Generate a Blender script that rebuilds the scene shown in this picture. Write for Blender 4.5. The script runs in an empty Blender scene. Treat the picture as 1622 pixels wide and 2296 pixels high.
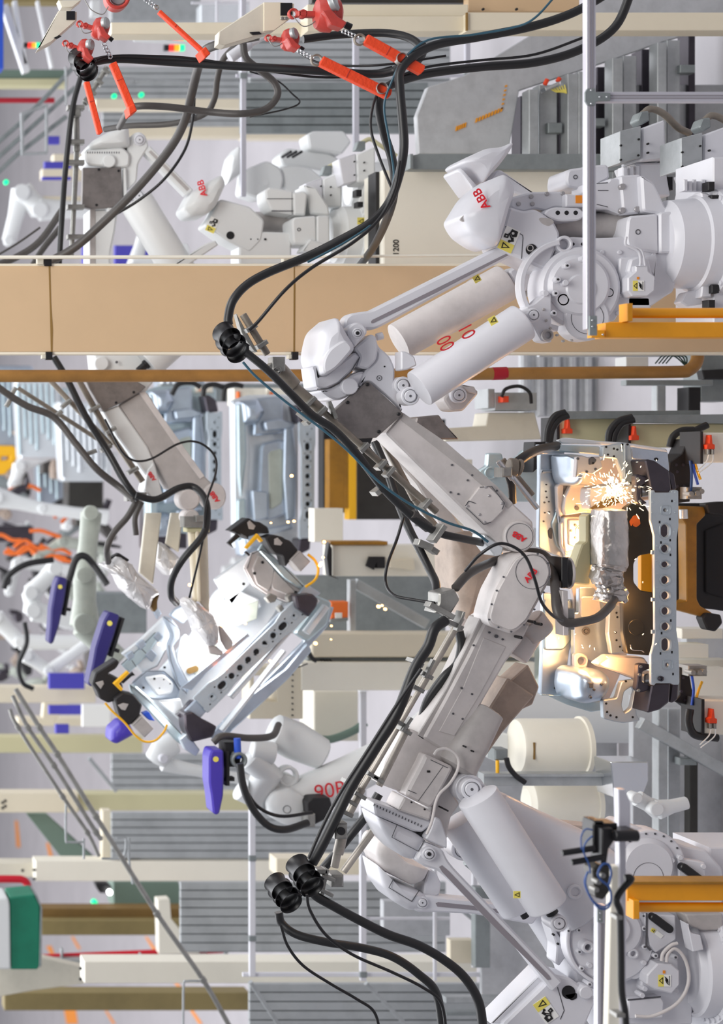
import bpy, math, random
from mathutils import Vector as V, Matrix
from mathutils.geometry import tessellate_polygon
random.seed(7)
sc = bpy.context.scene
col = sc.collection
# ---------------------------------------------------------------- camera (turned on its side, as the photograph is)
F, VX, VY, CZ = 4400.0, -500.0, 1050.0, 7.8      # focal length in px, principal point in px, camera height in m
cam = bpy.data.objects.new('camera', bpy.data.cameras.new('camera'))
col.objects.link(cam)
cam.matrix_world = Matrix(((0, 1, 0, 0), (0, 0, -1, 0), (-1, 0, 0, CZ), (0, 0, 0, 1)))
cam.data.sensor_fit = 'HORIZONTAL'; cam.data.sensor_width = 36
cam.data.lens = F * 36 / 1622
cam.data.shift_x = (811 - VX) / 1622; cam.data.shift_y = -(1148 - VY) / 1622
cam.data.clip_end = 300
cam.data.dof.use_dof = True; cam.data.dof.focus_distance = 12.3; cam.data.dof.aperture_fstop = F * 36 / 1622 / 1000 / 0.043
sc.camera = cam
# ---------------------------------------------------------------- light
sc.view_settings.view_transform = 'Standard'; sc.view_settings.look = 'None'
sc.view_settings.gamma = 1; sc.view_settings.use_curve_mapping = False
sc.view_settings.exposure = 0.0
w = bpy.data.worlds.new('hall_light'); sc.world = w; w.use_nodes = True
bg = w.node_tree.nodes['Background']; bg.inputs[0].default_value = (0.90, 0.92, 1.0, 1); bg.inputs[1].default_value = 0.31
def area(name, loc, to, sx, sy, e, c=(1, 1, 1)):
    l = bpy.data.lights.new(name, 'AREA'); l.shape = 'RECTANGLE'; l.size = sx; l.size_y = sy; l.energy = e; l.color = c
    o = bpy.data.objects.new(name, l); col.objects.link(o); o.location = loc
    o.rotation_euler = (V(to) - V(loc)).to_track_quat('-Z', 'Y').to_euler(); return o
area('skylight_front', (2.5, 7, 13), (0, 13, 2), 9, 5, 1080, (1, 0.98, 0.95))
area('skylight_rear', (-1, 26, 15), (-1, 24, 0), 24, 20, 4700, (0.95, 0.97, 1))
area('added_fill_far', (-4, 50, 16), (-4, 50, 0), 44, 30, 5500, (1, .97, .98))  # unseen fill lamp added to brighten the far floor
area('skylight_right', (11, 12, 9), (0, 13, 2), 6, 8, 220, (1, 0.98, 0.96))

# ---------------------------------------------------------------- helpers
RG = {0: (0, 0, 1), 1: (0, 0, .3453), 2: (530, 0, .3453), 3: (1000, 0, .3835), 4: (0, 560, .3453), 5: (460, 560, .3453), 6: (1000, 500, .3835),
      7: (0, 1100, .3453), 8: (500, 1100, .3453), 9: (1000, 960, .3835), 10: (0, 1640, .3453), 11: (460, 1600, .3699), 12: (1000, 1580, .3835),
      13: (680, 560, .18496), 14: (900, 640, .21578), 15: (200, 1150, .23952), 16: (480, 1150, .17857), 17: (0, 850, .19593), 18: (1190, 970, .15684),
      19: (1020, 330, .17263), 20: (1220, 360, .24784), 21: (820, 1600, .18496), 22: (1220, 1800, .24784), 23: (1400, 1000, .2789), 24: (460, 660, .18496)}
def T(k, s):
    ox, oy, c = RG[k]; out = []
    for t in s.split():
        v = [float(q) for q in t.split(',')]
        p = (ox + v[0] * c, oy + v[1] * c)
        if len(v) > 2: p += (v[2] * c,)
        out.append(p)
    return out
def FX(d): return VX + CZ * F / d      # picture X of the floor at depth d
def P(X, Y, d): return V(((VY - Y) * d / F, d, CZ + (VX - X) * d / F))
def lin(c): return c / 12.92 if c <= .04045 else ((c + .055) / 1.055) ** 2.4
MATS = {}
def mat(name, hexc, rough=.5, metal=0.0, dirt=0.0, scale=3.0, dirtcol=None, bump=0.0, coat=0.0, spec=.5, bscale=None):
    m = bpy.data.materials.new(name); m.use_nodes = True; nt = m.node_tree; b = nt.nodes['Principled BSDF']
    c = tuple(lin(int(hexc[i:i + 2], 16) / 255) for i in (0, 2, 4)) + (1,)
    b.inputs['Base Color'].default_value = c; b.inputs['Roughness'].default_value = rough; b.inputs['Metallic'].default_value = metal
    b.inputs['Coat Weight'].default_value = coat; b.inputs['Specular IOR Level'].default_value = spec
    if dirt or bump:
        tc = nt.nodes.new('ShaderNodeTexCoord')
        n = nt.nodes.new('ShaderNodeTexNoise'); n.inputs['Scale'].default_value = scale; n.inputs['Detail'].default_value = 6; n.inputs['Roughness'].default_value = .65
        nt.links.new(tc.outputs['Object'], n.inputs['Vector'])
    if dirt:
        r = nt.nodes.new('ShaderNodeValToRGB'); r.color_ramp.elements[0].position = .42; r.color_ramp.elements[1].position = .72
        mx = nt.nodes.new('ShaderNodeMix'); mx.data_type = 'RGBA'
        d = dirtcol or tuple(q * (1 - dirt) for q in c[:3]); d = tuple(d)[:3] + (1,)
        mx.inputs[6].default_value = c; mx.inputs[7].default_value = d
        nt.links.new(n.outputs['Fac'], r.inputs[0]); nt.links.new(r.outputs[0], mx.inputs[0]); nt.links.new(mx.outputs[2], b.inputs['Base Color'])
    if bump:
        n2 = nt.nodes.new('ShaderNodeTexNoise'); n2.inputs['Scale'].default_value = bscale or scale; n2.inputs['Detail'].default_value = 3
        nt.links.new(tc.outputs['Object'], n2.inputs['Vector'])
        bp = nt.nodes.new('ShaderNodeBump'); bp.inputs['Strength'].default_value = bump; bp.inputs['Distance'].default_value = .02
        nt.links.new(n2.outputs['Fac'], bp.inputs['Height']); nt.links.new(bp.outputs[0], b.inputs['Normal'])
    MATS[name] = m; return m
def emit(name, hexc, s):
    m = bpy.data.materials.new(name); m.use_nodes = True; b = m.node_tree.nodes['Principled BSDF']
    c = tuple(lin(int(hexc[i:i + 2], 16) / 255) for i in (0, 2, 4)) + (1,)
    b.inputs['Base Color'].default_value = c; b.inputs['Emission Color'].default_value = c; b.inputs['Emission Strength'].default_value = s
    MATS[name] = m; return m
mat('white', 'dadae0', .32, dirt=.06, scale=2.5); mat('white_worn', 'd8d2d0', .45, dirt=.2, scale=4)
mat('white_far', 'dfe1e1', .45); mat('grey_arm', 'b9b4b2', .45, dirt=.22, scale=5); mat('dirt_and_glow_arm', 'ab9a8d', .5, dirt=.35, scale=5); mat('greenish', 'b4bab0', .5, dirt=.25, scale=3)  # the brown arm tone mixes real dirt with painted orange weld light
mat('seam', '55555a', .6); mat('steel_plate', '8b8583', .42, .55, dirt=.35, scale=9); mat('groove', '8c868c', .5)
mat('rubber', '1b1b1d', .42); mat('rubber_grey', '4a4644', .45, dirt=.3, scale=4); mat('black', '151417', .4); mat('black_matt', '1d1b1e', .6, dirt=.4, scale=6)
mat('bolt', 'a9a6a8', .35, .4); mat('dark_hole', '17161a', .7)
mat('chrome', 'c9ccd0', .18, .9); mat('zinc', '9d9c98', .38, .6, dirt=.3, scale=10); mat('rail_tube', 'b4ada4', .4, .3, dirt=.3, scale=8); mat('conduit', '8d8479', .42, .35, dirt=.35, scale=6)
mat('alu', 'c6c5ce', .3, .25); mat('galv', 'aeb2b4', .42, .35, dirt=.22, scale=7, bump=.08); mat('galv_dark', '8e9596', .45, .3, dirt=.25, scale=5)
mat('galv_panel', 'c2c4c7', .5, .2, dirt=.16, scale=8, bump=.1, bscale=40)
mat('tan', 'd2b48f', .5, dirt=.06, scale=1.5); mat('tan_edge', 'efe6d2', .5); mat('stain', '8a6a35', .7)
mat('pipe_brown', 'a87b3f', .45, dirt=.35, scale=3); mat('red_band', 'a81428', .5); mat('pipe_red', 'c8102a', .4)
mat('beige', 'e3d9c2', .5, dirt=.06, scale=2); mat('beige_pale', 'efeadb', .5, dirt=.04, scale=2); mat('beige_dirty', 'd8d2c2', .5, dirt=.15, scale=3)
mat('olive', '8a7b50', .6, dirt=.2, scale=2); mat('brown', '7c6030', .6, dirt=.2, scale=2); mat('olive_pale', 'c9c49e', .55)
mat('yellow', 'f0a010', .42, dirt=.1, scale=5); mat('yellow_bright', 'f5b81a', .4); mat('yellow_dark', 'a5731a', .45, dirt=.35, scale=5)
mat('orange', 'e8461c', .6, bump=.25, scale=60); mat('orange_pale', 'f0762f', .6); mat('red_metal', 'c2443c', .42, dirt=.25, scale=8)
mat('purple', '4a3ab0', .38); mat('purple_dark', '2a226c', .45); mat('indigo_panel', '4b46b4', .5); mat('blue_bright', '2a55c8', .4); mat('blue_hose', '2c4e8c', .4); mat('teal_hose', '2f5566', .4)
mat('green_box', '157a5e', .5, dirt=.2, scale=4); mat('green_grey', '6f8478', .55); mat('green_led_body', '1f3a30', .5)
mat('label_white', 'f2f2ee', .5); mat('label_yellow', 'efe06a', .5); mat('label_orange', 'f09020', .5); mat('ink', '101010', .6); mat('red_ink', 'd3202c', .5); mat('red_logo', 'e8202e', .5)
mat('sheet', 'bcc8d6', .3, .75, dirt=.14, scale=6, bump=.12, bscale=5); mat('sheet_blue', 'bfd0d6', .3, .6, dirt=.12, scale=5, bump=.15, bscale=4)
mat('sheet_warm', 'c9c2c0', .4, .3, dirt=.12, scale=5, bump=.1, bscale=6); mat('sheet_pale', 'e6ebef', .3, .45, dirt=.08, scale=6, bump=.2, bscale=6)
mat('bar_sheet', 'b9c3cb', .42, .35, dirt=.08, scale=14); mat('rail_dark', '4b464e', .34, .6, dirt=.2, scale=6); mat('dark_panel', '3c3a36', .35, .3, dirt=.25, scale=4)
mat('foil', 'c9c5c2', .3, .7, dirt=.2, scale=4, bump=.9, bscale=9); mat('foil_far', 'd8d6d6', .4, .4, dirt=.15, scale=5, bump=.8, bscale=8)
mat('concrete', 'b8b4b8', .35, dirt=.14, scale=.6); mat('mesh_grey', 'b0b4b6', .5, .2, dirt=.2, scale=3)
emit('spark', 'ffe2b0', 7); emit('spark_orange', 'ffb870', 8); emit('led_green', '10d890', 1.3); emit('lamp_white', 'ffffff', 6); emit('led_red', 'f03020', 1.1); emit('led_amber', 'ff9a20', 1.1)

def rnd(pts, r=0, n=4):
    out = []; N = len(pts)
    for i in range(N):
        p = pts[i]; ri = p[2] if len(p) > 2 else r
        a = V(pts[i - 1][:2]); b = V(p[:2]); c = V(pts[(i + 1) % N][:2])
        la, lc = (a - b).length, (c - b).length; ri = min(ri, la * .48, lc * .48)
        if ri < .4 or la < 1e-6 or lc < 1e-6: out.append((b.x, b.y)); continue
        s, e = b + (a - b) * (ri / la), b + (c - b) * (ri / lc)
        for k in range(n + 1):
            t = k / n; q = s * (1 - t) ** 2 + b * 2 * t * (1 - t) + e * t * t; out.append((q.x, q.y))
    return out
def inset(pts, b):
    N = len(pts); A = sum(pts[i - 1][0] * pts[i][1] - pts[i][0] * pts[i - 1][1] for i in range(N)); sg = 1 if A > 0 else -1; out = []
    for i in range(N):
        p, q, r = V(pts[i - 1]), V(pts[i]), V(pts[(i + 1) % N]); u = (q - p); w_ = (r - q)
        if u.length < 1e-6: u = w_
        if w_.length < 1e-6: w_ = u
        u = u.normalized(); w_ = w_.normalized()
        n = V((-(u.y + w_.y), u.x + w_.x)) * sg
        if n.length < .2: n = V((-u.y, u.x)) * sg
        n.normalize(); c = max(.45, n.dot(V((-u.y, u.x)) * sg)); o = q + n * (b / c); out.append((o.x, o.y))
    return out
def circ(X, Y, r, n=24, ry=None, a0=0, a1=360):
    ry = ry or r; m = n if a1 - a0 >= 360 else n + 1
    return [(X + r * math.cos(math.radians(a0 + (a1 - a0) * i / n)), Y + ry * math.sin(math.radians(a0 + (a1 - a0) * i / n))) for i in range(m)]
def capsule(X, Y, w_, h, n=8):   # slot, half width w_, half height h, long side along Y
    r = w_; return [(X + r * math.cos(t), Y + h - r + r * math.sin(t)) for t in [math.pi * i / n for i in range(n + 1)]] + \
        [(X + r * math.cos(t), Y - h + r + r * math.sin(t)) for t in [math.pi + math.pi * i / n for i in range(n + 1)]]
import re
PAT = re.compile('hole|groove|seam|notch|dimple|dowel|stitch|pictogram|triangle|chain|rim$|_ring$|lug|lead')
class B:
    def __init__(s): s.v = []; s.f = []
    def add(s, vs, fs):
        o = len(s.v); s.v += [V(v) for v in vs]; s.f += [tuple(i + o for i in f) for f in fs]
    def prism(s, pts, d, t, b=2, r=0, holes=(), n=4):
        """outline in px at depth d (front), real thickness t metres, front edge chamfer b px"""
        pts = rnd(pts, r, n); k = d / F; bm = b * k
        loops = [pts] + [list(h) for h in holes]; fr = []; base = len(s.v); idx = []
        for li, L in enumerate(loops):
            inn = inset(L, b) if (b and li == 0) else (inset(L, -b) if b and li else L)
            if b == 0: inn = L
            o = len(s.v); N = len(L)
            for q in inn: s.v.append(P(q[0], q[1], d))
            for q in L: p = P(q[0], q[1], d); p.y += bm; s.v.append(p)
            for q in L: p = P(q[0], q[1], d); p.y += max(t, bm * 1.5); s.v.append(p)
            for i in range(N):
                j = (i + 1) % N
                s.f.append((o + i, o + j, o + N + j, o + N + i)); s.f.append((o + N + i, o + N + j, o + 2 * N + j, o + 2 * N + i))
            fr.append([V((q[0], q[1], 0)) for q in inn]); idx += [(o + i, o + 2 * N + i) for i in range(N)]
        if len(loops) == 1:
            N = len(pts)
            for tri in tessellate_polygon(fr):
                s.f.append(tuple(idx[i][0] for i in tri)); s.f.append(tuple(idx[i][1] for i in reversed(tri)))
        else:
            for tri in tessellate_polygon(fr):
                s.f.append(tuple(idx[i][0] for i in tri)); s.f.append(tuple(idx[i][1] for i in reversed(tri)))
        return s
    def disc(s, X, Y, d, r, t=.03, b=2, n=24, ry=None): return s.prism(circ(X, Y, r, n, ry), d, t, b)
    def ring(s, X, Y, d, r, ri, t=.03, b=1, n=28): return s.prism(circ(X, Y, r, n), d, t, b, holes=[circ(X, Y, ri, n)])
    def lathe(s, a, b, prof, n=28, caps=True):
        """a, b world points; prof [(fraction along, radius m)]"""
        ax = (b - a); z = ax.normalized(); x = z.orthogonal().normalized(); y = z.cross(x); o = len(s.v); m = len(prof)
        for f, r in prof:
            for i in range(n):
                t = 2 * math.pi * i / n; s.v.append(a + ax * f + (x * math.cos(t) + y * math.sin(t)) * r)
        for k in range(m - 1):
            for i in range(n):
                j = (i + 1) % n; s.f.append((o + k * n + i, o + k * n + j, o + (k + 1) * n + j, o + (k + 1) * n + i))
        if caps: s.f.append(tuple(o + i for i in reversed(range(n)))); s.f.append(tuple(o + (m - 1) * n + i for i in range(n)))
        return s
    def cyl(s, a, b, r, r2=None, n=20, e=.06):
        """a, b (X,Y,d); radius px at a's depth; slightly rounded ends"""
        k = a[2] / F; r *= k; r2 = r if r2 is None else r2 * k; A, C = P(*a), P(*b); L = (C - A).length; e_ = min(.3, e * r / max(L, 1e-6) * 4)
        return s.lathe(A, C, [(0, r * .9), (e_ * .35, r * .98), (e_, r), (1 - e_, r2), (1 - e_ * .35, r2 * .98), (1, r2 * .9)], n)
    def tube(s, path, r, n=10, sub=6, d=None, flat=None):
        pts = [P(p[0], p[1], p[2] if len(p) > 2 else d) for p in path]; dm = path[0][2] if len(path[0]) > 2 else d; r = r * dm / F
        if len(pts) > 2 and sub > 1:
            q = [pts[0] * 2 - pts[1]] + pts + [pts[-1] * 2 - pts[-2]]; out = []
            for i in range(1, len(q) - 2):
                for k in range(sub):
                    t = k / sub; a, b, c, e = q[i - 1], q[i], q[i + 1], q[i + 2]
                    out.append(.5 * (2 * b + (c - a) * t + (2 * a - 5 * b + 4 * c - e) * t * t + (3 * b - a - 3 * c + e) * t ** 3))
            pts = out + [pts[-1]]
        o = len(s.v); m = len(pts); up = None
        for i, p in enumerate(pts):
            z = (pts[min(i + 1, m - 1)] - pts[max(i - 1, 0)]).normalized()
            x = z.orthogonal() if up is None else (up - z * up.dot(z)); x.normalize(); up = x; y = z.cross(x)
            for k in range(n):
                t = 2 * math.pi * k / n; s.v.append(p + (x * math.cos(t) + y * math.sin(t)) * r)
        for i in range(m - 1):
            for k in range(n):
                j = (k + 1) % n; s.f.append((o + i * n + k, o + i * n + j, o + (i + 1) * n + j, o + (i + 1) * n + k))
        s.f.append(tuple(o + k for k in reversed(range(n)))); s.f.append(tuple(o + (m - 1) * n + k for k in range(n)))
        return s
    def bar(s, a, b, w_, t, d=None, bev=1.5, d2=None):
        """rectangular bar a->b in the picture plane, full width w_ px, thickness t m (front at depth d)"""
        A, C = V(a[:2]), V(b[:2]); u = (C - A).normalized(); q = V((-u.y, u.x)) * (w_ / 2)
        return s.prism([tuple(A + q), tuple(C + q), tuple(C - q), tuple(A - q)], d, t, bev)
    def beam(s, a, b, w_, t):
        """square beam between two (X,Y,d) points, w_ px wide in the picture, t m thick"""
        A, C = P(*a), P(*b); z = (C - A).normalized(); y = V((0, 1, 0)) - z * z.y
        if y.length < .1: y = V((1, 0, 0)) - z * z.x
        y.normalize(); x = z.cross(y); h = w_ * a[2] / F / 2; vs = []
        for p in (A, C): vs += [p + x * h + y * t / 2, p - x * h + y * t / 2, p - x * h - y * t / 2, p + x * h - y * t / 2]
        s.add(vs, [(3, 2, 1, 0), (4, 5, 6, 7)] + [(i, (i + 1) % 4, 4 + (i + 1) % 4, 4 + i) for i in range(4)]); return s
    def box(s, X0, Y0, X1, Y1, d, t, b=1.5): return s.prism([(X0, Y0), (X1, Y0), (X1, Y1), (X0, Y1)], d, t, b)
    def loft(s, secs, e=2.6, n=24, dome=(.3, .3)):
        """secs [(X,Y,d,half width px,half depth m)] -> rounded limb"""
        S = [(P(q[0], q[1], q[2]), q[3] * q[2] / F, q[4]) for q in secs]
        def endr(i, j, k):
            p, w_, t = S[i]; dr = (p - S[j][0]).normalized(); L = min(w_, t) * k
            return [(p + dr * L * math.sin(a), w_ * math.cos(a) * .9 + w_ * .1 * (1 - math.sin(a)), t * math.cos(a) * .9 + t * .1 * (1 - math.sin(a))) for a in (.5, 1.0, 1.35)]
        if dome[0]: S = list(reversed(endr(0, 1, dome[0]))) + S
        if dome[1]: S = S + endr(-1, -2, dome[1])
        m = len(S); o = len(s.v)
        for i, (p, w_, t) in enumerate(S):
            z = (S[min(i + 1, m - 1)][0] - S[max(i - 1, 0)][0]).normalized(); y = V((0, 1, 0)); y = (y - z * z.dot(y)).normalized(); x = z.cross(y)
            for k in range(n):
                a = 2 * math.pi * k / n; ca, sa = math.cos(a), math.sin(a)
                f = lambda c: math.copysign(abs(c) ** (2 / e), c)
                s.v.append(p + x * f(ca) * w_ + y * f(sa) * t)
        for i in range(m - 1):
            for k in range(n):
                j = (k + 1) % n; s.f.append((o + i * n + k, o + i * n + j, o + (i + 1) * n + j, o + (i + 1) * n + k))
        s.f.append(tuple(o + k for k in reversed(range(n)))); s.f.append(tuple(o + (m - 1) * n + k for k in range(n)))
        return s
    def pillow(s, pts, d, t, lift, r=6, rings=5, n=4):
        """outline in px; front face domed towards the camera by lift metres, body t metres deep"""
        pts = rnd(pts, r, n); N = len(pts); cx = sum(p[0] for p in pts) / N; cy = sum(p[1] for p in pts) / N; o = len(s.v)
        for p in pts: q = P(p[0], p[1], d); q.y += t; s.v.append(q)
        for k in range(rings):
            a = k / (rings) * math.pi / 2; c = math.cos(a); c = .25 + .75 * c if k else 1
            for p in pts:
                q = P(cx + (p[0] - cx) * c, cy + (p[1] - cy) * c, d); q.y -= lift * math.sin(a); s.v.append(q)
        for k in range(rings):
            for i in range(N):
                j = (i + 1) % N; s.f.append((o + k * N + i, o + k * N + j, o + (k + 1) * N + j, o + (k + 1) * N + i))
        q = P(cx, cy, d); q.y -= lift * 1.02; s.v.append(q); c_ = len(s.v) - 1
        for i in range(N): s.f.append((o + rings * N + i, o + rings * N + (i + 1) % N, c_))
        s.f.append(tuple(o + i for i in reversed(range(N)))); return s
    def jit(s, a):
        rr = random.Random(5)
        for i, v in enumerate(s.v): s.v[i] = v + V((rr.uniform(-a, a), rr.uniform(-a, a), rr.uniform(-a, a)))
        return s
    def bolts(s, pts, d, r=3, t=.02):
        for p in pts: s.disc(p[0], p[1], d, r, t, min(1, r * .3), 10)
        return s
    def build(s, name, m, parent=None, label=None, angle=35, **props):
        if parent is not None and 'kind' not in props and not PAT.search(name):
            gs = s.groups()
            if 1 < len(gs) <= 24:
                os_ = []
                for idx in gs:
                    b = B(); mp = {}
                    for i in idx: mp[i] = len(b.v); b.v.append(s.v[i])
                    b.f = [tuple(mp[i] for i in f) for f in s.f if f[0] in mp]; os_.append((len(b.v), b.mesh(name, m, parent, label, angle)))
                return max(os_, key=lambda q: q[0])[1]
        return s.mesh(name, m, parent, label, angle, **props)
    def groups(s):
        p = list(range(len(s.v)))
        def fd(i):
            while p[i] != i: p[i] = p[p[i]]; i = p[i]
            return i
        for f in s.f:
            a = fd(f[0])
            for i in f[1:]: p[fd(i)] = a
        G = {}
        for i in range(len(s.v)): G.setdefault(fd(i), []).append(i)
        G = list(G.values()); bb = [[[f(s.v[i][k] for i in g) for k in range(3)] for f in (min, max)] for g in G]; ch = True
        while ch:
            ch = False
            for i in range(len(G)):
                for j in range(i + 1, len(G)):
                    if all(bb[i][0][k] <= bb[j][1][k] + .004 and bb[j][0][k] <= bb[i][1][k] + .004 for k in range(3)):
                        G[i] += G[j]; bb[i] = [[min(bb[i][0][k], bb[j][0][k]) for k in range(3)], [max(bb[i][1][k], bb[j][1][k]) for k in range(3)]]; del G[j]; del bb[j]; ch = True; break
                if ch: break
        return G
    def mesh(s, name, m, parent=None, label=None, angle=35, **props):
        me = bpy.data.meshes.new(name)
        lo = V((min(v.x for v in s.v), min(v.y for v in s.v), min(v.z for v in s.v))); hi = V((max(v.x for v in s.v), max(v.y for v in s.v), max(v.z for v in s.v)))
        c = (lo + hi) / 2; c.z = lo.z if parent is None else c.z
        me.from_pydata([tuple(v - c) for v in s.v], [], s.f); me.validate()
        import bmesh
        bm = bmesh.new(); bm.from_mesh(me); bmesh.ops.recalc_face_normals(bm, faces=bm.faces); bm.to_mesh(me); bm.free()
        me.materials.append(MATS[m] if isinstance(m, str) else m)
        me.polygons.foreach_set('use_smooth', [True] * len(me.polygons)); me.set_sharp_from_angle(angle=math.radians(angle))
        o = bpy.data.objects.new(name, me); col.objects.link(o)
        if parent is not None:
            o.parent = parent; pl = V(parent.location); q = parent.parent
            while q is not None: pl += V(q.location); q = q.parent
            o.location = c - pl
        else: o.location = c
        if label: o['label'] = label
        for k, v in props.items(): o[k] = v
        return o
def tag(o, label, cat, group=None):
    o['label'] = label; o['category'] = cat
    if group: o['group'] = group
    return o
def thing(name, label, cat, X, Y, d, group=None):
    o = bpy.data.objects.new(name, None); col.objects.link(o); o.location = P(X, Y, d); o.empty_display_size = .1
    return tag(o, label, cat, group)
def one(b, name, m, label, cat, group=None, **k): return tag(b.build(name, m, **k), label, cat, group)
def struct(b, name, m, **k): return b.build(name, m, kind='structure', **k)
def hose(name, path, r, label, m='rubber', d=None, cat='hose', group=None, n=10): return one(B().tube(path, r, n, 7, d), name, m, label, cat, group, angle=60)
def text(s, X, Y, d, size, ang, m, parent, name='lettering', sx=1.0, bold=.0):
    cu = bpy.data.curves.new('t', 'FONT'); cu.body = s; cu.align_x = 'CENTER'; cu.align_y = 'CENTER'; k = d / F
    cu.size = size * k * 1.38; cu.extrude = .001; cu.offset = bold * k * .9
    o = bpy.data.objects.new('t', cu); col.objects.link(o); dg = bpy.context.evaluated_depsgraph_get(); me = bpy.data.meshes.new_from_object(o.evaluated_get(dg))
    bpy.data.objects.remove(o); a = math.radians(ang); bx, by = math.cos(a), math.sin(a)
    x = V((-by, 0, -bx)); y = V((bx, 0, -by)); y = V((-(-math.cos(a)), 0, -math.sin(a))); z = V((0, -1, 0)); p = P(X, Y, d)
    pl = V((0, 0, 0)); q = parent
    while q is not None: pl += V(q.location); q = q.parent
    M = Matrix(((x.x * sx, y.x, z.x), (x.y * sx, y.y, z.y), (x.z * sx, y.z, z.z)))
    for v in me.vertices: v.co = M @ v.co
    me.materials.clear(); me.materials.append(MATS[m]); o = bpy.data.objects.new(name, me); col.objects.link(o)
    o.parent = parent; o.location = p - pl
    return o
def hub(parent, X, Y, d, r, name='pivot_cap', m='white', t=.05, dot=True):
    b = B().disc(X, Y, d, r, t, 2).disc(X, Y, d - .012, r * .62, .02, 1.5)
    o = b.build(name, m, parent)
    s_ = B().ring(X, Y, d - .001, r * .72, r * .66, .004, 0)
    if dot: s_.disc(X, Y, d - .0135, r * .14, .004, 0, 10)
    s_.build('groove', 'seam', o); return o
def seamline(parent, pts, d, w_=1.6, name='seam_line'):
    b = B()
    for i in range(len(pts) - 1): b.bar(pts[i], pts[i + 1], w_, .004, d - .002, 0)
    return b.build(name, 'seam', parent)
# ================================================================ floor
b = B(); b.add([(-60, -3, 0), (40, -3, 0), (40, 90, 0), (-60, 90, 0)], [(0, 1, 2, 3)])
fl = struct(b, 'floor', 'concrete')
# ================================================================ robot stickers
def pinch_sticker(parent, X, Y, d, s, ang):
    """white sticker with pinch pictogram, yellow warning half at the lower end; s = half length px, ang = turn of the long axis"""
    c_, s_ = math.cos(math.radians(ang)), math.sin(math.radians(ang))
    R = lambda pts: [(X + (x * c_ - y * s_) * s, Y + (x * s_ + y * c_) * s) for x, y in pts]
    o = B().prism(R([(-.62, -1), (.62, -1), (.62, 1), (-.62, 1)]), d, .004, 0).build('warning_sticker', 'label_white', parent, 'white and yellow warning sticker')
    B().prism(R([(-.62, .25), (.62, .25), (.62, 1), (-.62, 1)]), d - .002, .002, 0).build('yellow_field', 'label_yellow', o)
    k = B()
    tr = [(-.36, .36), (.36, .6), (-.3, .9)]; k.prism(R(tr), d - .004, .002, 0, holes=[list(reversed(inset(R(tr), s * .08)))])
    k.prism(R([(-.1, -.9), (.45, -.9), (.5, -.45), (.2, -.3), (-.15, -.55)]), d - .004, .002, 0, holes=[R(circ(.12, -.62, .13, 10))])
    k.bolts(R([(.1, .1)]), d - .004, s * .12, .002); k.prism(R([(.15, -.25), (.3, -.3), (.45, 0), (.2, .12)]), d - .004, .002, 0)
    k.prism(R([(-.5, -.35), (-.15, -.42), (-.1, -.1), (-.48, -.02)]), d - .004, .002, 0, holes=[R([(-.38, -.25), (-.24, -.28), (-.22, -.17), (-.36, -.13)])])
    k.bar(R([(-.2, -.5)])[0], R([(.2, -.15)])[0], s * .1, .002, d - .004, 0)
    k.build('pictogram', 'ink', o); return o
def hot_sticker(parent, X, Y, d, h):
    """yellow triangle sticker beside a white hot-surface pictogram; h = half height px, laid along +X"""
    o = B().box(X - h * .9, Y - h, X + h * .05, Y + h, d, .003, 0).build('warning_sticker', 'label_yellow', parent, 'yellow triangle warning sticker')
    tr = [(X - h * .8, Y), (X - h * .1, Y - h * .62), (X - h * .1, Y + h * .62)]
    k = B().prism(tr, d - .002, .002, 0, holes=[list(reversed(inset(tr, h * .1)))])
    w_ = B().box(X + h * .05, Y - h, X + h * 1.25, Y + h, d, .003, 0).build('hot_surface_sticker', 'label_white', parent, 'white hot surface sticker')
    q = B().bar((X + h * 1.0, Y - h * .8), (X + h * 1.0, Y + h * .8), h * .08, .002, d - .002, 0)
    q.prism([(X + h * .15, Y - h * .75), (X + h * .4, Y - h * .6), (X + h * .8, Y - h * .2), (X + h * .75, Y + h * .1), (X + h * .5, Y + h * .25), (X + h * .3, Y + h * .05), (X + h * .32, Y - h * .4)], d - .002, .002, 0)
    for i in range(4): q.bar((X + h * .45, Y + h * (-.15 + .15 * i)), (X + h * .85, Y + h * (.1 + .2 * i)), h * .09, .002, d - .002, 0)
    k.build('triangle', 'ink', o); q.build('pictogram', 'ink', w_)
    B().box(X - h * .12, Y - h * 1.75, X + h * .3, Y - h * 1.25, d, .003, 0).build('hazard_sticker', 'label_orange', parent)
def balancer_label(parent, X, Y, d, ang, s=9):
    c_, s_ = math.cos(math.radians(ang)), math.sin(math.radians(ang)); R = lambda pts: [(X + (x * c_ - y * s_) * s, Y + (x * s_ + y * c_) * s) for x, y in pts]
    o = B().prism(R([(-1, -1), (1, -1), (1, 1), (-1, 1)]), d, .003, 0).build('warning_sticker', 'label_yellow', parent, 'small yellow warning sticker')
    tr = R([(-.8, .1), (.7, -.7), (.7, .7)]); B().prism(tr, d - .002, .002, 0, holes=[list(reversed(inset(tr, s * .16)))]).build('triangle', 'ink', o)
def balancer(parent, a, b, r, d, m='white', rodlen=26, rr=9):
    """gas balancing cylinder a->b in px"""
    A, C = V(a), V(b); u = (C - A).normalized(); k = d / F
    W = lambda p: P(p[0], p[1], d)
    o = B().lathe(W(A), W(C), [(0, .86 * r * k), (.004, r * k * .985), (.012, r * k), (.985, r * k), (.992, r * k * .995), (1, r * k * .97), (1.0, r * k * .55)], 40).build('balancing_cylinder', m, parent)
    B().lathe(W(C - u * 2), W(C + u * rodlen), [(0, rr * 1.25 * k), (.3, rr * 1.25 * k), (.32, rr * k), (1, rr * k)], 16).build('piston_rod', 'black', parent, 'dark piston rod')
    return o
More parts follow.
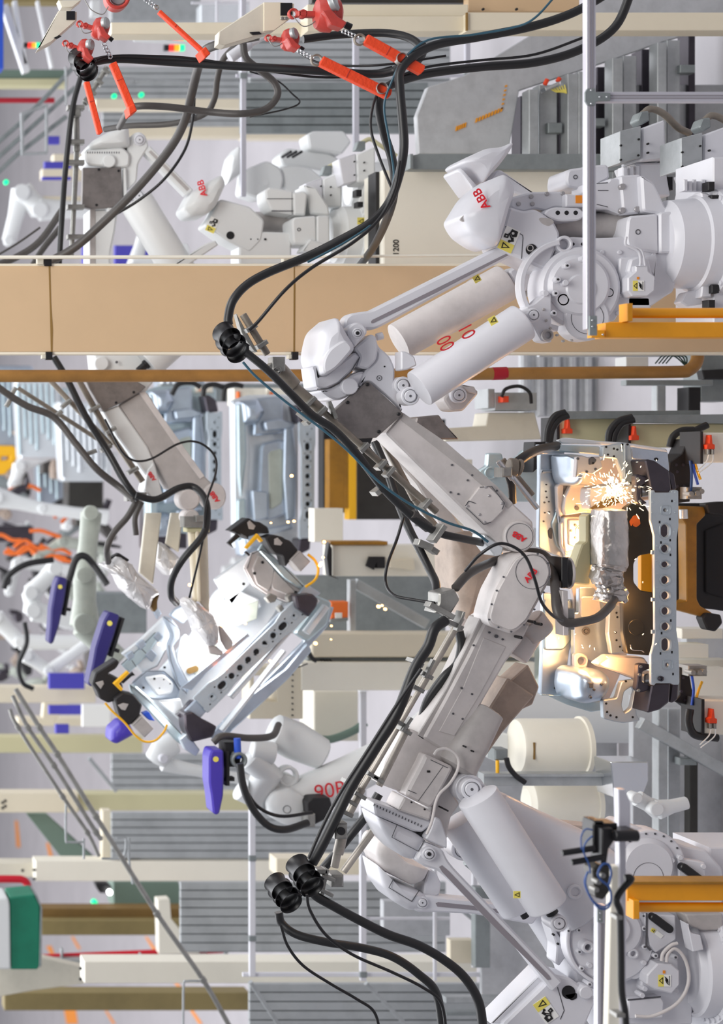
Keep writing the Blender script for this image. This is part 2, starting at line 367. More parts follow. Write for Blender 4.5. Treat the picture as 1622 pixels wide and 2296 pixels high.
def gear_ring(parent, cx0, cx1, cy, r, d, foot=None, m='white'):
    """slewing base: axis vertical in the world (along +X of the picture)"""
    k = d / F; foot = foot or FX(d); A, C = P(cx0, cy, d), P(foot, cy, d); L = foot - cx0
    f = lambda X: (X - cx0) / L
    pr = [(0, r * .72 * k), (f(cx0 + 10), r * .82 * k), (f(cx0 + 14), r * .9 * k), (f(cx1 - 40), r * .94 * k), (f(cx1 - 36), r * 1.0 * k), (f(cx1 - 4), r * 1.02 * k), (f(cx1), r * 1.14 * k), (f(cx1 + 26), r * 1.16 * k), (f(cx1 + 40), r * 1.05 * k), (.9, r * 1.1 * k), (.92, r * 1.5 * k), (1, r * 1.5 * k)]
    o = B().lathe(A, C, pr, 56).build('base_turret', m, parent)
    q = B()
    for i in range(30):
        t = 2 * math.pi * i / 30; p = P(cx1 + 2, cy, d) + V((math.cos(t), math.sin(t), 0)) * r * 1.07 * k
        q.lathe(p + V((0, 0, .02)), p - V((0, 0, .02)), [(0, .016), (1, .016)], 8)
    q.build('ring_bolt', m, o, kind='stuff')
    return o
# ================================================================ ROBOT A : front robot of the upper pair
D = 12.0
A = thing('welding_robot', 'white welding robot with red 00 painted on its front cylinder, directly behind the thin rail', 'robot', FX(D), 547, D)
gear_ring(A, 1478, 1588, 547, 108, D + .1)
B().box(1600, 352, FX(D), 742, D + .0, .5, 3).build('pedestal_plate', 'white', A)
for _x, _y, _w, _h in ((1589, 407, 15, 20), (1596, 437, 17, 21), (1586, 518, 8, 14), (1586, 558, 8, 15), (1584, 600, 9, 13), (1597, 638, 17, 19), (1589, 672, 16, 18)): B().box(_x, _y, _x + _w, _y + _h, D - .06, .08, 2).build('rubber_stop', 'black_matt', A)
B().prism(T(20, "1420,280 1500,300 1500,420 1470,520 1440,400"), D - .02, .1, 3, 4).build('cable_lug', 'white', A)
B().prism(T(20, "1440,1060 1520,1090 1520,1240 1420,1240"), D - .02, .1, 3, 4).build('cable_lug', 'white', A)
B().prism(T(20, "1290,1190 1420,1160 1440,1300 1300,1320 1240,1280"), D + .05, .1, 3, 4).build('cable_lug', 'white', A)
for _k in range(5): B().box(1534 + _k * 10, 402 + (_k % 2) * 4, 1543 + _k * 10, 428, D + .02 * _k, .06, 2).build('terminal_lug', 'white', A)
# frame
B().prism(T(20, "480,700 760,690 760,780 1050,840 1240,690 1245,960 1170,1190 1100,1230 970,1320 720,1320 640,1453 300,1453 120,1453 60,1000 130,720 250,690"), D, .34, 3, 6).build('robot_frame', 'white', A)
B().disc(1303, 645, D - .06, 92, .2, 8, 40).disc(1302, 640, D - .09, 70, .05, 8, 36).disc(1305, 648, D - .1, 36, .03, 5, 30).build('gearbox_housing', 'white', A)
o = B().disc(1318, 712, D - .075, 52, .16, 5, 36).build('gearbox_cover', 'white', A)
B().ring(1318, 712, D - .077, 37, 36, .004, 0).build('groove', 'seam', o)
o = B().prism([p for p in circ(1270, 640, 104, 30, None, 100, 262)] + [p for p in circ(1270, 640, 92, 30, None, 262, 100)], D - .075, .08, 2).build('housing_flange', 'white', A)
B().bolts(T(20, "215,950 130,1075 110,1200 95,1380 20,1200 365,885 200,1105"), D - .135, 7, .06).bolts(T(20, "690,830 690,1105 690,1220 675,1378 530,830 720,890 1000,855 1245,590"), D - .012, 5, .03).build('housing_bolt', 'white', A)
b = B()
for x, y in T(20, "215,950 130,1075 110,1200 95,1380 365,885"): b.disc(x, y, D - .138, 2.6, .004, 0, 10)
b.bolts(T(20, "268,755 350,755 10,1195 10,1385"), D - .004, 3.5, .004).build('bolt_recess', 'dark_hole', A)
# lifting eye, hoses bosses
B().ring(1267, 547, D - .05, 19, 12, .09, 2).ring(1264, 672, D - .09, 15, 8, .06, 2).ring(1367, 656, D - .06, 12, 6, .06, 2).build('lifting_eye', 'white', A)
B().disc(1354, 619, D - .05, 18, .09, 2).build('end_cap', 'white', A)
# axis 1 motor with covers (far side) and near motor box
B().loft([(1232, 512, D + .28, 30, .13), (1330, 512, D + .28, 34, .15), (1420, 512, D + .28, 34, .15)], 2.2).build('arm_motor_housing', 'grey_arm', A)
B().prism(T(20, "780,500 1040,480 1050,840 800,800 760,780 745,700 760,540"), D - .03, .3, 5, 8).build('motor_box', 'white', A)
B().prism(T(20, "1048,465 1190,460 1210,830 1050,840"), D - .045, .3, 4, 8).build('motor_box_base', 'white', A)
B().ring(*T(20, "855,645")[0], D - .035, 6, 4, .01, 1).build('box_plug', 'seam', A)
B().prism(T(20, "215,80 480,40 570,35 590,60 600,160 470,230 330,260 215,240 200,180"), D + .25, .3, 5, 8).build('junction_box', 'white', A)
B().ring(*T(20, "288,148")[0], D + .245, 5, 3.4, .01, 1).build('box_plug', 'seam', A)
o = B().prism(T(20, "480,200 580,195 600,160 720,165 730,455 700,490 580,440 480,440 400,400 400,200"), D + .1, .25, 4, 4).build('drive_motor', 'white', A)
for s_ in ("480,205 580,200", "480,395 580,420", "490,270 585,270"): p = T(20, s_); seamline(o, p, D + .1, 1.6)
B().prism(T(20, "690,135 880,125 890,250 870,480 720,490"), D + .08, .3, 4, 6).build('motor_flange', 'white', A)
B().bolts(T(20, "715,235 715,450 850,440"), D + .07, 7, .03).build('flange_bolt', 'bolt', A)
B().prism(T(20, "880,125 1000,200 1110,430 1180,360 1210,420 1240,690 1200,840 1040,480 900,460"), D + .02, .3, 5, 8).build('frame_web', 'white', A)
b = B().prism(T(20, "200,300 290,310 400,270 400,420 200,420"), D + .06, .15, 3, 3); b.build('cable_box', 'white', A)
B().box(*T(20, "290,315")[0], *T(20, "350,385")[0], D + .055, .01, 0).build('warning_label', 'label_orange', A, 'orange warning label')
# lower arm
B().prism(T(19, "570,1290 640,1020 700,800 740,780 900,830 1050,800 1180,880 1300,970 1370,1110 1370,1190 1320,1320 1260,1480 1230,1610 1090,1560 870,1450 700,1390"), D - .02, .3, 6, 10).build('lower_arm', 'white', A)
o = B().prism(T(19, "1090,930 1120,915 1250,925 1300,975 1220,1030 1130,990"), D - .022, .01, 0, 5).build('arm_pocket', 'grey_arm', A)
seamline(A, T(19, "660,1030 820,1105 885,1145 890,1180 880,1290 870,1450"), D - .02)
B().disc(*T(19, "1000,1330")[0], D - .025, 12.5, .01, 0, 24).build('arm_hole', 'dark_hole', A)
B().ring(*T(19, "985,1310")[0], D - .027, 8, 5, .01, 1).build('hole_plug', 'grey_arm', A)
pinch_sticker(A, *T(19, "705,1200")[0], D - .024, 27, 24)
# counterweight cover with lettering
o = B().pillow(T(19, "65,920 250,620 400,480 560,380 645,350 760,540 740,640 680,800 640,960 540,1310 370,1250 180,1120 105,1010"), D - .06, .3, .12, 12, 4)
o = o.build('counterweight_cover', 'white', A, angle=28)
B().prism(T(19, "70,940 120,970 270,790 245,735"), D - .09, .02, 0, 2).build('cover_slot', 'grey_arm', o)
text('ABB', *T(19, "350,672")[0], D - .185, 20, -120, 'red_logo', o, bold=.6)
# link plate with bolts
B().prism(T(19, "740,650 1000,580 1400,575 1440,640 1430,790 1300,780 1180,830 1050,800 900,840 760,800 720,770"), D + .12, .25, 4, 5).build('link_plate', 'white', A)
B().bolts(T(19, "835,735 1015,735 1000,640 1205,605 1410,600"), D + .11, 5, .02).build('plate_bolt', 'bolt', A)
B().prism(T(20, "0,480 40,440 100,420 330,430 380,490 330,540 180,550 100,540"), D + .0, .16, 3, 8).build('bolt_bracket', 'white', A)
B().bolts(T(20, "128,472 208,472 290,472"), D - .003, 5.2, .01).build('bracket_hole', 'dark_hole', A)
# lower motor with warning stickers
B().prism(T(20, "690,880 1020,850 1030,880 1000,1100 980,1010 760,1180 700,1100 680,1000"), D - .03, .2, 3, 4).build('motor_plate', 'white', A)
B().prism(T(20, "790,890 850,870 950,880 980,1010 1000,1040 800,1050 760,1000"), D - .07, .1, 4, 4).build('motor_body', 'white', A)
o = B().prism(T(20, "760,1060 830,1000 830,950 945,950 950,1000 1010,1050 1005,1180 940,1230 800,1230 760,1180"), D - .12, .12, 3, 2).build('motor_cap', 'white', A)
hot_sticker(A, *T(20, "850,1133")[0], D - .124, 11.5)
b = B().tube([p + (D - .1,) for p in T(20, "745,690 740,760 800,790 860,830 875,900 870,960")], 3.2, 10).tube([p + (D - .1,) for p in T(20, "790,780 870,800 900,860 915,950")], 2.6, 10)
b.build('motor_cable', 'white', A, angle=60)
b = B().disc(*T(20, "870,1300")[0], D + .02, 26, .1, 3); b.prism(T(20, "760,1235 960,1235 970,1340 760,1340"), D + .0, .15, 3, 6); b.build('motor_underside', 'white', A)
# parallel rod with groove
o = B().prism(T(13, "500,880 520,820 580,770 830,735 1622,340 2600,-150 2640,-60 2600,40 1622,560 950,930 850,970 780,960 640,1010 560,1000 510,980"), D + .01, .12, 5, 8).build('parallel_rod', 'white', A)
B().prism(T(13, "825,870 840,850 1622,465 2540,10 2560,30 1622,515 850,890 830,890"), D + .007, .01, 0).build('rod_groove', 'groove', o)
B().prism(T(13, "540,960 590,900 660,875 740,905 775,960 780,1010 620,1190 560,1080"), D - .08, .2, 4, 6).build('rod_eye', 'white', A)
hub(A, *T(13, "662,1010")[0], D - .09, 12, 'rod_pin', t=.02)
B().disc(*T(13, "662,1010")[0], D - .105, 4.2, .004, 0, 14).build('pin_hole', 'dark_hole', A)
# elbow and upper arm
B().prism(T(13, "610,1200 700,1110 830,1020 880,1050 920,1180 1000,1240 1060,1300 1120,1440 1110,1620 1170,1730 1210,1980 1100,1860 790,1590 660,1680 760,1460 890,1340 900,1240 700,1300"), D, .3, 5, 10).build('elbow_housing', 'white', A)
B().prism(T(13, "620,1195 830,1022 885,1050 915,1180 890,1340 780,1450 660,1420 700,1290"), D - .025, .3, 4, 8).build('elbow_shell', 'white', A)
B().cyl(T(13, "890,1060")[0] + (D + .05,), T(13, "965,1040")[0] + (D + .05,), 8.5, None, 18).build('stop_buffer', 'white', A)
B().bolts(T(13, "735,1172 990,1415"), D - .004, 2, .006).build('housing_hole', 'dark_hole', A)
B().ring(*T(13, "925,1555")[0], D - .004, 6, 5, .006, 0).disc(*T(13, "925,1555")[0], D - .004, 1.6, .006, 0, 8).build('drain_plug', 'seam', A)
o = B().pillow(T(13, "365,830 400,830 450,930 500,1020 620,1200 400,1440 270,1530 200,1530 170,1440 125,1330 140,1180 190,980"), D - .02, .3, .16, 14, 5).build('arm_cover', 'white', A, angle=28)
B().prism(T(13, "330,1200 440,1120 520,1090 615,1195 400,1440 260,1520 240,1400 270,1290"), D - .2, .1, 4, 16).build('cover_panel', 'white', o)
B().prism(T(13, "260,1530 630,1240 710,1300 640,1420 430,1620 270,1690 170,1670 130,1400 180,1540"), D - .01, .3, 4, 6).build('cover_rim', 'white', A)
seamline(A, T(13, "170,1690 300,1680 450,1600 580,1480 690,1300"), D - .014, 2)
B().disc(*T(13, "570,1655")[0], D - .05, 18.5, .1, 2).build('end_cap', 'white', A)
B().prism(T(13, "200,1700 330,1690 480,1600 640,1490 760,1470 680,1660 540,1790 420,1830 330,1800"), D + .0, .3, 5, 12).build('motor_drum', 'white', A)
o = B().prism(T(13, "790,1590 1220,1985 890,2280 620,2290 345,1975"), D - .03, .06, 2, 2).build('side_plate', 'steel_plate', A, 'bare grey steel side plate')
B().bolts(T(13, "785,1632 545,1850 1165,1992 925,2205"), D - .04, 4, .03).build('plate_bolt', 'black', o)
# forearm
B().prism([(905, 926), (1000, 991), (1058, 1041), (1115, 1090), (1150, 1128), (1196, 1170), (1198, 1215), (1170, 1240), (1128, 1226), (1088, 1190), (1000, 1104), (930, 1035), (866, 972)], D, .3, 4, 5).build('forearm', 'white_worn', A)
B().prism([(1000, 991), (1058, 1041), (1115, 1090), (1150, 1128), (1140, 1140), (1040, 1052), (900, 942), (905, 926)], D - .004, .02, 0).build('forearm_flange', 'grey_arm', A)
o = B().prism(T(9, "115,455 135,425 200,340 250,335 340,420 350,450 340,480 270,550 230,560"), D - .02, .05, 2, 6).build('access_plate', 'white_worn', A)
B().bolts(T(9, "130,455 235,345 330,440 230,550 255,395 200,505"), D - .026, 3, .01).build('plate_bolt', 'bolt', o)
seamline(o, T(9, "115,455 135,425 175,440"), D - .022); seamline(o, T(9, "200,345 270,340 345,440 330,475"), D - .022); seamline(o, T(9, "120,465 225,565 265,550"), D - .022)
B().bolts(T(9, "38,215 130,305 30,375 75,385 155,275 300,365"), D - .008, 2.4, .01).build('arm_bolt', 'seam', A)
o = B().disc(1166, 1203, D - .03, 35, .3, 3, 36).build('wrist_cover', 'white_worn', A)
B().ring(1166, 1203, D - .032, 30, 29.2, .004, 0).build('groove', 'seam', o)
text('ABB', 1165, 1203, D - .034, 13, -150, 'red_logo', o, bold=.5)
B().prism(T(9, "225,620 340,695 330,740 290,750 220,660"), D + .03, .2, 3, 4).build('wrist_guard', 'sheet_pale', A)
# balancing cylinders
hub(A, 1198, 706, D - .25, 16, 'cylinder_pin', t=.2)
B().prism(T(6, "470,490 520,470 600,400 620,420 620,700 560,690 500,580"), D - .12, .12, 3, 5).build('cylinder_bracket', 'white', A)
B().ring(*T(6, "600,655")[0], D - .15, 13, 8, .06, 2).bolts(T(6, "590,570 615,615 575,505 655,655 690,690 740,685"), D - .13, 3, .02).build('bracket_eye', 'grey_arm', A)
o = balancer(A, (940, 872), (1172, 722), 44, D - .22)
text('00', *T(14, "452,605")[0], D - .655 + .0, 36, 62, 'red_ink', o, 'painted_number', sx=.62)
text('10', *T(14, "675,478")[0], D - .655, 34, 62, 'red_ink', o, 'painted_number', sx=.7)
balancer_label(o, *T(14, "955,365")[0], D - .66 + .03, -30, 9)
hub(A, 905, 864, D - .05, 20, 'cylinder_joint', t=.1); hub(A, 921, 888, D - .12, 21, 'cylinder_pivot', t=.1)
B().prism(T(14, "0,680 60,690 140,740 165,830 60,880 0,880"), D - .1, .12, 3, 4).build('cylinder_clevis', 'white', A)
# hose support conduit along the arm
b = B()
b.cyl((545, 705, D - .1), (600, 795, D - .1), 8, None, 16); b.cyl((640, 850, D - .1), (728, 926, D - .1), 12, None, 16); b.cyl((728, 926, D - .1), (874, 1055, D - .1), 7.5, None, 16)
b.cyl((874, 1055, D - .1), (980, 1148, D - .1), 7.5, None, 16); b.build('hose_rail', 'conduit', A, 'dirty metal hose rail along the arm')
b = B()
for (x, y, a) in ((566, 735, 58), (590, 772, 58), (615, 815, 45), (700, 900, 45), (724, 922, 45), (820, 1004, 45), (860, 1042, 42), (878, 1058, 40), (960, 1130, 40)):
    c_, s_ = math.cos(math.radians(a)), math.sin(math.radians(a)); b.bar((x - s_ * 13, y + c_ * 13), (x + s_ * 13, y - c_ * 13), 10, .1, D - .18, 1.5)
b.box(612, 800, 640, 832, D - .2, .12); b.build('rail_clamp', 'zinc', A)
b = B().cyl((625, 828, D - .1), (660, 868, D - .1), 19, None, 20); b.build('rail_knuckle', 'conduit', A)
b = B()
for p in T(24, "880,920 870,935"): b.ring(p[0], p[1], D - .21, 9, 5, .03, 1)
b.build('knuckle_ring', 'zinc', A)
b = B().bar((690, 950), (712, 930), 10, .12, D - .2, 1).bar((845, 1108), (868, 1090), 12, .12, D - .2, 1).bar((675, 925), (700, 945), 8, .1, D - .24, 1).bar((740, 900), (756, 938), 7, .06, D - .15, 1)
b.build('hose_saddle', 'zinc', A)
B().cyl((922, 1152, 11.8), (962, 1184, 11.85), 12, None, 16).build('hose_sleeve', 'rubber_grey', A)
b = B().bar((975, 1215), (1000, 1178), 12, .12, D - .3, 1.5).bar((958, 1222), (985, 1240), 12, .1, D + .1, 1.5).bar((940, 1215), (972, 1228), 14, .1, D + .05, 1.5); b.build('hose_saddle', 'zinc', A)
b = B().prism(T(24, "380,230 640,700 600,690 470,520 440,450"), D - .1, .08, 1, 2).build('gripper_plate', 'zinc', A)
# ================================================================ ROBOT B : second robot behind A
D2 = 12.75
Bt = thing('welding_robot', 'white welding robot close behind the one marked 00, its cover and upper cylinder showing above', 'robot', FX(D2), 470, D2)
gear_ring(Bt, 1545, 1640, 470, 105, D2 + .3)
o = B().pillow(T(19, "65,210 130,150 400,20 610,0 760,-70 700,60 560,250 420,400 340,500 240,330"), D2 - .1, .3, .1, 10, 4).build('counterweight_cover', 'white', Bt, angle=28)
B().pillow(T(19, "20,310 60,260 300,540 270,600 230,600 50,350"), D2 - .12, .25, .05, 6, 4).build('cover_edge', 'white', o)
B().box(*T(19, "370,460")[0], *T(19, "440,490")[0], D2 - .1, .02, 0).build('cover_mark', 'red_logo', o)
B().prism(T(19, "540,300 600,290 1050,600 900,640 700,560 400,500"), D2 - .02, .3, 4, 5).build('lower_arm', 'white', Bt)
balancer(Bt, (893, 766), (1134, 634), 43, D2 - .2, 'white_worn')
balancer_label(Bt, 1070, 625, D2 - .63, -30, 8)
B().disc(1080, 650, D2 + .1, 30, .1, 2).build('frame_disc', 'grey_arm', Bt)
B().prism(T(6, "370,280 420,250 490,245 500,330 480,400 400,350"), D2 - .3, .2, 4, 6).build('cylinder_clevis', 'white', Bt)
B().prism(T(6, "540,260 610,290 610,350 580,400 490,430 500,370"), D2 - .3, .12, 4, 4).build('frame_bracket', 'grey_arm', Bt)
hub(Bt, *T(14, "605,1140")[0], D2 - .2, 18, 'cylinder_joint', t=.1)
B().prism(T(14, "440,1180 520,1080 600,1060 800,1090 800,1130 640,1310 520,1300"), D2 - .15, .2, 4, 8).prism(T(14, "620,1030 760,1050 800,1130 700,1110"), D2 - .18, .1, 2, 3).build('elbow_housing', 'white_worn', Bt)
B().prism([(935, 935), (985, 930), (1000, 952), (1030, 985), (975, 985), (930, 960)], D2, .2, 3, 4).build('side_plate', 'steel_plate', Bt)
B().prism([(870, 975), (935, 1040), (985, 1095), (1040, 1190), (1110, 1280), (1080, 1330), (1035, 1280), (985, 1170), (935, 1085), (860, 1000)], D2, .3, 4, 6).build('forearm', 'grey_arm', Bt)
B().pillow(T(9, "20,620 160,600 330,700 330,800 240,1000 100,1160 60,1050 30,900"), D2 - .05, .3, .1, 10, 4).build('wrist_housing', 'dirt_and_glow_arm', Bt)
B().disc(1065, 1330, D2 - .1, 40, .2, 4).disc(1050, 1395, D2 - .1, 26, .2, 4).build('wrist_flange', 'sheet_warm', Bt)
b = B().cyl((1128, 1030, D2 - .3), (1195, 1110, D2 - .3), 6, None, 14).cyl((855, 980, D2 - .2), (930, 1120, D2 - .2), 8).cyl((930, 1120, D2 - .2), (990, 1195, D2 - .2), 7); b.build('hose_rail', 'conduit', Bt)
# connector boxes on the two bases behind
for nm, X, Y, dd, lab in (('B', 1430, 330, 12.9, 'white robot connector box with bare side plate, above the front robot'), ('C', 1568, 345, 12.5, 'white robot connector box with bare side plate, cut by the photo edge')):
    q = thing('connector_box', lab, 'connector box', X, Y, dd)
    B().prism([(X + 12, Y - 44), (X + 62, Y - 62), (X + 64, Y + 28), (X + 8, Y + 32)], dd, .3, 4, 5).build('box_body', 'white', q)
    B().prism([(X - 40, Y - 36), (X + 8, Y - 48), (X + 8, Y + 24), (X - 40, Y + 36)], dd - .02, .3, 1.5, 2).build('side_plate', 'galv', q)
    B().bolts([(X - 36, Y - 4), (X - 36, Y + 28), (X + 4, Y - 18), (X + 3, Y + 18), (X + 25, Y - 8), (X + 25, Y + 12)], dd - .03, 2.4, .02).build('box_screw', 'ink', q)
    B().prism([(X, Y - 60), (X + 8, Y - 80), (X + 26, Y - 82), (X + 28, Y - 60), (X + 10, Y - 50)], dd + .05, .12, 3, 4).build('plug', 'galv_dark', q)
    B().tube([(X + 12, Y - 74), (X + 30, Y - 86), (X + 60, Y - 74), (X + 90, Y - 45), (X + 120, Y - 30)], 8, 10, 6, dd + .15).build('plug_cable', 'conduit', q, angle=60)
    b = B()
    for i in range(5): b.box(X - 32 + i * 14, Y + 44 - i * 2, X - 22 + i * 14, Y + 72, dd + .02 * i, .08, 2)
    b.prism([(X - 10, Y + 36), (X + 62, Y + 34), (X + 75, Y + 110), (X + 20, Y + 110)], dd + .05, .3, 4, 6); b.build('terminal_block', 'white', q)
    B().box(X + 62, Y + 4, X + 76, Y + 30, dd + .1, .2).box(X + 64, Y + 66, X + 80, Y + 96, dd + .1, .2).build('rubber_stop', 'black', q)
# ================================================================ ROBOT C : front robot of the lower pair
D = 12.0
C = thing('welding_robot', 'white welding robot reaching from the lower right into the car front, grey cylinder nearest', 'robot', FX(D), 2080, D)
gear_ring(C, 1535, 1582, 2165, 112, D + .1)
B().box(1592, 1900, FX(D), 2330, D + .15, .5, 3).build('pedestal_plate', 'white', C)
# wrist and forearm
o = B().prism(T(9, "385,775 420,742 500,725 570,735 610,785 622,850 590,930 480,1130 420,1185 380,1203 260,1155 245,1105 270,1010 290,950"), D - .12, .25, 4, 8).build('wrist_cover', 'white_worn', C)
B().prism(T(9, "400,785 430,755 500,742 560,750 595,795 606,850 575,925 468,1120 412,1170 378,1182 275,1140 262,1105 285,1015 305,955"), D - .135, .03, 1, 8).build('cover_plate', 'white_worn', o)
b = B()
for p in T(9, "450,740 540,735 600,790 610,870 575,960 520,1060 460,1150 385,1190 310,1165 255,1120 270,1030 300,950 340,870"): b.disc(p[0], p[1], D - .14, 2.2, .01, 0, 10)
b.ring(*T(9, "510,840")[0], D - .137, 39, 38, .004, 0); b.build('cover_screw', 'seam', o)
text('ABB', *T(9, "498,862")[0], D - .142, 14, -50, 'red_logo', o, bold=.5)
B().prism([(1092, 1385), (1118, 1372), (1190, 1400), (1170, 1440), (1135, 1485), (1085, 1570), (1038, 1660), (1005, 1690), (950, 1655), (1000, 1565), (1050, 1470)], D, .28, 5, 6).build('forearm', 'white_worn', C)
B().prism([(1092, 1385), (1078, 1385), (1000, 1545), (935, 1650), (950, 1660), (1004, 1570), (1052, 1470)], D + .02, .2, 2, 2).build('forearm_flange', 'grey_arm', C)
B().prism([(1085, 1430), (1135, 1450), (1075, 1560), (1020, 1650), (985, 1640), (1040, 1540)], D - .006, .01, 1).build('forearm_panel', 'white_worn', C)
B().bolts(T(9, "258,1195 335,1235 165,1270 95,1520 155,1555 45,1670 100,1700"), D - .012, 2.4, .01).disc(*T(9, "298,1217")[0], D - .012, 4, .01, 0, 14).build('arm_bolt', 'seam', C)
B().prism([(1130, 1540), (1185, 1490), (1210, 1540), (1195, 1580), (1150, 1600)], D + .35, .2, 3, 4).prism([(1090, 1600), (1140, 1520), (1200, 1560), (1130, 1640), (1060, 1740), (1030, 1700)], D + .3, .25, 4, 5).build('arm_side_body', 'dirt_and_glow_arm', C)  # brown from dirt, plus orange weld light put into the colour
b = B().cyl((1185, 1390, D + .15), (1215, 1425, D + .15), 36, 34, 26).cyl((1150, 1470, D + .2), (1195, 1400, D + .2), 34, 34, 24); b.build('wrist_motor', 'sheet_warm', C)
B().bolts([(1200, 1395), (1215, 1400), (1170, 1430)], D - .1, 3.5, .1).build('motor_bolt', 'black', C)
# upper arm body
B().prism(T(21, "520,180 590,200 960,420 1000,440 1080,330 1190,260 1560,60 1400,480 1240,740 1100,790 1080,1000 1150,1100 1040,1250 1010,1400 970,1640 880,1640 740,1530 800,1190 820,1130 450,960 180,860 250,560"), D + .02, .32, 5, 8).build('arm_housing', 'white_worn', C)
B().loft([T(21, "1080,620")[0] + (D + .05, 42, .16), T(21, "1250,330")[0] + (D + .05, 38, .15), T(21, "1430,0")[0] + (D + .1, 34, .14)], 3.5).build('forearm_root', 'grey_arm', C)
B().bolts(T(21, "1218,405 1310,460 1000,1180"), D - .14, 2, .16).build('housing_hole', 'dark_hole', C)
o = B().prism(T(21, "730,490 1050,640 1060,680 840,1090 790,1150 560,1040 490,1000 520,910 690,590"), D - .1, .2, 6, 8).build('drive_motor', 'white_worn', C)
seamline(o, T(21, "790,560 1000,660"), D - .1); seamline(o, T(21, "520,930 620,970"), D - .1); seamline(o, T(21, "940,640 640,1060"), D - .1, 1)
B().box(*T(21, "750,690")[0], *T(21, "785,715")[0], D - .106, .01, 0).build('motor_catch', 'ink', o)
B().prism(T(21, "480,1010 810,1185 800,1230 780,1300 400,1170 440,1080"), D - .11, .25, 4, 4).build('motor_flange', 'white_worn', C)
B().bolts(T(21, "560,1077 720,1162"), D - .115, 2.2, .01).build('flange_hole', 'dark_hole', C)
B().tube([p + (D - .15,) for p in T(21, "830,500 880,440 980,425 1080,480 1130,570 1110,700 1020,850 900,970 850,1080 830,1180 800,1320 740,1460")], 3.2, 10).build('motor_cable', 'white_worn', C, angle=60)
B().prism(T(21, "100,1080 180,1100 400,1170 790,1300 800,1350 690,1440 590,1430 120,1230"), D - .06, .3, 4, 5).build('barrel_rim', 'white', C)
b = B(); p0, p1 = T(21, "110,1095")[0], T(21, "680,1350")[0]
for i in range(16):
    t = i / 15; b.bar((p0[0] + (p1[0] - p0[0]) * t, p0[1] + (p1[1] - p0[1]) * t), (p0[0] + (p1[0] - p0[0]) * t - 1.5, p0[1] + (p1[1] - p0[1]) * t + 5), 1.6, .006, D - .065, 0)
b.build('rim_notch', 'seam', C)
o = B().pillow(T(21, "120,1230 600,1440 725,1530 640,1680 560,1770 420,1720 290,1590 170,1390"), D - .03, .3, .07, 8, 4).build('arm_cover', 'white', C, angle=28)
seamline(o, T(21, "385,1345 320,1500 640,1670 720,1530"), D - .11, 1.4)
B().prism(T(21, "640,1450 750,1380 740,1480 700,1510 600,1440"), D - .02, .1, 1, 2).build('cover_gap', 'black', C)
# rod eye and rod
B().prism(T(21, "840,1250 910,1280 990,1500 990,1640 760,1540 730,1520 790,1400"), D - .1, .2, 3, 5).build('rod_bracket', 'white', C)
o = B().prism(T(21, "720,1560 940,1650 1000,1780 1080,1880 2400,3260 2330,3330 2280,3380 1800,2760 1000,1990 870,1900 700,1850 610,1770"), D - .12, .12, 5, 8).build('parallel_rod', 'white', C)
B().prism(T(21, "895,1860 930,1840 1020,1920 2230,3180 2250,3220 2210,3230 1500,2520 930,1920"), D - .124, .01, 0).build('rod_groove', 'groove', o)
hub(C, *T(21, "775,1705")[0], D - .15, 16, 'rod_pin', t=.05); B().disc(*T(21, "775,1705")[0], D - .168, 4.5, .006, 0, 14).build('pin_hole', 'dark_hole', C)
# balancing cylinder
hub(C, *T(21, "1270,920")[0], D - .1, 33, 'cylinder_joint', t=.12); hub(C, *T(21, "1292,920")[0], D - .18, 24, 'cylinder_pivot', t=.1)
B().prism(T(21, "1350,800 1480,880 1440,960 1300,1080 1220,1020"), D - .15, .12, 3, 5).build('cylinder_clevis', 'white', C)
o = balancer(C, (1071, 1785), (1228, 2030), 47, D - .25, rodlen=22, rr=14)
balancer_label(o, 1160, 2006, D - .62, 0, 8)
hub(C, 1255, 2071, D - .28, 19, 'cylinder_pin', t=.15)
# lower arm (broad, behind the cylinder)
B().loft([(1105, 1800, D + .1, 32, .12), (1170, 1860, D + .1, 58, .15), (1255, 1930, D + .1, 90, .18), (1330, 2010, D + .1, 110, .2)], 3.2).build('lower_arm', 'white', C)
B().prism(T(12, "540,690 600,690 900,720 900,830 700,800"), D + .2, .2, 4, 5).disc(*T(12, "620,712")[0], D + .19, 18, .1, 2, ry=6).build('arm_rib', 'grey_arm', C)
# frame
B().prism(T(22, "480,400 640,330 800,200 900,230 1000,290 1300,400 1480,430 1550,520 1622,600 1622,1000 1350,1450 1350,2010 760,2010 760,1780 300,1640 260,1450 260,1000 340,850"), D + .05, .34, 4, 8).build('robot_frame', 'white', C)
o = B().disc(1460, 1940, D - .02, 78, .2, 3, 44).disc(1457, 1943, D - .06, 62, .06, 10, 40).build('gearbox_housing', 'white', C)
b = B()
for i in range(22):
    t = 2 * math.pi * i / 22; b.disc(1460 + 71 * math.cos(t), 1940 + 71 * math.sin(t), D - .025, 2.4, .01, 0, 10)
b.build('flange_hole', 'seam', o); B().ring(1455, 1968, D - .062, 34, 33.2, .005, 0, 36).build('groove', 'seam', o)
B().disc(1375, 2110, D - .03, 98, .2, 8, 44).disc(1390, 2090, D - .06, 56, .1, 8, 36).disc(1380, 2085, D - .08, 36, .06, 3, 30).build('gearbox_cover', 'white', C)
B().prism(circ(1375, 2110, 104, 30, None, 110, 250) + list(reversed(circ(1375, 2110, 96, 30, None, 110, 250))), D - .045, .1, 2).build('housing_flange', 'white', C)
B().bolts(T(22, "365,975 320,1155 325,1350 345,1500 418,1645 420,1475 910,1140 915,1305 1015,1385 1195,1400 1240,500 1450,580 910,1450 985,1640 1200,1705 895,1745 920,1685 1030,430 830,430 1165,525"), D - .055, 6, .08).build('housing_bolt', 'white', C)
b = B()
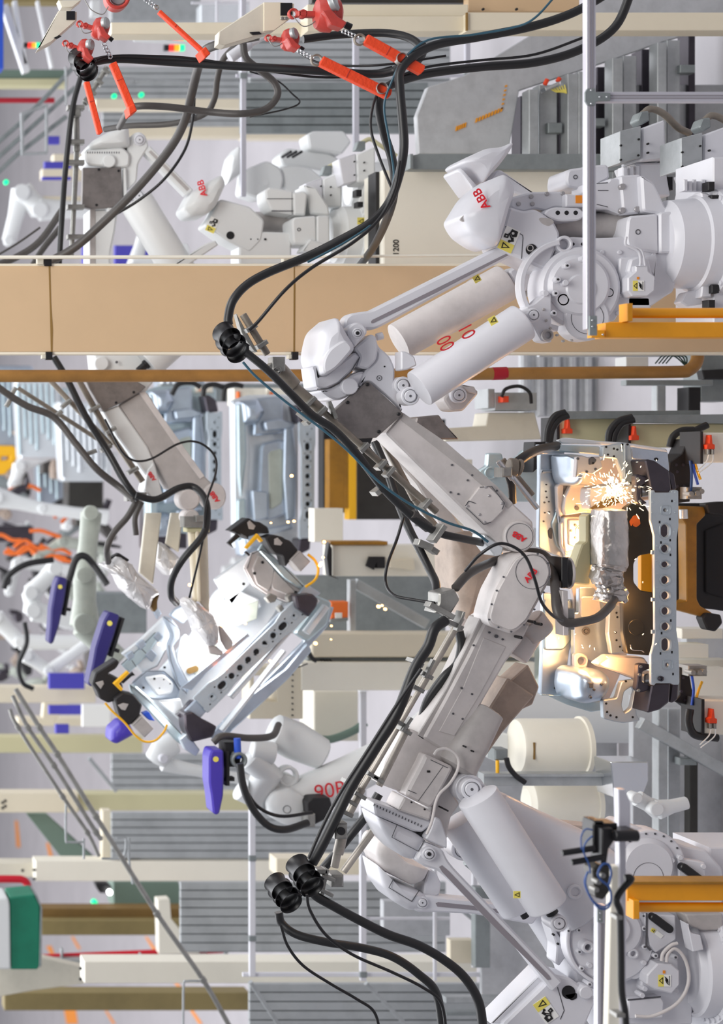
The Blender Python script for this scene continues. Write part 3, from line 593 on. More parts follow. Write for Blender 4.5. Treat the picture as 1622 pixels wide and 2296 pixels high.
for p in T(22, "365,975 320,1155 325,1350 345,1500 418,1645 910,1140 915,1305 1015,1385 1195,1400 830,430 380,830 305,893 255,970 235,1065 225,1160 905,1025"): b.disc(p[0], p[1], D - .058, 2.4, .004, 0, 10)
b.build('bolt_recess', 'seam', C)
B().ring(*T(22, "288,808")[0], D - .1, 17, 10, .1, 2).ring(*T(22, "405,1310")[0], D - .1, 14, 7, .08, 2).ring(*T(22, "815,1368")[0], D - .06, 12, 6, .08, 2).build('lifting_eye', 'white', C)
B().prism(T(22, "230,890 300,860 420,740 390,860 280,1020 240,1020 160,980"), D - .05, .1, 3, 5).build('cylinder_bracket', 'white', C)
B().disc(*T(22, "825,1530")[0], D - .02, 17, .09, 2).disc(*T(22, "385,1720")[0], D - .1, 15, .1, 2).build('end_cap', 'white', C)
# motor boxes with black caps
q = B().prism(T(22, "930,1010 1195,1020 1200,1240 1020,1360 960,1300 930,1200"), D - .06, .2, 3, 4).prism(T(22, "1215,500 1465,540 1465,720 1220,720"), D - .04, .2, 3, 4).build('motor_box', 'white', C)
b = B()
for s_ in ("1075,1095", "1345,640"):
    x, y = T(22, s_)[0]; b.prism([(x + (px * .80 - py * .6), y + (px * .6 + py * .8)) for px, py in [(v, u) for u, v in capsule(0, 0, 9, 30)]], D - .1, .05, 2)
b.build('black_cap', 'black', q, 'black oval cap')
balancer_label(q, *T(22, "990,1155")[0], D - .064, 30, 4.5); B().prism(T(22, "1010,1175 1030,1160 1085,1200 1060,1230 1005,1190"), D - .064, .003, 0).build('paper_label', 'label_white', q)
B().prism(T(22, "930,1000 940,1000 940,1290 980,1330 960,1340 925,1300"), D - .064, .01, 0).build('box_gap', 'seam', q)
B().prism(T(22, "890,1440 1210,1380 1220,1450 1210,1720 880,1700"), D - .02, .15, 3, 4).build('motor_plate', 'white', C)
o = B().prism(T(22, "960,1530 1030,1455 1160,1460 1230,1520 1230,1650 1160,1730 1010,1690 930,1640 935,1560"), D - .12, .14, 3, 2).build('motor_cap', 'white', C)
hot_sticker(C, *T(22, "1085,1610")[0], D - .124, 13)
b = B().tube([p + (D - .12,) for p in T(22, "1065,1430 1080,1360 1150,1290 1210,1270")], 4, 10).tube([p + (D - .12,) for p in T(22, "1110,1440 1120,1370 1180,1320 1250,1370 1300,1480 1310,1620 1260,1750 1160,1850 980,1930 830,1930")], 4, 10)
b.build('motor_cable', 'white_worn', C, angle=60)
B().prism(T(22, "770,1780 1060,1755 1090,1800 1080,1950 760,1960"), D - .03, .2, 3, 4).build('lower_motor', 'white', C)
seamline(C, T(22, "760,1785 1060,1755"), D - .032, 3)
B().prism(T(22, "1300,1090 1340,1180 1420,1200 1450,1330 1350,1350 1330,1250"), D - .18, .1, 2, 2).build('cable_plate', 'white', C)
b = B().prism(T(22, "1280,1010 1622,1000 1622,1150 1440,1160 1330,1120"), D - .1, .2, 3, 6); b.build('connector_cover', 'grey_arm', C)
# arc bracket left of the gearbox, lower arm with pinch sticker
B().prism(T(22, "60,1120 100,1110 130,1190 240,1340 140,1480 110,1450 120,1300"), D + .1, .15, 3, 4).build('arc_bracket', 'white', C)
B().bolts(T(22, "92,1195 132,1278 190,1345"), D + .09, 2.6, .02).build('bracket_hole', 'dark_hole', C)
B().prism([(1130, 2296), (1245, 2185), (1283, 2195), (1340, 2240), (1300, 2330), (1150, 2400)], D - .06, .25, 5, 6).build('link_arm', 'white', C)
B().disc(*T(22, "225,1715")[0], D - .064, 15, .01, 0, 24).prism(T(22, "190,1740 300,1720 300,1770 250,1790"), D - .064, .01, 0, 4).build('arm_hole', 'dark_hole', C)
seamline(C, T(22, "120,1650 185,1880 150,1960"), D - .06)
pinch_sticker(C, *T(22, "20,1880")[0], D - .064, 27, 145)
B().prism([(1130, 2296), (1245, 2185), (1225, 2170), (1100, 2296)], D + .0, .2, 3, 4).build('link_edge', 'white', C)
# hose rails of C
b = B().cyl((1035, 1385, D - .15), (941, 1547, D - .15), 8, None, 16).cyl((941, 1547, D - .15), (812, 1768, D - .15), 6.5, None, 16).cyl((922, 1560, D - .1), (800, 1775, D - .1), 5, None, 14).cyl((914, 1633, D - .2), (850, 1762, D - .2), 7.5, None, 14).cyl((812, 1768, D - .17), (780, 1830, D - .17), 9, None, 16).cyl((850, 1845, D + .35), (770, 1955, D + .35), 8, None, 14).cyl((768, 1872, D - .2), (758, 1915, D - .2), 12, None, 16)
b.cyl((770, 1850, D - .2), (750, 1945, D - .2), 9, None, 16); b.build('hose_rail', 'rail_tube', C, 'metal hose rail along the arm')
b = B()
for (x, y, a) in ((938, 1487, 28), (960, 1515, 28), (940, 1545, 28), (905, 1625, 30), (912, 1640, 30), (838, 1740, 30), (850, 1748, 30), (790, 1760, 30), (810, 1785, 30), (790, 1800, 30), (780, 1825, 25)):
    c_, s_ = math.cos(math.radians(a)), math.sin(math.radians(a)); b.bar((x - c_ * 14, y - s_ * 14), (x + c_ * 14, y + s_ * 14), 9, .12, D - .25, 1.5)
b.bar((905, 1640), (925, 1610), 7, .05, D - .27, 1).bar((775, 1795), (800, 1750), 7, .05, D - .27, 1).bar((955, 1520), (975, 1480), 6, .05, D - .27, 1); b.build('rail_clamp', 'zinc', C)
b = B().box(752, 1846, 780, 1882, D - .3, .15, 4).box(745, 1962, 772, 1990, D - .1, .15, 5); o = b.build('rail_knuckle', 'zinc', C)
B().disc(766, 1864, D - .31, 9, .01, 0).build('knuckle_hole', 'dark_hole', o)
b = B().bar((735, 1950), (720, 2020), 8, .1, D - .2, 1).bar((722, 1965), (752, 1975), 8, .1, D - .22, 1).bar((720, 1995), (748, 2010), 8, .1, D - .22, 1).box(712, 1950, 735, 1960, D - .2, .1); b.build('gripper_plate', 'zinc', C)
b = B().prism([(985, 1330), (1020, 1320), (1032, 1345), (1010, 1380), (975, 1375), (985, 1350)], D - .25, .2, 4, 4); b.bar((965, 1355), (1020, 1385), 12, .1, D - .3, 1).bar((1000, 1390), (1040, 1410), 10, .12, D - .22, 1).bar((1042, 1372), (1028, 1415), 6, .12, D - .24, 1)
b.build('hose_saddle', 'zinc', C)
b = B().box(1260, 1250, 1275, 1318, D - .1, .3).build('tool_flange', 'black', C)
b = B().cyl((1257, 1285, D), (1272, 1285, D), 34, None, 26).build('tool_changer', 'black', C)
b = B().cyl((1272, 1285, D), (1278, 1285, D), 36, None, 26).bar((1268, 1325), (1270, 1425), 12, .12, D - .25, 1).build('flange_ring', 'sheet_warm', C)
b = B().box(1270, 1365, 1290, 1412, D - .2, .12, 3).box(1264, 1412, 1278, 1424, D - .15, .06, 2); b.build('hose_clamp', 'zinc', C)
# ================================================================ ROBOT D : behind C
D2 = 12.7
Dd = thing('welding_robot', 'white welding robot directly behind the lower front robot, its cover and cylinder showing beneath', 'robot', FX(D2), 2330, D2)
B().pillow(T(21, "130,1560 200,1500 300,1600 480,1760 690,1850 770,1880 700,2020 560,2080 200,1900 110,1690"), D2 - .1, .3, .08, 8, 4).build('barrel', 'white_worn', Dd)
b = B().pillow([(843, 1935), (880, 1975), (935, 1995), (965, 2012), (945, 2040), (915, 2040), (880, 2020), (855, 1985)], D2 - .1, .3, .08, 8, 4).build('arm_cover', 'white', Dd, angle=28)
seamline(b, T(11, "1145,1000 1115,1055 1255,1140 1300,1070"), D2 - .18, 1.4)
B().prism(T(21, "780,1880 860,1930 920,2060 900,2200 700,2250 720,2050"), D2 - .1, .2, 3, 5).build('rod_bracket', 'white', Dd)
o = B().prism(T(11, "1255,1180 1290,1120 1350,1100 1400,1110 1622,1130 2000,1180 2030,1220 1990,1280 1622,1215 1380,1205 1290,1205"), D2 - .15, .12, 4, 6).build('parallel_rod', 'white', Dd)
B().prism(T(11, "1400,1150 1415,1143 1622,1165 1900,1205 1900,1225 1622,1190 1410,1170"), D2 - .154, .01, 0).build('rod_groove', 'groove', o)
hub(Dd, *T(11, "1320,1147")[0], D2 - .17, 14, 'rod_pin', t=.04)
hub(Dd, *T(21, "1180,1650")[0], D2 - .2, 25, 'cylinder_joint', t=.15); hub(Dd, *T(21, "1225,1660")[0], D2 - .25, 15, 'cylinder_pivot', t=.1)
balancer(Dd, (1030, 1835), (1165, 2035), 44, D2 - .45, 'white')
B().loft([(1100, 1880, D2 + .1, 45, .15), (1180, 1950, D2 + .1, 60, .15), (1290, 2080, D2 + .1, 80, .2), (1420, 2260, D2 + .1, 100, .2)], 3).build('lower_arm', 'white', Dd)
B().cyl((1058, 1915, D2 + .3), (1100, 1950, D2 + .3), 30, None, 20).build('arm_boss', 'galv_dark', Dd)
gear_ring(Dd, 1560, 1640, 2290, 120, D2 + .5)
# ================================================================ car front body being welded (J)
def holed_bar(parent, d, tr=lambda p: p, name='radiator_support', m='bar_sheet'):
    """front cross member with the row of holes; tr maps its own px frame to the picture"""
    ks = tr.s if hasattr(tr, 's') else 1
    M = lambda pts: [tr(p) for p in pts]
    out = T(23, "212,360 225,352 245,356 250,375 375,375 385,356 420,352 438,362 440,640 425,740 422,1480 440,1600 447,1900 440,1920 395,1920 380,1908 255,1908 245,1925 225,1922 218,1905 218,1680 240,1600 250,1500 245,720 215,600")
    hs = [(331, 515, 14, 14), (331, 682, 33, 52), (332, 825, 32, 32), (333, 952, 31, 24), (333, 1078, 32, 33), (334, 1202, 32, 33), (335, 1327, 32, 32), (336, 1452, 33, 33), (336, 1597, 33, 52), (348, 1760, 13, 18)]
    cut = [[T(23, '%f,%f' % p)[0] for p in (capsule(x, y, w_, h) if h > w_ * 1.15 else circ(x, y, w_, 22, h))] for x, y, w_, h in hs]
    sq = [(385, 443), (369, 587), (286, 612), (371, 757), (297, 776), (373, 875), (376, 1403), (302, 1505), (385, 1658), (293, 1668), (394, 1834)]
    o = B().prism(M(out), d, .03, 1.2 * ks, 2 * ks, holes=[M(c) for c in cut]).build(name, m, parent)
    b = B()
    for (x, y, w_, h), c in zip(hs, cut):
        if w_ < 20: c2 = [T(23, '%f,%f' % p)[0] for p in rnd([(x - 34, y - 40), (x + 44, y - 40), (x + 44, y + 40), (x - 34, y + 40)], 22)]; c1 = inset(c2, 1.2)
        else: c2 = inset(c, -4.2 if inset(c, -4)[0] else 4); c1 = inset(c, -2.6)
        b.prism(M(c2), d - .006, .012, .8 * ks, holes=[M(c1)])
    b.build('hole_rim', m, o)
    k = B()
    for x, y in sq: k.prism(M(T(23, "%d,%d %d,%d %d,%d %d,%d" % (x - 6, y - 10, x + 7, y - 10, x + 7, y + 10, x - 6, y + 10))), d - .001, .004, 0)
    k.build('slot', 'dark_hole', o)
    k = B()
    for x, y in ((232, 372), (418, 372), (232, 453), (415, 450), (228, 537), (415, 535), (256, 695), (268, 805), (265, 922), (270, 1030), (272, 1140), (268, 1252), (270, 1362), (268, 1475), (262, 1585), (236, 1748), (232, 1830), (240, 1910), (425, 1740), (412, 1580), (405, 690), (402, 1360)):
        q = tr(T(23, '%d,%d' % (x, y))[0]); k.disc(q[0], q[1], d - .002, 3 * ks, .006, .8 * ks, 10)
    k.build('weld_dimple', m, o, kind='stuff')
    return o
D = 12.7
J = thing('unfinished_car', 'bare steel car front end glowing orange under sparks, holed bar facing right', 'car body', 1520, 1310, D)
holed_bar(J, D - .1)
B().prism(T(23, "225,838 245,838 245,872 222,872"), D - .09, .02, .5).prism(T(23, "226,1220 248,1220 248,1250 226,1250"), D - .09, .02, .5).prism(T(23, "226,1480 250,1478 250,1508 226,1510"), D - .09, .02, .5).build('bar_tab', 'bar_sheet', J)
o = B().ring(*T(23, "302,1872")[0], D - .12, 6, 3, .02, 1).build('weld_nut', 'rail_dark', J)
B().prism(T(23, "250,390 420,390 415,740 410,1480 425,1890 250,1890"), D + .1, .05, 1, 2).build('added_dark_backing', 'rail_dark', J, 'dark plate added behind the holes')  # plate added so no light shows through the bar
# crash boxes
for pts, pl in (("170,120 190,105 250,120 350,190 365,200 385,360 375,375 250,375 215,352", "345,190 405,225 425,345 385,358"), ("222,1922 255,1908 375,1908 365,2060 290,2120 200,2145 185,2140", "385,1915 440,1920 430,2040 390,2065 365,2060")):
    o = B().prism(T(23, pts), D - .06, .22, 3, 4).build('crash_box', 'rail_dark', J, 'dark coated crash box')
    B().prism(T(23, pl), D - .02, .1, 2, 3).build('crash_box_flange', 'rail_dark', o)
for pts, bl in (("90,240 110,226 140,235 190,250 195,300 150,310 135,420 165,440 190,460 140,475 110,460 95,380", "112,262 125,330 130,445"), ("115,1760 145,1748 210,1755 215,1790 150,1810 145,1900 205,1920 210,1960 130,1985 98,1960 110,1880", "138,1775 128,1840 122,1965")):
    o = B().prism(T(23, pts), D - .03, .06, 2, 5).build('mount_bracket', 'rail_dark', J); B().bolts(T(23, bl), D - .035, 3.6, .02).build('bracket_bolt', 'zinc', o)
    x, y = T(23, pts)[0]; B().prism([(x + 14, y + 22), (x + 34, y + 14), (x + 36, y + 45), (x + 14, y + 48)], D + .01, .2, 2, 2).build('rail_end', 'chrome', o)
# cowl / left panels
B().prism(T(9, "545,95 690,100 695,150 555,150"), D + .55, .06, 1, 2).build('cowl_end', 'sheet', J)
o = B().prism(T(9, "550,150 680,152 690,240 660,280 645,480 620,560 630,610 690,690 720,740 715,770 600,725 545,700 545,600 550,300"), D + .62, .05, 2, 5).build('cowl_panel', 'sheet', J)
B().prism(T(9, "552,235 685,235 685,262 552,275"), D + .61, .03, 6, 3).build('panel_bead', 'sheet', o)
B().prism(T(9, "600,600 615,580 625,590 622,650 605,640"), D + .612, .01, 0, 3).bolts(T(9, "590,330 588,370 593,405 605,430 580,435 582,495 608,490 575,545"), D + .612, 2, .01).build('panel_hole', 'seam', o)
B().prism(T(9, "620,560 650,480 660,560 700,690 725,745 700,740 650,690"), D + .6, .06, 2, 4).build('panel_edge', 'sheet_blue', o)
o = B().prism(T(9, "570,960 620,965 640,1010 745,1000 745,1250 725,1300 700,1480 695,1560 555,1560 565,1320 570,1100"), D + .62, .05, 2, 5).build('cowl_panel', 'sheet', J)
B().prism(T(9, "570,1000 740,1005 740,1240 690,1300 575,1300"), D + .605, .03, 4, 8).build('panel_field', 'sheet_blue', o)
B().disc(*T(9, "643,1520")[0], D + .612, 3, .01, 0, 12).build('panel_hole', 'dark_hole', o)
B().prism(T(9, "555,1560 600,1565 720,1620 850,1660 920,1650 920,1600 760,1590 700,1560"), D + .5, .06, 2, 4).build('wing_flange', 'sheet_blue', J)
# firewall, warm panels, recesses
fw = B().prism(T(9, "655,330 700,300 1040,120 1060,300 1060,1350 950,1600 740,1580 750,1000 690,700"), D + .58, .04, 1, 3).build('firewall', 'sheet_warm', J)
B().prism(T(9, "735,330 830,330 830,490 700,510 690,470 700,400"), D + .5, .05, 2, 3).build('firewall_panel', 'sheet_warm', fw)
B().prism(T(9, "690,520 820,520 820,740 780,700 700,730 690,640"), D + .52, .04, 2, 6).prism(T(9, "720,535 815,535 815,680 770,700 720,680"), D + .505, .02, 2, 5).build('firewall_recess', 'sheet_warm', fw)
B().disc(*T(9, "795,605")[0], D + .5, 14, .01, 0, 26).build('firewall_opening', 'mesh_grey', fw)
B().bolts(T(9, "760,568 735,600 760,640 780,585 795,655 770,468 760,270 770,180"), D + .498, 3, .01).disc(*T(9, "768,468")[0], D + .495, 5, .01, 0, 14).build('firewall_hole', 'seam', fw)
B().prism(T(9, "650,340 690,310 690,510 670,520 655,460"), D + .54, .04, 2, 3).prism(T(9, "670,560 690,540 690,690 720,740 700,740 675,680"), D + .53, .04, 2, 3).build('firewall_rib', 'sheet_warm', fw)
# tunnel / lower recess
o = B().prism(T(9, "780,930 870,930 910,1000 960,1120 960,1320 900,1380 750,1330 750,1080 780,1080"), D + .5, .05, 2, 6).build('floor_pan', 'sheet', fw)
B().prism(T(9, "790,985 900,985 915,1100 790,1105"), D + .49, .02, 2, 8).build('pan_opening', 'sheet_warm', o)
B().ring(*T(9, "822,1187")[0], D + .49, 9, 5, .01, 1).disc(*T(9, "822,1187")[0], D + .488, 4, .01, 0).build('pan_plug', 'seam', o)
B().prism(T(9, "755,1320 800,1315 835,1340 830,1400 780,1410 755,1400"), D + .45, .05, 2, 6, holes=[T(9, ' '.join('%f,%f' % p for p in circ(800, 1362, 26, 18)))]).build('pan_ring', 'sheet_warm', o)
B().prism(T(9, "960,1020 1020,1040 1060,1310 970,1320 950,1200"), D + .4, .05, 2, 3).build('side_member', 'bar_sheet', fw)
B().bolts(T(9, "1000,1080 1005,1105 995,1195 1000,1240 1020,1278 1040,1300"), D + .396, 2.4, .01).build('member_hole', 'dark_hole', fw)
# strut towers
def rough_dome(pts, d, t, lift, r): return B().pillow(T(9, pts), d, t, lift, r, 7)
o = rough_dome("700,160 730,150 800,160 830,175 800,220 790,300 760,340 730,330 710,280", D + .35, .25, .14, 8).build('strut_tower', 'sheet', J)
B().prism(T(9, "770,165 800,160 830,170 900,165 920,230 860,270 800,260 760,290"), D + .2, .05, 2, 3).build('tower_plate', 'sheet_warm', o)
B().prism(T(9, "840,180 860,165 885,185 870,210 840,215"), D + .19, .02, 1, 3).bolts(T(9, "775,178 880,240 862,205 828,255"), D + .19, 3, .012).build('tower_clip', 'seam', o)
o = rough_dome("730,1430 770,1405 900,1410 940,1450 935,1520 890,1590 800,1610 740,1590 720,1520", D + .3, .25, .16, 10).build('strut_tower', 'sheet', J)
B().prism(T(9, "835,1490 865,1490 865,1520 840,1520"), D + .12, .03, 1).bolts(T(9, "870,1530 915,1498 850,1575"), D + .13, 3, .05).build('tower_clip', 'seam', o)
# inner wing at the top
o = B().prism(T(9, "660,70 700,55 900,75 1050,85 1290,120 1300,140 1080,110 900,95 680,90"), D + .5, .05, 2, 3).build('wing_flange', 'sheet_pale', J)
o = B().prism(T(9, "555,98 660,95 900,105 920,160 850,150 700,140 640,130"), D + .45, .05, 2, 4).build('wing_inner', 'sheet_blue', J)
o = B().prism(T(9, "920,105 1040,85 1080,95 1090,180 1180,320 1120,330 1050,330 1030,260 1000,180 915,170"), D + .18, .05, 2, 4).build('wing_bracket', 'bar_sheet', J)
B().bolts(T(9, "940,110 1005,125 1030,115 1035,95 1065,95 950,155 985,165 1025,330 1085,320 985,120"), D + .176, 2.6, .01).build('bracket_hole', 'dark_hole', o)
B().prism(T(9, "1045,90 1055,90 1055,330 1046,330"), D + .16, .02, 1).build('bracket_bead', 'bar_sheet', o)
o = B().prism(T(9, "1085,110 1300,140 1310,240 1300,300 1180,290 1170,190 1090,180"), D + .25, .05, 2, 4).build('wing_panel', 'sheet', J); B().disc(*T(9, "1232,181")[0], D + .246, 4.5, .01, 0, 14, 3.6).build('panel_hole', 'dark_hole', o)
# lower wing bracket
o = B().prism(T(9, "920,1590 1000,1580 1030,1480 1110,1470 1120,1490 1160,1560 1110,1600 1120,1680 1140,1710 1040,1725 980,1715 925,1700"), D + .18, .05, 2, 5, holes=[rnd(T(9, "1045,1540 1090,1510 1110,1530 1085,1640 1045,1670 1030,1620"), 5)]).build('wing_bracket', 'bar_sheet', J)
B().bolts(T(9, "945,1660 965,1680 1000,1690 1095,1690 1055,1480 940,1610"), D + .176, 2.6, .01).build('bracket_hole', 'dark_hole', o)
o = B().prism(T(9, "890,1380 960,1330 1160,1340 1190,1380 1130,1390 1115,1470 1040,1440 920,1400"), D + .15, .12, 3, 5).build('side_rail', 'sheet_warm', J)
o = B().prism(T(9, "840,350 1000,320 1190,360 1195,420 1000,440 850,480 835,420"), D + .25, .14, 3, 5).build('side_rail', 'sheet_warm', J)
B().prism(T(9, "845,470 920,420 1010,400 1030,430 960,455 880,480"), D + .24, .02, 0).build('rail_mouth', 'brown', o)
# dark inner panel with notch
o = B().prism(T(9, "1045,470 1100,430 1160,440 1195,500 1215,620 1215,730 1130,745 1100,790 1100,900 1140,950 1215,960 1225,1200 1200,1330 1060,1320 1040,1200 1035,1020 1045,700"), D + .12, .05, 2, 6).build('dark_panel', 'dark_panel', J)
B().prism(T(9, "1075,545 1100,510 1130,510 1140,560 1115,580 1095,570 1100,550 1085,575"), D + .115, .01, 0, 3).build('panel_cutout', 'orange_pale', o)
B().disc(*T(9, "1115,1165")[0], D + .117, 18, .01, 1).build('panel_dimple', 'dark_panel', o)
b = B().tube([p + (D + .1,) for p in T(9, "1080,1265 1090,1295 1140,1300 1160,1310")], 1.2, 6).build('wire_clip', 'chrome', o)
# sparks (uncountable) and their light
random.seed(3); b = B(); c0 = (1384, 1105)
for i in range(300):
    a = random.uniform(0, 2 * math.pi); r = abs(random.gauss(0, 1)) * 36; x, y = c0[0] + r * math.cos(a) * 1.15 - 6, c0[1] + r * math.sin(a) * .85 - 6
    L = random.uniform(1.5, 6) * (1 + r / 60); aa = a + random.uniform(-.6, .6); d = D + random.uniform(-.2, .15)
    b.beam((x, y, d), (x + L * math.cos(aa), y + L * math.sin(aa), d), random.uniform(.6, 1.3), .003)
for i in range(34):
    x, y = random.uniform(1210, 1480), random.uniform(1030, 1500); L = random.uniform(2, 6); aa = random.uniform(0, 6.28)
    b.beam((x, y, D - .15), (x + L * math.cos(aa), y + L * math.sin(aa), D - .15), random.uniform(.6, 1.1), .003)
tag(b.build('weld_sparks', 'spark', None, kind='stuff'), 'white hot weld sparks spraying over the car front body', 'sparks')
b = B()
for i in range(26):
    b.disc(1385 + random.gauss(0, 14), 1095 + random.gauss(0, 8), D - .1 + random.uniform(-.05, .1), random.uniform(1.2, 3.6), .01, 0, 10)
tag(b.build('weld_flare', 'spark', None, kind='stuff'), 'bright molten spot at the middle of the spark shower', 'sparks')
def glow(name, X, Y, d, e, c=(1, .5, .17), r=.06):
    l = bpy.data.lights.new(name, 'POINT'); l.energy = e; l.color = c; l.shadow_soft_size = r; o = bpy.data.objects.new(name, l); col.objects.link(o); o.location = P(X, Y, d)
glow('weld_light', 1380, 1100, D + .28, 42); glow('weld_light', 1330, 1215, D + .38, 20); glow('weld_light', 1300, 1462, D + .3, 6); glow('weld_light', 1400, 1345, D + .05, 3); glow('weld_light', 1375, 1490, D + .05, 4)
# welding gun with foil sleeve carried by C
Gn = thing('welding_gun', 'weld gun in a wrinkled silver sleeve on a tan bracket, inside the glowing car front', 'weld gun', 1300, 1285, D)
B().prism(T(18, "570,1905 640,1920 660,1830 740,1600 800,1560 800,1200 860,1160 870,1900 860,2170 800,2180 570,2150"), D + .05, .12, 3, 3).build('gun_bracket', 'olive_pale', Gn)
B().prism(T(18, "865,1160 920,1150 925,1840 870,1900"), D + .04, .16, 2, 2).build('gun_rail', 'galv_dark', Gn)
def sleeve(pts, ws, ts, amp, n):
    out = []
    for (p, q, w0, w1, t0, t1) in zip(pts, pts[1:], ws, ws[1:], ts, ts[1:]):
        for k in range(n): f = k / n; out.append((p[0] + (q[0] - p[0]) * f, p[1] + (q[1] - p[1]) * f, D - .06, w0 + (w1 - w0) * f, t0 + (t1 - t0) * f))
    return B().loft(out + [(pts[-1][0], pts[-1][1], D - .06, ws[-1], ts[-1])], 3.0, 26, (.12, .12)).jit(amp)
sleeve(T(18, "1130,1110 1125,1300 1130,1600 1135,1880 1120,1950"), (31, 32, 33, 32, 29), (.13, .14, .14, .13, .12), .0035, 5).build('foil_sleeve', 'foil', Gn, 'wrinkled silver foil sleeve', 24)
sleeve(T(18, "1110,1930 1080,2040 1140,2180 1160,2290 1150,2400"), (28, 30, 24, 30, 31), (.1, .11, .08, .1, .11), .009, 5).build('foil_sleeve', 'foil', Gn, 'crumpled silver foil sleeve', 18)
B().prism(T(18, "1200,1940 1310,1930 1320,2080 1210,2060"), D - .02, .1, 2, 3).build('gun_body', 'galv_dark', Gn)
# cables on C wrist
hose('hose', [(1022, 1318, 11.8), (1050, 1288, 11.9), (1090, 1266, 12.05), (1140, 1248, 12.25), (1190, 1238, 12.25), (1222, 1246, 12.2), (1241, 1275, 12.05), (1245, 1320, 11.85), (1250, 1370, 11.75), (1268, 1395, 11.75), (1300, 1395, 11.8), (1340, 1385, 11.95), (1368, 1360, 12.2), (1378, 1345, 12.5)], 10, 'thick dark hose bent over the wrist and into the silver sleeved weld gun', 'rubber_grey', n=14)
hose('cable', [(1044, 1280, 11.5), (1075, 1245, 11.4), (1115, 1220, 11.35), (1150, 1225, 11.35), (1180, 1250, 11.35), (1200, 1300, 11.35), (1215, 1350, 11.4), (1240, 1380, 11.5), (1262, 1392, 11.6)], 3.6, 'thin black cable arched across the lettered wrist', 'black', cat='cable')
# ================================================================ gripper / part behind B: clear blue sheet and gun at (1130,1050)
Q = thing('clamp_gun', 'small clamp gun head with black hose and steel rod, left of the glowing car front', 'weld gun', 1145, 1060, 12.3)
B().cyl((1140, 1048, 12.3), (1158, 1050, 12.3), 22, None, 22).cyl((1160, 1048, 12.3), (1168, 1050, 12.3), 20, None, 22).build('gun_ring', 'conduit', Q)
B().cyl((1117, 1034, 12.2), (1150, 1075, 12.2), 6, None, 14).cyl((1150, 1070, 12.2), (1206, 1140, 12.2), 6, None, 14).build('gun_rod', 'chrome', Q)
B().box(1128, 1048, 1150, 1070, 12.15, .15, 3).build('gun_block', 'zinc', Q)
hose('hose', [(1150, 1045, 12.4), (1180, 1022, 12.5), (1210, 1008, 12.8), (1250, 1000, 13.2)], 11, 'black hose running from the small clamp gun head up behind the car front', 'rubber')
hose('hose', [(1140, 1062, 12.45), (1148, 1090, 12.5), (1150, 1125, 12.6)], 9, 'short black hose hanging below the small clamp gun head', 'rubber')
Sx = thing('car_sidewall', 'pale blue steel side panel standing behind the clamp gun head', 'car panel', 1200, 1060, 13.9)
B().prism(T(9, "245,145 330,145 340,200 430,160 460,120 470,200 550,200 550,430 400,430 230,360 190,250 240,220"), 13.9, .05, 3, 6).build('panel', 'sheet_blue', Sx); B().ring(*T(9, "265,262")[0], 13.88, 14, 11, .03, 2).build('panel_plug', 'sheet_blue', Sx)
B().prism(T(9, "200,620 530,580 540,720 330,830 230,640"), 13.9, .05, 3, 4).build('panel_sill', 'sheet_pale', Sx)
# ================================================================ held body K (tilted)
D = 16.4
K = thing('unfinished_car', 'bright tilted steel car front end held up in the air by grippers', 'car body', 560, 1600, D)
class TrK:
    s = .745
    def __call__(s_, p):
        x, y = (p[0] - 1492) * .745, (p[1] - 1318) * .745; a = math.radians(46.2); c_, n_ = math.cos(a), math.sin(a)
        return (566 + x * c_ - y * n_, 1470 + x * n_ + y * c_)
trk = TrK(); holed_bar(K, D - .25, trk, m='bar_sheet')
B().prism([trk(p) for p in T(23, "250,390 420,390 415,740 410,1480 425,1890 250,1890")], D - .225, .02, 1, 2).build('added_dark_backing', 'black_matt', K)  # added black plate keeps the tilted bar's holes dark
B().prism([(470, 1650), (560, 1560), (680, 1440), (720, 1370), (750, 1360), (735, 1405), (570, 1590), (490, 1670)], D + .15, .05, 2, 5).build('lower_panel', 'sheet', K)
B().prism([(330, 1590), (400, 1480), (470, 1380), (560, 1290), (640, 1310), (680, 1315), (425, 1590), (400, 1640)], D + .4, .04, 2, 4).build('bay_floor', 'sheet_pale', K)
B().prism([(410, 1600), (690, 1310), (720, 1330), (700, 1345), (440, 1620)], D - .2, .05, 1.5, 2).build('bar_flange', 'sheet', K)
B().prism(T(16, "1020,1040 1240,1015 1315,1090 1290,1180 1190,1310 1150,1270 1050,1200"), D - .35, .3, 4, 5).build('crash_box', 'rail_dark', K, 'dark crash box at its upper right corner')
B().prism(T(15, "890,1880 960,1860 1060,1930 1200,2000 1160,2100 960,2150 900,2030"), D - .3, .25, 4, 6).build('crash_box', 'rail_dark', K)
o = B().prism(T(16, "380,690 480,500 600,470 760,690 900,850 1180,1010 1060,1080 1000,1160 660,1030 500,920"), D - .05, .06, 3, 6).build('wing_inner', 'sheet_warm', K)
B().prism(T(16, "480,700 560,520 640,560 760,700 740,870 690,990 540,900"), D - .07, .02, 2, 5).prism(T(16, "760,720 1000,960 1060,1040 940,1040 740,960 720,900"), D - .07, .02, 2, 5).build('wing_field', 'grey_arm', o)
B().bolts(T(16, "612,622 512,760 375,893 1030,998"), D - .08, 3.4, .01).build('wing_hole', 'dark_hole', o)
B().prism(T(16, "560,470 620,380 760,560 1000,760 1220,990 1180,1010 880,820 720,640"), D - .1, .06, 2, 4).build('wing_flange', 'sheet_blue', K)
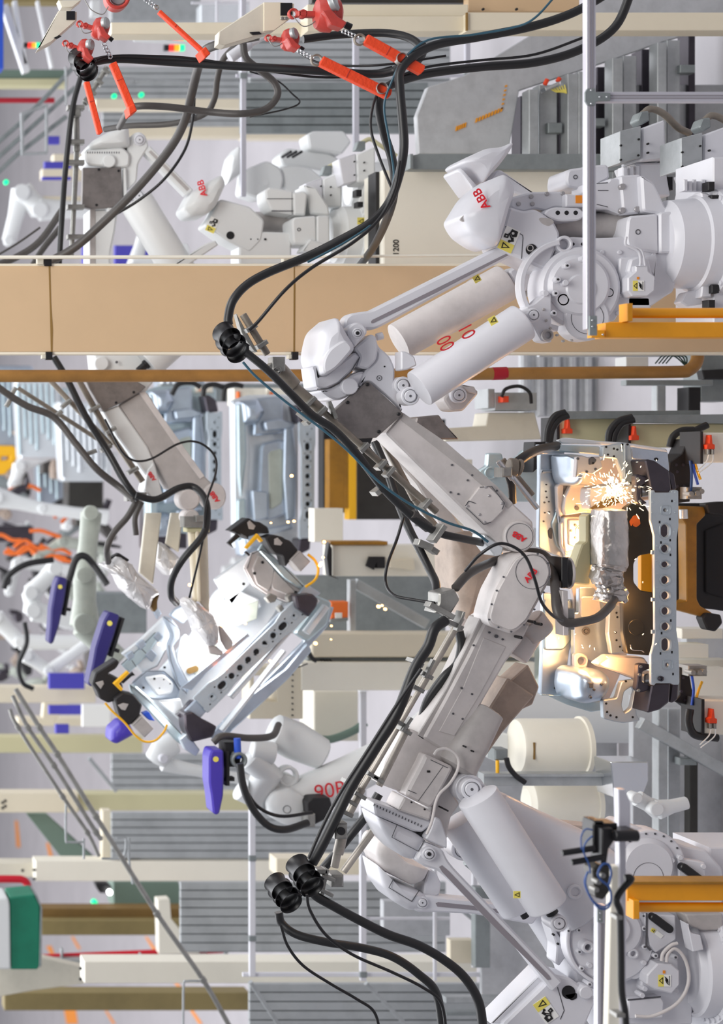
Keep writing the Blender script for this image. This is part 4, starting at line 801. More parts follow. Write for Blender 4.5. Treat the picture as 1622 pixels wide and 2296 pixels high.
# engine bay: firewall and floor seen inside
o = B().prism([(300, 1560), (360, 1500), (430, 1420), (480, 1330), (560, 1250), (600, 1300), (640, 1340), (580, 1430), (440, 1590), (420, 1640), (380, 1640)], D + .3, .04, 2, 4).build('firewall', 'sheet_pale', K)
B().prism(T(15, "860,1170 900,1130 1090,1290 1060,1380 940,1650 900,1600 820,1380"), D + .2, .03, 2, 4).prism(T(16, "20,1180 330,980 560,1080 600,1180 200,1340 120,1290"), D + .2, .03, 2, 4).build('bay_panel', 'sheet_pale', o)
B().prism(T(15, "1090,1310 1180,1200 1220,1320 1030,1540 950,1480"), D + .19, .02, 1, 2).prism(T(16, "180,1340 340,1180 560,1100 540,1330 300,1420"), D + .19, .02, 1, 2).build('bay_field', 'greenish', o)
ov = capsule(0, 0, 7, 14); o2 = B().prism([(432 + x * .35 - y * .93, 1502 + x * .93 - y * .35 * -1) for x, y in ov], D + .18, .01, 0).build('bay_hole', 'brown', o)
B().prism(T(15, "700,970 770,980 850,1090 850,1170 790,1250 830,1400 950,1620 920,1700 830,1600 760,1380 740,1240 780,1150"), D + .05, .1, 5, 8).build('inner_rail', 'sheet', K)
B().prism(T(15, "640,1030 700,970 820,1080 780,1170 720,1280 640,1430 500,1500 440,1420 300,1320 480,1180"), D + .25, .05, 3, 5).build('cowl_panel', 'sheet_pale', K)
B().prism(T(15, "300,1420 480,1260 620,1120 660,1160 540,1340 380,1500"), D + .22, .03, 3, 5).build('cowl_field', 'sheet_blue', K)
B().prism(T(15, "400,1600 540,1480 700,1480 790,1560 850,1660 830,1760 700,1760 560,1740"), D + .1, .06, 3, 8).build('strut_tower', 'sheet', K)
B().prism(T(15, "520,1540 700,1510 800,1600 780,1690 640,1720"), D + .05, .04, 4, 8).build('tower_field', 'sheet_pale', K)
B().prism(T(15, "380,1610 440,1620 600,1760 880,2080 1030,2240 1000,2270 820,2140 600,1900 400,1690"), D - .1, .08, 3, 4).build('side_sill', 'sheet_blue', K)
B().prism(T(15, "640,1760 860,1740 900,1880 870,1960 800,1900"), D - .0, .05, 3, 5).build('wheel_arch', 'sheet_pale', K)
B().prism(T(15, "820,1900 880,1860 900,1830 960,1760 1020,1760 980,1880 900,1940"), D - .15, .1, 2, 3).build('mount_bracket', 'rail_dark', K)
B().prism(T(15, "850,2120 920,2060 1040,2220 1000,2280 900,2220"), D - .2, .1, 2, 3).build('wing_bracket', 'bar_sheet', K)
B().prism([(600, 1270), (560, 1240), (480, 1300), (520, 1360), (540, 1330)], D + .2, .05, 3, 5).build('cowl_panel', 'sheet_pale', K)
b = B().bar((715, 1345), (520, 1565), 9, .1, D - .2, 2).bar((735, 1360), (690, 1420), 12, .1, D - .18, 2).bar((640, 1460), (500, 1640), 8, .1, D - .05, 2); b.build('lower_cross_member', 'sheet_pale', K)
B().prism([(700, 1330), (745, 1350), (735, 1400), (690, 1440), (660, 1420), (690, 1380)], D + .0, .08, 4, 8).build('lower_bracket', 'sheet_blue', K)
B().prism([(560, 1560), (640, 1500), (690, 1440), (700, 1460), (650, 1520), (520, 1640), (500, 1620)], D + .1, .06, 3, 5).build('lower_panel', 'sheet', K)
for s_, k_, dd in (("380,690 500,920 660,1030 1000,1160", 16, -.072), ("470,520 600,460 760,560 1180,985", 16, -.102), ("420,700 480,500", 16, -.072)): seamline(K, T(k_, s_), D + dd, 1.6)
for s_, dd in (("745,1240 765,1380 835,1600 915,1695", .048), ("700,975 850,1092 850,1170 792,1250 832,1400 945,1620", .048), ("300,1420 480,1260 620,1120", .218), ("400,1600 540,1482 700,1482 788,1560 848,1660", .098), ("385,1612 600,1800 880,2090", -.102), ("500,1500 640,1432 720,1282", .248), ("560,1342 480,1262", .218), ("440,1440 400,1380", .218)): seamline(K, T(15, s_), D + dd, 1.5)
B().bolts(T(15, "708,1447"), D + .19, 3, .01).bolts(T(15, "612,1553 510,1637"), D + .046, 3, .01).bolts(T(15, "700,1560 760,1600 660,1640"), D + .046, 1.6, .01).build('body_hole', 'dark_hole', K)
B().prism(T(15, "520,1330 580,1270 640,1330 590,1400"), D + .21, .03, 2, 3).build('cowl_stamping', 'sheet', K)
B().prism(T(15, "440,1230 500,1180 540,1230 480,1290"), D + .21, .03, 2, 3).build('cowl_stamping', 'sheet', K)
B().prism(T(15, "340,1330 400,1290 430,1340 370,1390"), D + .21, .03, 2, 3).build('cowl_stamping', 'sheet', K)
B().prism(T(15, "600,1160 650,1110 700,1160 650,1210"), D + .21, .03, 2, 3).build('cowl_stamping', 'sheet', K)
B().prism(T(16, "650,1070 720,1010 800,1050 770,1120 700,1140"), D - .2, .08, 2, 3).prism(T(16, "800,1200 850,1150 890,1220 840,1260"), D - .2, .08, 2, 3).prism(T(16, "915,1060 960,1010 1020,1040 1000,1100 940,1130"), D - .2, .08, 2, 3).build('hinge_bracket', 'zinc', K)
B().prism(T(15, "860,1640 960,1560 1100,1440 1480,1130 1503,1150 1100,1500 960,1660"), D - .22, .03, 1, 1).build('bar_upper_flange', 'sheet', K)
B().prism(T(15, "590,900 640,880 680,940 640,1000"), D + .1, .05, 2, 3).prism(T(15, "750,960 800,900 900,850 960,960 880,1040"), D + .15, .05, 3, 5).build('cowl_bracket', 'sheet', K)
glow('arc_light', 450, 1440, D - .05, 13, (1, .97, .95), .15); glow('arc_light', 520, 1370, D - .05, 10, (1, .97, .95), .15); glow('arc_light', 380, 1610, D - .25, 3, (1, .97, .95), .15)
b = B()
for x, y in T(15, "945,675 1240,1065 1365,1205 1380,1320 1280,1460 660,1230 1430,1290 1180,800") + T(16, "340,375 720,125 935,115 1010,105 1390,365 1375,560 1355,635 1335,660 1480,1420 1475,1590 1280,1640 710,1860 280,1770 150,1960 20,1080 265,1615 400,1390") + [(655, 1067), (858, 1358), (865, 1366), (850, 1360)]:
    b.disc(x, y, D - .4, random.uniform(1.6, 4), .02, 0, 10)
tag(b.build('spark_drops', 'spark_orange', None, kind='stuff'), 'scattered glowing spark drops around the tilted car front', 'sparks')
# grippers on K
for nm, X, Y, lab in (('g', 590, 1215, 'black clamp gripper with yellow angle holding the tilted car front at its upper corner'), ('h', 285, 1590, 'black clamp gripper with yellow angle holding the tilted car front at its lower corner')):
    g = thing('clamp_gripper', lab, 'gripper', X, Y, D - .3)
    if X > 500:
        W = lambda s: T(16, s)
        b = B().prism(W("200,230 330,130 430,60 520,110 570,110 680,180 700,260 560,260 430,300 440,340 380,300 300,260 240,230"), D - .2, .2, 3, 4).prism(W("640,310 740,270 860,300 900,330 960,350 1060,470 960,600 900,680 860,540 760,520 700,440"), D - .3, .2, 3, 4); b.build('clamp_body', 'black_matt', g)
        B().prism(W("390,440 550,260 620,350 590,370 545,320 420,455"), D - .35, .06, 1, 1).build('angle_bracket', 'yellow_bright', g)
        B().prism(W("170,380 290,260 330,300 220,390 250,440"), D - .2, .05, 1).bar(W("400,490")[0], W("450,535")[0], 5, .05, D - .3, 1).build('clamp_jaw', 'black', g)
        B().prism(W("960,600 1080,475 1215,610 1090,740"), D - .35, .2, 2, 1).build('valve_box', 'grey_arm', g)
        B().prism(W("420,120 450,95 525,165 500,210 440,200"), D - .21, .02, 1).prism(W("760,330 800,310 865,375 840,410 760,400"), D - .31, .02, 1).build('clamp_plate', 'grey_arm', g)
        B().tube([p + (D - .3,) for p in W("1180,520 1270,600 1310,720 1270,840 1150,930")], 3, 8).build('signal_cable', 'yellow_bright', g, angle=60)
    else:
        W = lambda s: T(15, s)
        b = B().prism(W("30,1600 60,1500 170,1430 260,1370 290,1400 250,1460 180,1500 300,1560 320,1640 240,1760 180,1780 100,1740 70,1660"), D - .2, .2, 3, 4).prism(W("240,1740 320,1680 420,1700 500,1800 470,1900 380,1990 310,1960 270,1860"), D - .3, .2, 3, 4); b.build('clamp_body', 'black_matt', g)
        B().prism(W("230,1600 360,1480 380,1500 280,1600 320,1650 300,1670"), D - .35, .06, 1, 1).build('angle_bracket', 'yellow_bright', g)
        B().prism(W("300,1580 410,1490 435,1520 400,1530 320,1600"), D - .25, .05, 1).build('clamp_jaw', 'black', g)
        B().prism(W("405,1990 500,1900 605,2020 520,2105"), D - .35, .2, 2, 1).build('valve_box', 'grey_arm', g)
        B().prism(W("60,1590 130,1570 140,1600 110,1650"), D - .21, .02, 1).prism(W("270,1800 320,1780 370,1790 340,1850 300,1840"), D - .31, .02, 1).build('clamp_plate', 'grey_arm', g)
        B().tube([p + (D - .3,) for p in W("150,1780 220,1860 330,1960 430,2080 520,2140 620,2130 700,2050 730,1980")], 2.6, 8).build('signal_cable', 'yellow_bright', g, angle=60)
        B().prism(W("500,1880 560,1860 600,1920 620,1950 560,1940"), D - .3, .1, 2, 3).build('valve', 'blue_bright', g)
# foil-covered guns of G on K
for i, (pts, lab) in enumerate((("115,490 180,460 270,400 310,430 400,480 450,570 630,720 660,760 590,800 570,880 540,910 400,800 300,700 240,580", 'crumpled pale foil sleeve of a weld gun above the tilted car front, upper left'), ("880,840 940,790 1020,850 1170,970 1200,1050 1210,1200 1180,1240 1100,1240 1000,1100 950,960", 'crumpled pale foil sleeve of a weld gun down inside the tilted car front'), ("630,260 700,290 850,430 800,560 730,590 610,440", 'crumpled pale foil sleeve behind the flat beige gun arms'))):
    g = thing('weld_gun_cover', lab, 'weld gun', *T(15, pts)[3], D - .4)
    p = T(15, pts); B().pillow(p, D - (.5 if i != 2 else .1), .2, .12, 6, 7).jit(.0045).build('foil_sleeve', 'foil_far', g, None, 22)
    if i == 0: B().prism(T(15, "575,870 600,800 660,765 640,830 640,900 610,930"), D - .5, .1, 2, 2).build('sleeve_mouth', 'brown', g)
    if i == 0: B().prism(T(15, "180,430 280,375 380,440 360,460 290,430 230,450"), D - .48, .1, 2, 2).build('gun_plate', 'black_matt', g)
    if i == 1:
        B().prism(T(15, "1210,1060 1240,1060 1350,1210 1340,1260 1290,1290 1230,1200"), D - .45, .1, 3, 4).prism(T(15, "1110,1250 1180,1240 1260,1310 1240,1340 1130,1320"), D - .45, .1, 3, 4).build('electrode_arm', 'sheet_warm', g)
for pts, lab in (("530,0 680,0 600,670 470,560", 'flat beige gun arm over the tilted car front, left one of two beside foil sleeves'), ("770,0 880,0 840,370 720,290", 'flat beige gun arm hanging behind, right beside the other flat arm'), ):
    one(B().prism(T(15, pts), D - .2, .05, 2, 2), 'gun_arm', 'beige_dirty', lab, 'gun arm')
g = thing('gun_arm', 'beige ribbed gun arm hanging from the clamped wrist into the tilted car front', 'gun arm', *T(15, "1040,800")[0], D - .5)
B().prism(T(15, "1030,170 1110,170 1130,940 1040,840"), D - .45, .04, 2).build('arm_web', 'beige_dirty', g); B().bar(T(15, "965,160")[0], T(15, "1010,830")[0], 12, .08, D - .5, 3).bar(T(15, "1015,160")[0], T(15, "1035,830")[0], 7, .1, D - .55, 2).build('arm_flange', 'beige', g)
B().box(*T(15, "915,140")[0], *T(15, "1130,180")[0], D - .55, .15, 2).build('arm_mount', 'olive_pale', g)
# ================================================================ rear bodies L, M
class TrN:
    def __init__(s_, s, cx, cy): s_.s = s; s_.cx = cx; s_.cy = cy
    def __call__(s_, p): return (s_.cx + (p[0] - 1492) * s_.s, s_.cy + (p[1] - 1318) * s_.s)
for (cx, cy, s, d, lab, m) in ((690, 1078, .6, 20.5, 'pale steel car front end standing far back in line with its bar upright', 'sheet_pale'), (482, 1045, .56, 22.5, 'bluish steel car front end left of the pale one, farther back', 'sheet_blue')):  # the second shell takes a bluer, darker sheet
    t = TrN(s, cx, cy); g = thing('unfinished_car', lab, 'car body', cx, cy + 160, d); R = lambda pts: [t(p) for p in pts]
    holed_bar(g, d - .1, t)
    o = B().prism(R(T(9, "540,150 690,100 1040,90 1300,130 1300,300 1195,330 1195,1550 1000,1640 560,1600")), d + .4, .1, 3, 6).build('body_shell', m, g)
    B().prism(R(T(9, "560,170 700,150 720,700 690,1500 570,1540")), d + .3, .05, 3, 6).build('cowl_panel', m, o)
    B().prism(R([(1320, 1180), (1400, 1160), (1420, 1200), (1420, 1440), (1340, 1470), (1310, 1420)]), d + .2, .1, 4, 12).prism(R([(1300, 1010), (1400, 1000), (1400, 1140), (1290, 1150)]), d + .25, .1, 3, 6).build('bay_panel', 'sheet', o)
    B().prism(R([(1345, 1210), (1400, 1195), (1400, 1400), (1350, 1430)]), d + .19, .03, 2, 10).build('bay_field', 'greenish', o)
    B().pillow(R([(1230, 1020), (1300, 1010), (1330, 1060), (1300, 1110), (1240, 1110)]), d + .2, .2, .15, 6).pillow(R([(1230, 1520), (1300, 1500), (1330, 1550), (1300, 1600), (1240, 1600)]), d + .2, .2, .15, 6).build('strut_tower', 'sheet', g)
    B().prism(R(T(23, "170,120 250,120 350,190 385,360 250,375 215,352")), d - .05, .3, 3, 4).prism(R(T(23, "222,1922 375,1908 365,2060 200,2145")), d - .05, .3, 3, 4).build('crash_box', 'rail_dark', g)
    B().prism(R(T(23, "250,390 420,390 415,740 410,1480 425,1890 250,1890")), d, .05, 1, 2).build('added_dark_backing', 'dark_panel', g)  # added dark sheet stops light showing through the far bars
    for q in ("600,180 680,180 690,700 640,1100 610,900", "600,1120 680,1100 690,1500 600,1520", "1060,420 1140,400 1180,700 1170,1300 1080,1330 1050,900", "740,1020 900,1040 900,1300 760,1330", "860,350 1020,330 1160,370 1160,420 880,450", "880,1400 1140,1350 1150,1400 900,1460"): B().prism(R(T(9, q)), d + .12, .08, 3, 6).build('body_stamping', 'sheet_blue' if q[0] == '6' else 'sheet', g)
# ================================================================ REAR ROBOTS
def rear_forearm_stuff(): pass
D = 16.0
E = thing('welding_robot', 'white rear robot with a bare grey plate on its elbow, beside the orange straps', 'robot', FX(D), 420, D)
B().pillow(T(1, "555,965 600,915 720,850 800,825 835,828 845,955 800,965 600,975"), D - .05, .3, .12, 8, 4).build('arm_cover', 'white_far', E, angle=28)
B().prism(T(1, "552,975 800,955 845,1000 840,1080 780,1090 570,1072 550,1030"), D - .1, .35, 4, 8).disc(*T(1, "710,1045")[0], D - .14, 14.5, .1, 2).build('motor_drum', 'white_far', E)
b = B()
for i in range(14): b.box(196 + i * 5.4, 340, 197.6 + i * 5.4, 344, D - .104, .01, 0)
b.build('rim_notch', 'seam', E)
o = B().prism(T(1, "830,960 850,880 900,850 945,875 970,950 900,1060 890,1180 830,1240 800,1200 800,1090"), D - .06, .3, 4, 8).build('elbow_housing', 'white_far', E)
hub(E, *T(1, "908,907")[0], D - .08, 13, 'rod_pin', t=.04)
o = B().prism(T(1, "540,1088 790,1085 800,1340 590,1355 535,1340"), D - .12, .08, 2, 2).build('side_plate', 'steel_plate', E, 'bare grey steel side plate'); B().bolts(T(1, "643,1100 772,1108 628,1330"), D - .13, 3, .02).build('plate_bolt', 'black', o)
B().prism(T(1, "800,1090 820,1090 830,1320 770,1370 700,1370 700,1345 800,1340"), D - .1, .3, 2, 3).build('arm_side', 'white_far', E)
B().prism(T(1, "585,1355 770,1350 750,1500 720,1640 715,2250 580,2250 585,1640"), D, .35, 5, 4).build('forearm', 'white_far', E); B().prism(T(1, "585,1360 620,1360 620,2250 582,2250"), D - .01, .02, 1).build('forearm_flange', 'grey_arm', E)
o = B().prism(T(1, "930,980 975,945 1260,1235 1210,1270"), D - .05, .12, 3, 4).build('parallel_rod', 'white_far', E); B().prism(T(1, "965,985 980,975 1230,1225 1215,1240"), D - .054, .01, 0).build('rod_groove', 'grey_arm', o)
balancer(E, T(1, "880,1300")[0], T(1, "1180,1790")[0], 38, D - .15, 'white_far'); hub(E, *T(1, "905,1270")[0], D - .1, 14, 'cylinder_pivot', t=.1)
o = B().prism(T(1, "1130,1720 1340,1580 1400,1560 1420,1590 1200,1738"), D - .3, .12, 3, 3).build('lower_rod', 'white_far', E)
b = B().cyl((170, 250, D - .1), (172, 340, D - .1), 8, None, 14).cyl((172, 340, D - .1), (160, 575, D - .1), 6, None, 14).cyl((240, 150, D - .1), (188, 235, D - .1), 6, None, 14); b.build('hose_rail', 'zinc', E)
b = B()
for y in (235, 312, 358, 458, 525): b.box(152, y, 190, y + 10, D - .2, .1, 1.5)
b.box(166, 240, 182, 260, D - .2, .1, 3)
for t in (0, .3, .6, .85): b.bar((232 - 50 * t, 152 + 80 * t), (246 - 50 * t, 164 + 80 * t), 8, .1, D - .16, 1)
b.build('rail_clamp', 'zinc', E)
gear_ring(E, 1000, 1060, 460, 60, D + .6, None, 'white_far')
# robot F (right of E) on the beige pedestal line
Fr = thing('welding_robot', 'white rear robot with red lettered cover and warning sticker, left of the black hoses', 'robot', FX(D), 490, D)
o = B().pillow(T(1, "1185,1360 1245,1250 1350,1180 1440,1135 1465,1195 1400,1340 1335,1400 1225,1410"), D - .1, .3, .1, 8, 4).build('counterweight_cover', 'white_far', Fr, angle=28)
text('ABB', *T(1, "1315,1222")[0], D - .215, 15, -105, 'red_logo', o, bold=.5)
B().prism(T(1, "1330,1460 1385,1390 1430,1290 1622,1340 1720,1430 1700,1560 1622,1640 1550,1600 1470,1560"), D - .06, .3, 4, 8).build('lower_arm', 'white_far', Fr); B().disc(*T(1, "1497,1528")[0], D - .064, 9, .01, 0).build('arm_hole', 'dark_hole', Fr)
pinch_sticker(Fr, *T(1, "1380,1460")[0], D - .065, 17, 24)
B().prism(T(2, "20,1540 60,1500 360,1510 360,1720 20,1720"), D - .05, .3, 4, 8).build('robot_frame', 'white_far', Fr); B().bolts(T(2, "95,1553 140,1553 190,1553"), D - .06, 2.6, .01).build('frame_bolt', 'dark_hole', Fr)
B().loft([(545, 500, D + .3, 24, .1), (640, 500, D + .3, 26, .12), (680, 500, D + .3, 26, .12)], 2.3).build('arm_motor_housing', 'grey_arm', Fr)
B().prism(T(2, "190,1235 215,1215 370,1240 370,1395 230,1370 195,1300"), D - .05, .3, 4, 4).prism(T(2, "370,1250 440,1240 465,1260 450,1400 375,1395"), D - .06, .3, 4, 4).build('drive_motor', 'white_far', Fr)
seamline(Fr, T(2, "200,1290 370,1290"), D - .052); seamline(Fr, T(2, "230,1370 370,1370"), D - .052, 2.4)
B().prism(T(2, "440,1200 520,1215 600,1340 610,1400 480,1390 465,1260"), D - .0, .3, 4, 5).build('frame_web', 'white_far', Fr)
B().prism(T(2, "362,1430 380,1410 520,1400 525,1590 380,1585 370,1560"), D - .15, .3, 4, 6).prism(T(2, "525,1400 605,1400 608,1600 525,1590"), D - .16, .3, 3, 5).build('motor_box', 'white_far', Fr); B().ring(*T(2, "408,1490")[0], D - .155, 4, 2.6, .01, 0).build('box_plug', 'seam', Fr)
gear_ring(Fr, 735, 800, 530, 66, D + .2, None, 'white_far')
B().prism(T(2, "480,1550 620,1600 600,1640 430,1630"), D - .2, .2, 3, 4).build('connector_cover', 'white_far', Fr)
b = B().box(799, 425, 812, 440, D - .4, .1).box(802, 452, 815, 464, D - .4, .1); b.build('rubber_stop', 'black', Fr)
balancer_label(Fr, *T(2, "810,1435")[0], D - .3, 0, 8)
# neighbours further right/back, seen above F
G2 = thing('welding_robot', 'white welding robot farthest back in the upper row, above the lettered rear robot', 'robot', FX(17.8), 410, 17.8)
d = 17.8
B().pillow(T(1, "1480,1090 1500,1010 1550,945 1575,1000 1560,1130 1470,1200"), d, .25, .08, 5, 4).build('counterweight_cover', 'white_far', G2)
B().prism(T(2, "40,1250 60,1100 200,1040 290,1090 310,1160 290,1250 150,1290"), d, .3, 4, 10).disc(*T(2, "190,1187")[0], d - .01, 7, .01, 0).build('lower_arm', 'white_far', G2)
B().prism(T(2, "290,1080 380,1070 480,1090 560,1150 560,1250 320,1250"), d + .05, .3, 4, 8).prism(T(2, "280,1010 330,960 480,980 600,990 680,1040 680,1130 460,1090 300,1070"), d + .3, .3, 4, 8).build('robot_frame', 'white_far', G2)
B().prism(T(2, "460,870 500,850 700,850 750,920 690,1000 480,965"), d + .2, .3, 4, 6).build('drive_motor', 'white_far', G2)
B().bolts(T(2, "100,1388 140,1388 355,985 390,985 425,985"), d - .2, 3, .3).build('frame_bolt', 'dark_hole', G2)
gear_ring(G2, 780, 850, 420, 55, d + .4, None, 'white_far')
for X, Y, dd, lab in ((745, 425, 16.2, 'white connector box at the rear, left of the two beside the black hoses'), (820, 370, 16.0, 'white connector box at the rear right against the black hoses')):
    q = thing('connector_box', lab, 'connector box', X, Y, dd)
    B().prism([(X - 20, Y - 24), (X + 22, Y - 42), (X + 22, Y + 40), (X - 18, Y + 38)], dd, .3, 3, 4).build('box_body', 'white_far', q)
    B().prism([(X - 60, Y - 14), (X - 22, Y - 26), (X - 20, Y + 36), (X - 50, Y + 44)], dd + .02, .2, 2, 2).build('side_plate', 'white', q)
    B().bolts([(X - 24, Y - 8), (X - 24, Y + 22), (X - 2, Y - 6), (X - 2, Y + 12)], dd - .02, 1.8, .02).build('box_screw', 'ink', q)
    B().prism([(X - 22, Y - 34), (X - 16, Y - 54), (X, Y - 54), (X, Y - 34)], dd + .05, .1, 2, 2).build('plug', 'galv_dark', q)
    B().tube([(X - 8, Y - 50), (X + 10, Y - 58), (X + 30, Y - 46), (X + 70, Y - 20)], 5, 8, 6, dd + .15).build('plug_cable', 'olive_pale', q, angle=60)
    B().prism([(X + 0, Y + 40), (X + 25, Y + 40), (X + 32, Y + 150), (X + 4, Y + 160), (X - 16, Y + 80)], dd + .1, .2, 3, 5).build('terminal_block', 'white_far', q)
# robot G : big arm coming from behind the column, carrying guns
D = 15.9
G = thing('welding_robot', 'white welding robot arm sloping down from behind the brown pipe, holding the tilted car front', 'robot', FX(D), 930, D)
B().prism([(200, 700), (330, 700), (330, 800), (350, 850), (310, 900), (220, 880)], D + .1, .35, 4, 8).disc(228, 815, D + .05, 16, .1, 2).build('elbow_housing', 'white_far', G); B().disc(262, 812, D + .06, 3, .01, 0).build('housing_hole', 'seam', G)
balancer(G, (470, 690), (330, 815), 38, D, 'white_far')
o = B().prism(T(4, "550,830 830,820 950,890 920,920 800,990 670,1050 580,900"), D - .05, .1, 2, 2).build('side_plate', 'steel_plate', G); B().bolts(T(4, "755,993 870,925"), D - .06, 3, .02).build('plate_bolt', 'black', o)
B().prism(T(4, "670,1050 770,1010 960,1280 1010,1400 1060,1600 990,1620 940,1560 960,1480 850,1330 760,1210"), D - .02, .3, 3, 3).build('forearm_side', 'white_far', G)
B().prism(T(4, "770,1010 910,920 960,930 1060,1090 1320,1460 1420,1560 1440,1660 1400,1690 1330,1600 1250,1540 1110,1560 1020,1400"), D, .3, 4, 4).build('forearm', 'grey_arm', G)
B().prism(T(4, "900,925 945,920 1060,1090 1330,1470 1300,1490 1180,1330"), D - .01, .03, 1).build('forearm_flange', 'white_worn', G)
o = B().disc(482, 1113, D - .05, 26, .2, 3, 28, 30).build('wrist_cover', 'white_worn', G); text('ABB', 482, 1114, D - .055, 11, -125, 'red_logo', o, bold=.4)
o = B().prism(T(4, "940,1560 960,1430 1000,1380 1060,1600 1000,1620"), D - .05, .1, 2, 4).build('wrist_guard', 'white_far', G); text('ABB', 341, 1068, D - .055, 9, -125, 'red_logo', o, bold=.4)
B().disc(425, 1120, D - .05, 24, .2, 3).disc(430, 1160, D - .05, 18, .2, 3).build('wrist_flange', 'white_worn', G)
b = B().box(412, 1158, 470, 1182, D - .1, .15, 2).box(285, 1104, 330, 1124, D - .1, .15, 4).box(440, 1156, 468, 1170, D - .15, .1, 1); b.build('hose_clamp', 'zinc', G)
b = B().cyl((175, 850, D - .1), (240, 965, D - .1), 7, None, 14).cyl((240, 965, D - .1), (320, 1080, D - .1), 7, None, 14).cyl((110, 850, D - .05), (250, 1000, D - .05), 6, None, 14).cyl((40, 870, D + .1), (220, 985, D + .1), 5, None, 14); b.build('hose_rail', 'conduit', G)
b = B()
for x, y, a in ((215, 915, 60), (250, 965, 60), (150, 905, 50), (130, 930, 50), (240, 1005, 60), (30, 880, 30), (22, 900, 30), (205, 1015, 70), (300, 1055, 60)):
    c_, s_ = math.cos(math.radians(a)), math.sin(math.radians(a)); b.bar((x - s_ * 13, y + c_ * 13), (x + s_ * 13, y - c_ * 13), 9, .1, D - .2, 2)
b.build('rail_clamp', 'zinc', G)
# robot H
D = 16.6
H = thing('welding_robot', 'white welding robot with red 90R painted on its arm, below the tilted car front', 'robot', FX(D), 1740, D)
o = B().loft([(640, 1808, D, 50, .2), (700, 1780, D, 46, .2), (780, 1740, D, 42, .18), (900, 1680, D, 40, .18), (1010, 1600, D + .2, 42, .18)], 2.6, 28).build('lower_arm', 'white_far', H)
text('90R', 742, 1773, D - .245, 34, -10, 'red_ink', o, 'painted_number')
o = B().pillow([(595, 1800), (610, 1775), (650, 1765), (690, 1790), (705, 1830), (690, 1850), (640, 1850), (605, 1832)], D - .2, .3, .08, 10, 4).build('elbow_cover', 'white_far', H); B().ring(644, 1815, D - .285, 9, 8, .004, 0).build('groove', 'seam', o)
B().prism([(590, 1760), (615, 1740), (640, 1735), (670, 1745), (660, 1760), (620, 1770), (600, 1800)], D - .1, .3, 3, 8).ring(648, 1742, D - .12, 24, 16, .1, 3).build('elbow_housing', 'white_far', H)
B().cyl((565, 1680, D - .1), (615, 1690, D - .1), 26, None, 24).loft([(560, 1700, D - .05, 30, .14), (600, 1735, D - .05, 34, .16), (570, 1790, D, 32, .16), (540, 1770, D, 26, .14)], 2.4).build('upper_arm', 'white_far', H)
B().loft([(615, 1640, D + .1, 40, .18), (660, 1660, D + .1, 44, .18), (720, 1690, D + .1, 36, .16)], 2.2).build('wrist_housing', 'white_far', H)
B().prism([(688, 1800), (700, 1790), (740, 1788), (745, 1805), (735, 1835), (705, 1850), (690, 1835)], D - .4, .2, 3, 4).build('cable_guard', 'black_matt', H); B().box(688, 1825, 708, 1855, D - .45, .15, 3).build('hose_clamp', 'zinc', H)
gear_ring(H, 1030, 1080, 1600, 60, D + .6, None, 'white_far')
W2 = thing('welding_robot', 'small white robot arm left of the purple weld gun, under the tilted car front', 'robot', FX(18), 1700, 18)
B().loft([(350, 1705, 18, 26, .12), (365, 1680, 18, 28, .13), (390, 1665, 18, 24, .12)], 2.4).loft([(365, 1712, 18, 17, .08), (440, 1728, 18, 13, .07), (560, 1750, 18, 12, .07), (640, 1790, 18, 16, .08)], 2.6).build('arm', 'white_far', W2); B().disc(368, 1702, 17.8, 10, .1, 2).build('pivot_cap', 'white', W2)
def purple_gun(a, b_, w_, d, label, dark=False):
    g = thing('weld_gun', label, 'weld gun', *b_, d); A, C = V(a), V(b_); u = (C - A).normalized(); n = V((-u.y, u.x)); W = lambda t, s_: tuple(A + (C - A) * t + n * s_ * w_)
    B().prism([W(0, -.9), W(0, .7), W(.12, 1), W(.5, 1), W(.7, .7), W(.97, .45), W(1, 0), W(.97, -.4), W(.7, -.9), W(.3, -1)], d, .25, 4, 6).build('gun_shell', 'purple_dark' if dark else 'purple', g, 'purple gun shell')
    B().disc(*W(.14, .1), d - .004, w_ * .38, .01, 0, 12).build('gun_sticker', 'label_yellow', g); q = B().bar(W(.02, -1.5), W(.55, -1.5), w_ * .5, .15, d + .05, 2).bar(W(.45, -1.0), W(.45, -2.4), w_ * .5, .1, d + .08, 2).build('gun_frame', 'black_matt', g); return g
g = purple_gun((486, 1682), (486, 1828), 17, 15.8, 'bright purple weld gun held upright beside the white robot marked 90R')
B().box(503, 1665, 540, 1720, 15.9, .2, 3).build('gun_mount', 'black_matt', g); B().cyl((532, 1655, 15.85), (534, 1700, 15.85), 8, None, 14).build('gun_valve', 'blue_bright', g); B().ring(538, 1705, 15.8, 18, 11, .1, 3).build('hose_collar', 'galv_dark', g)
purple_gun((255, 1375), (203, 1540), 16, 17, 'dark purple weld gun, right one of two, above the black clamp gripper', True)
purple_gun((140, 1295), (114, 1445), 13, 19, 'dark purple weld gun, left one of two, hanging from the grey robot', True)
g = thing('weld_gun', 'bright purple gun nose showing under the black clamp gripper', 'weld gun', 270, 1640, 17); B().pillow([(244, 1660), (246, 1635), (268, 1615), (290, 1622), (302, 1645), (260, 1668)], 17, .2, .1, 6).build('gun_shell', 'purple', g)
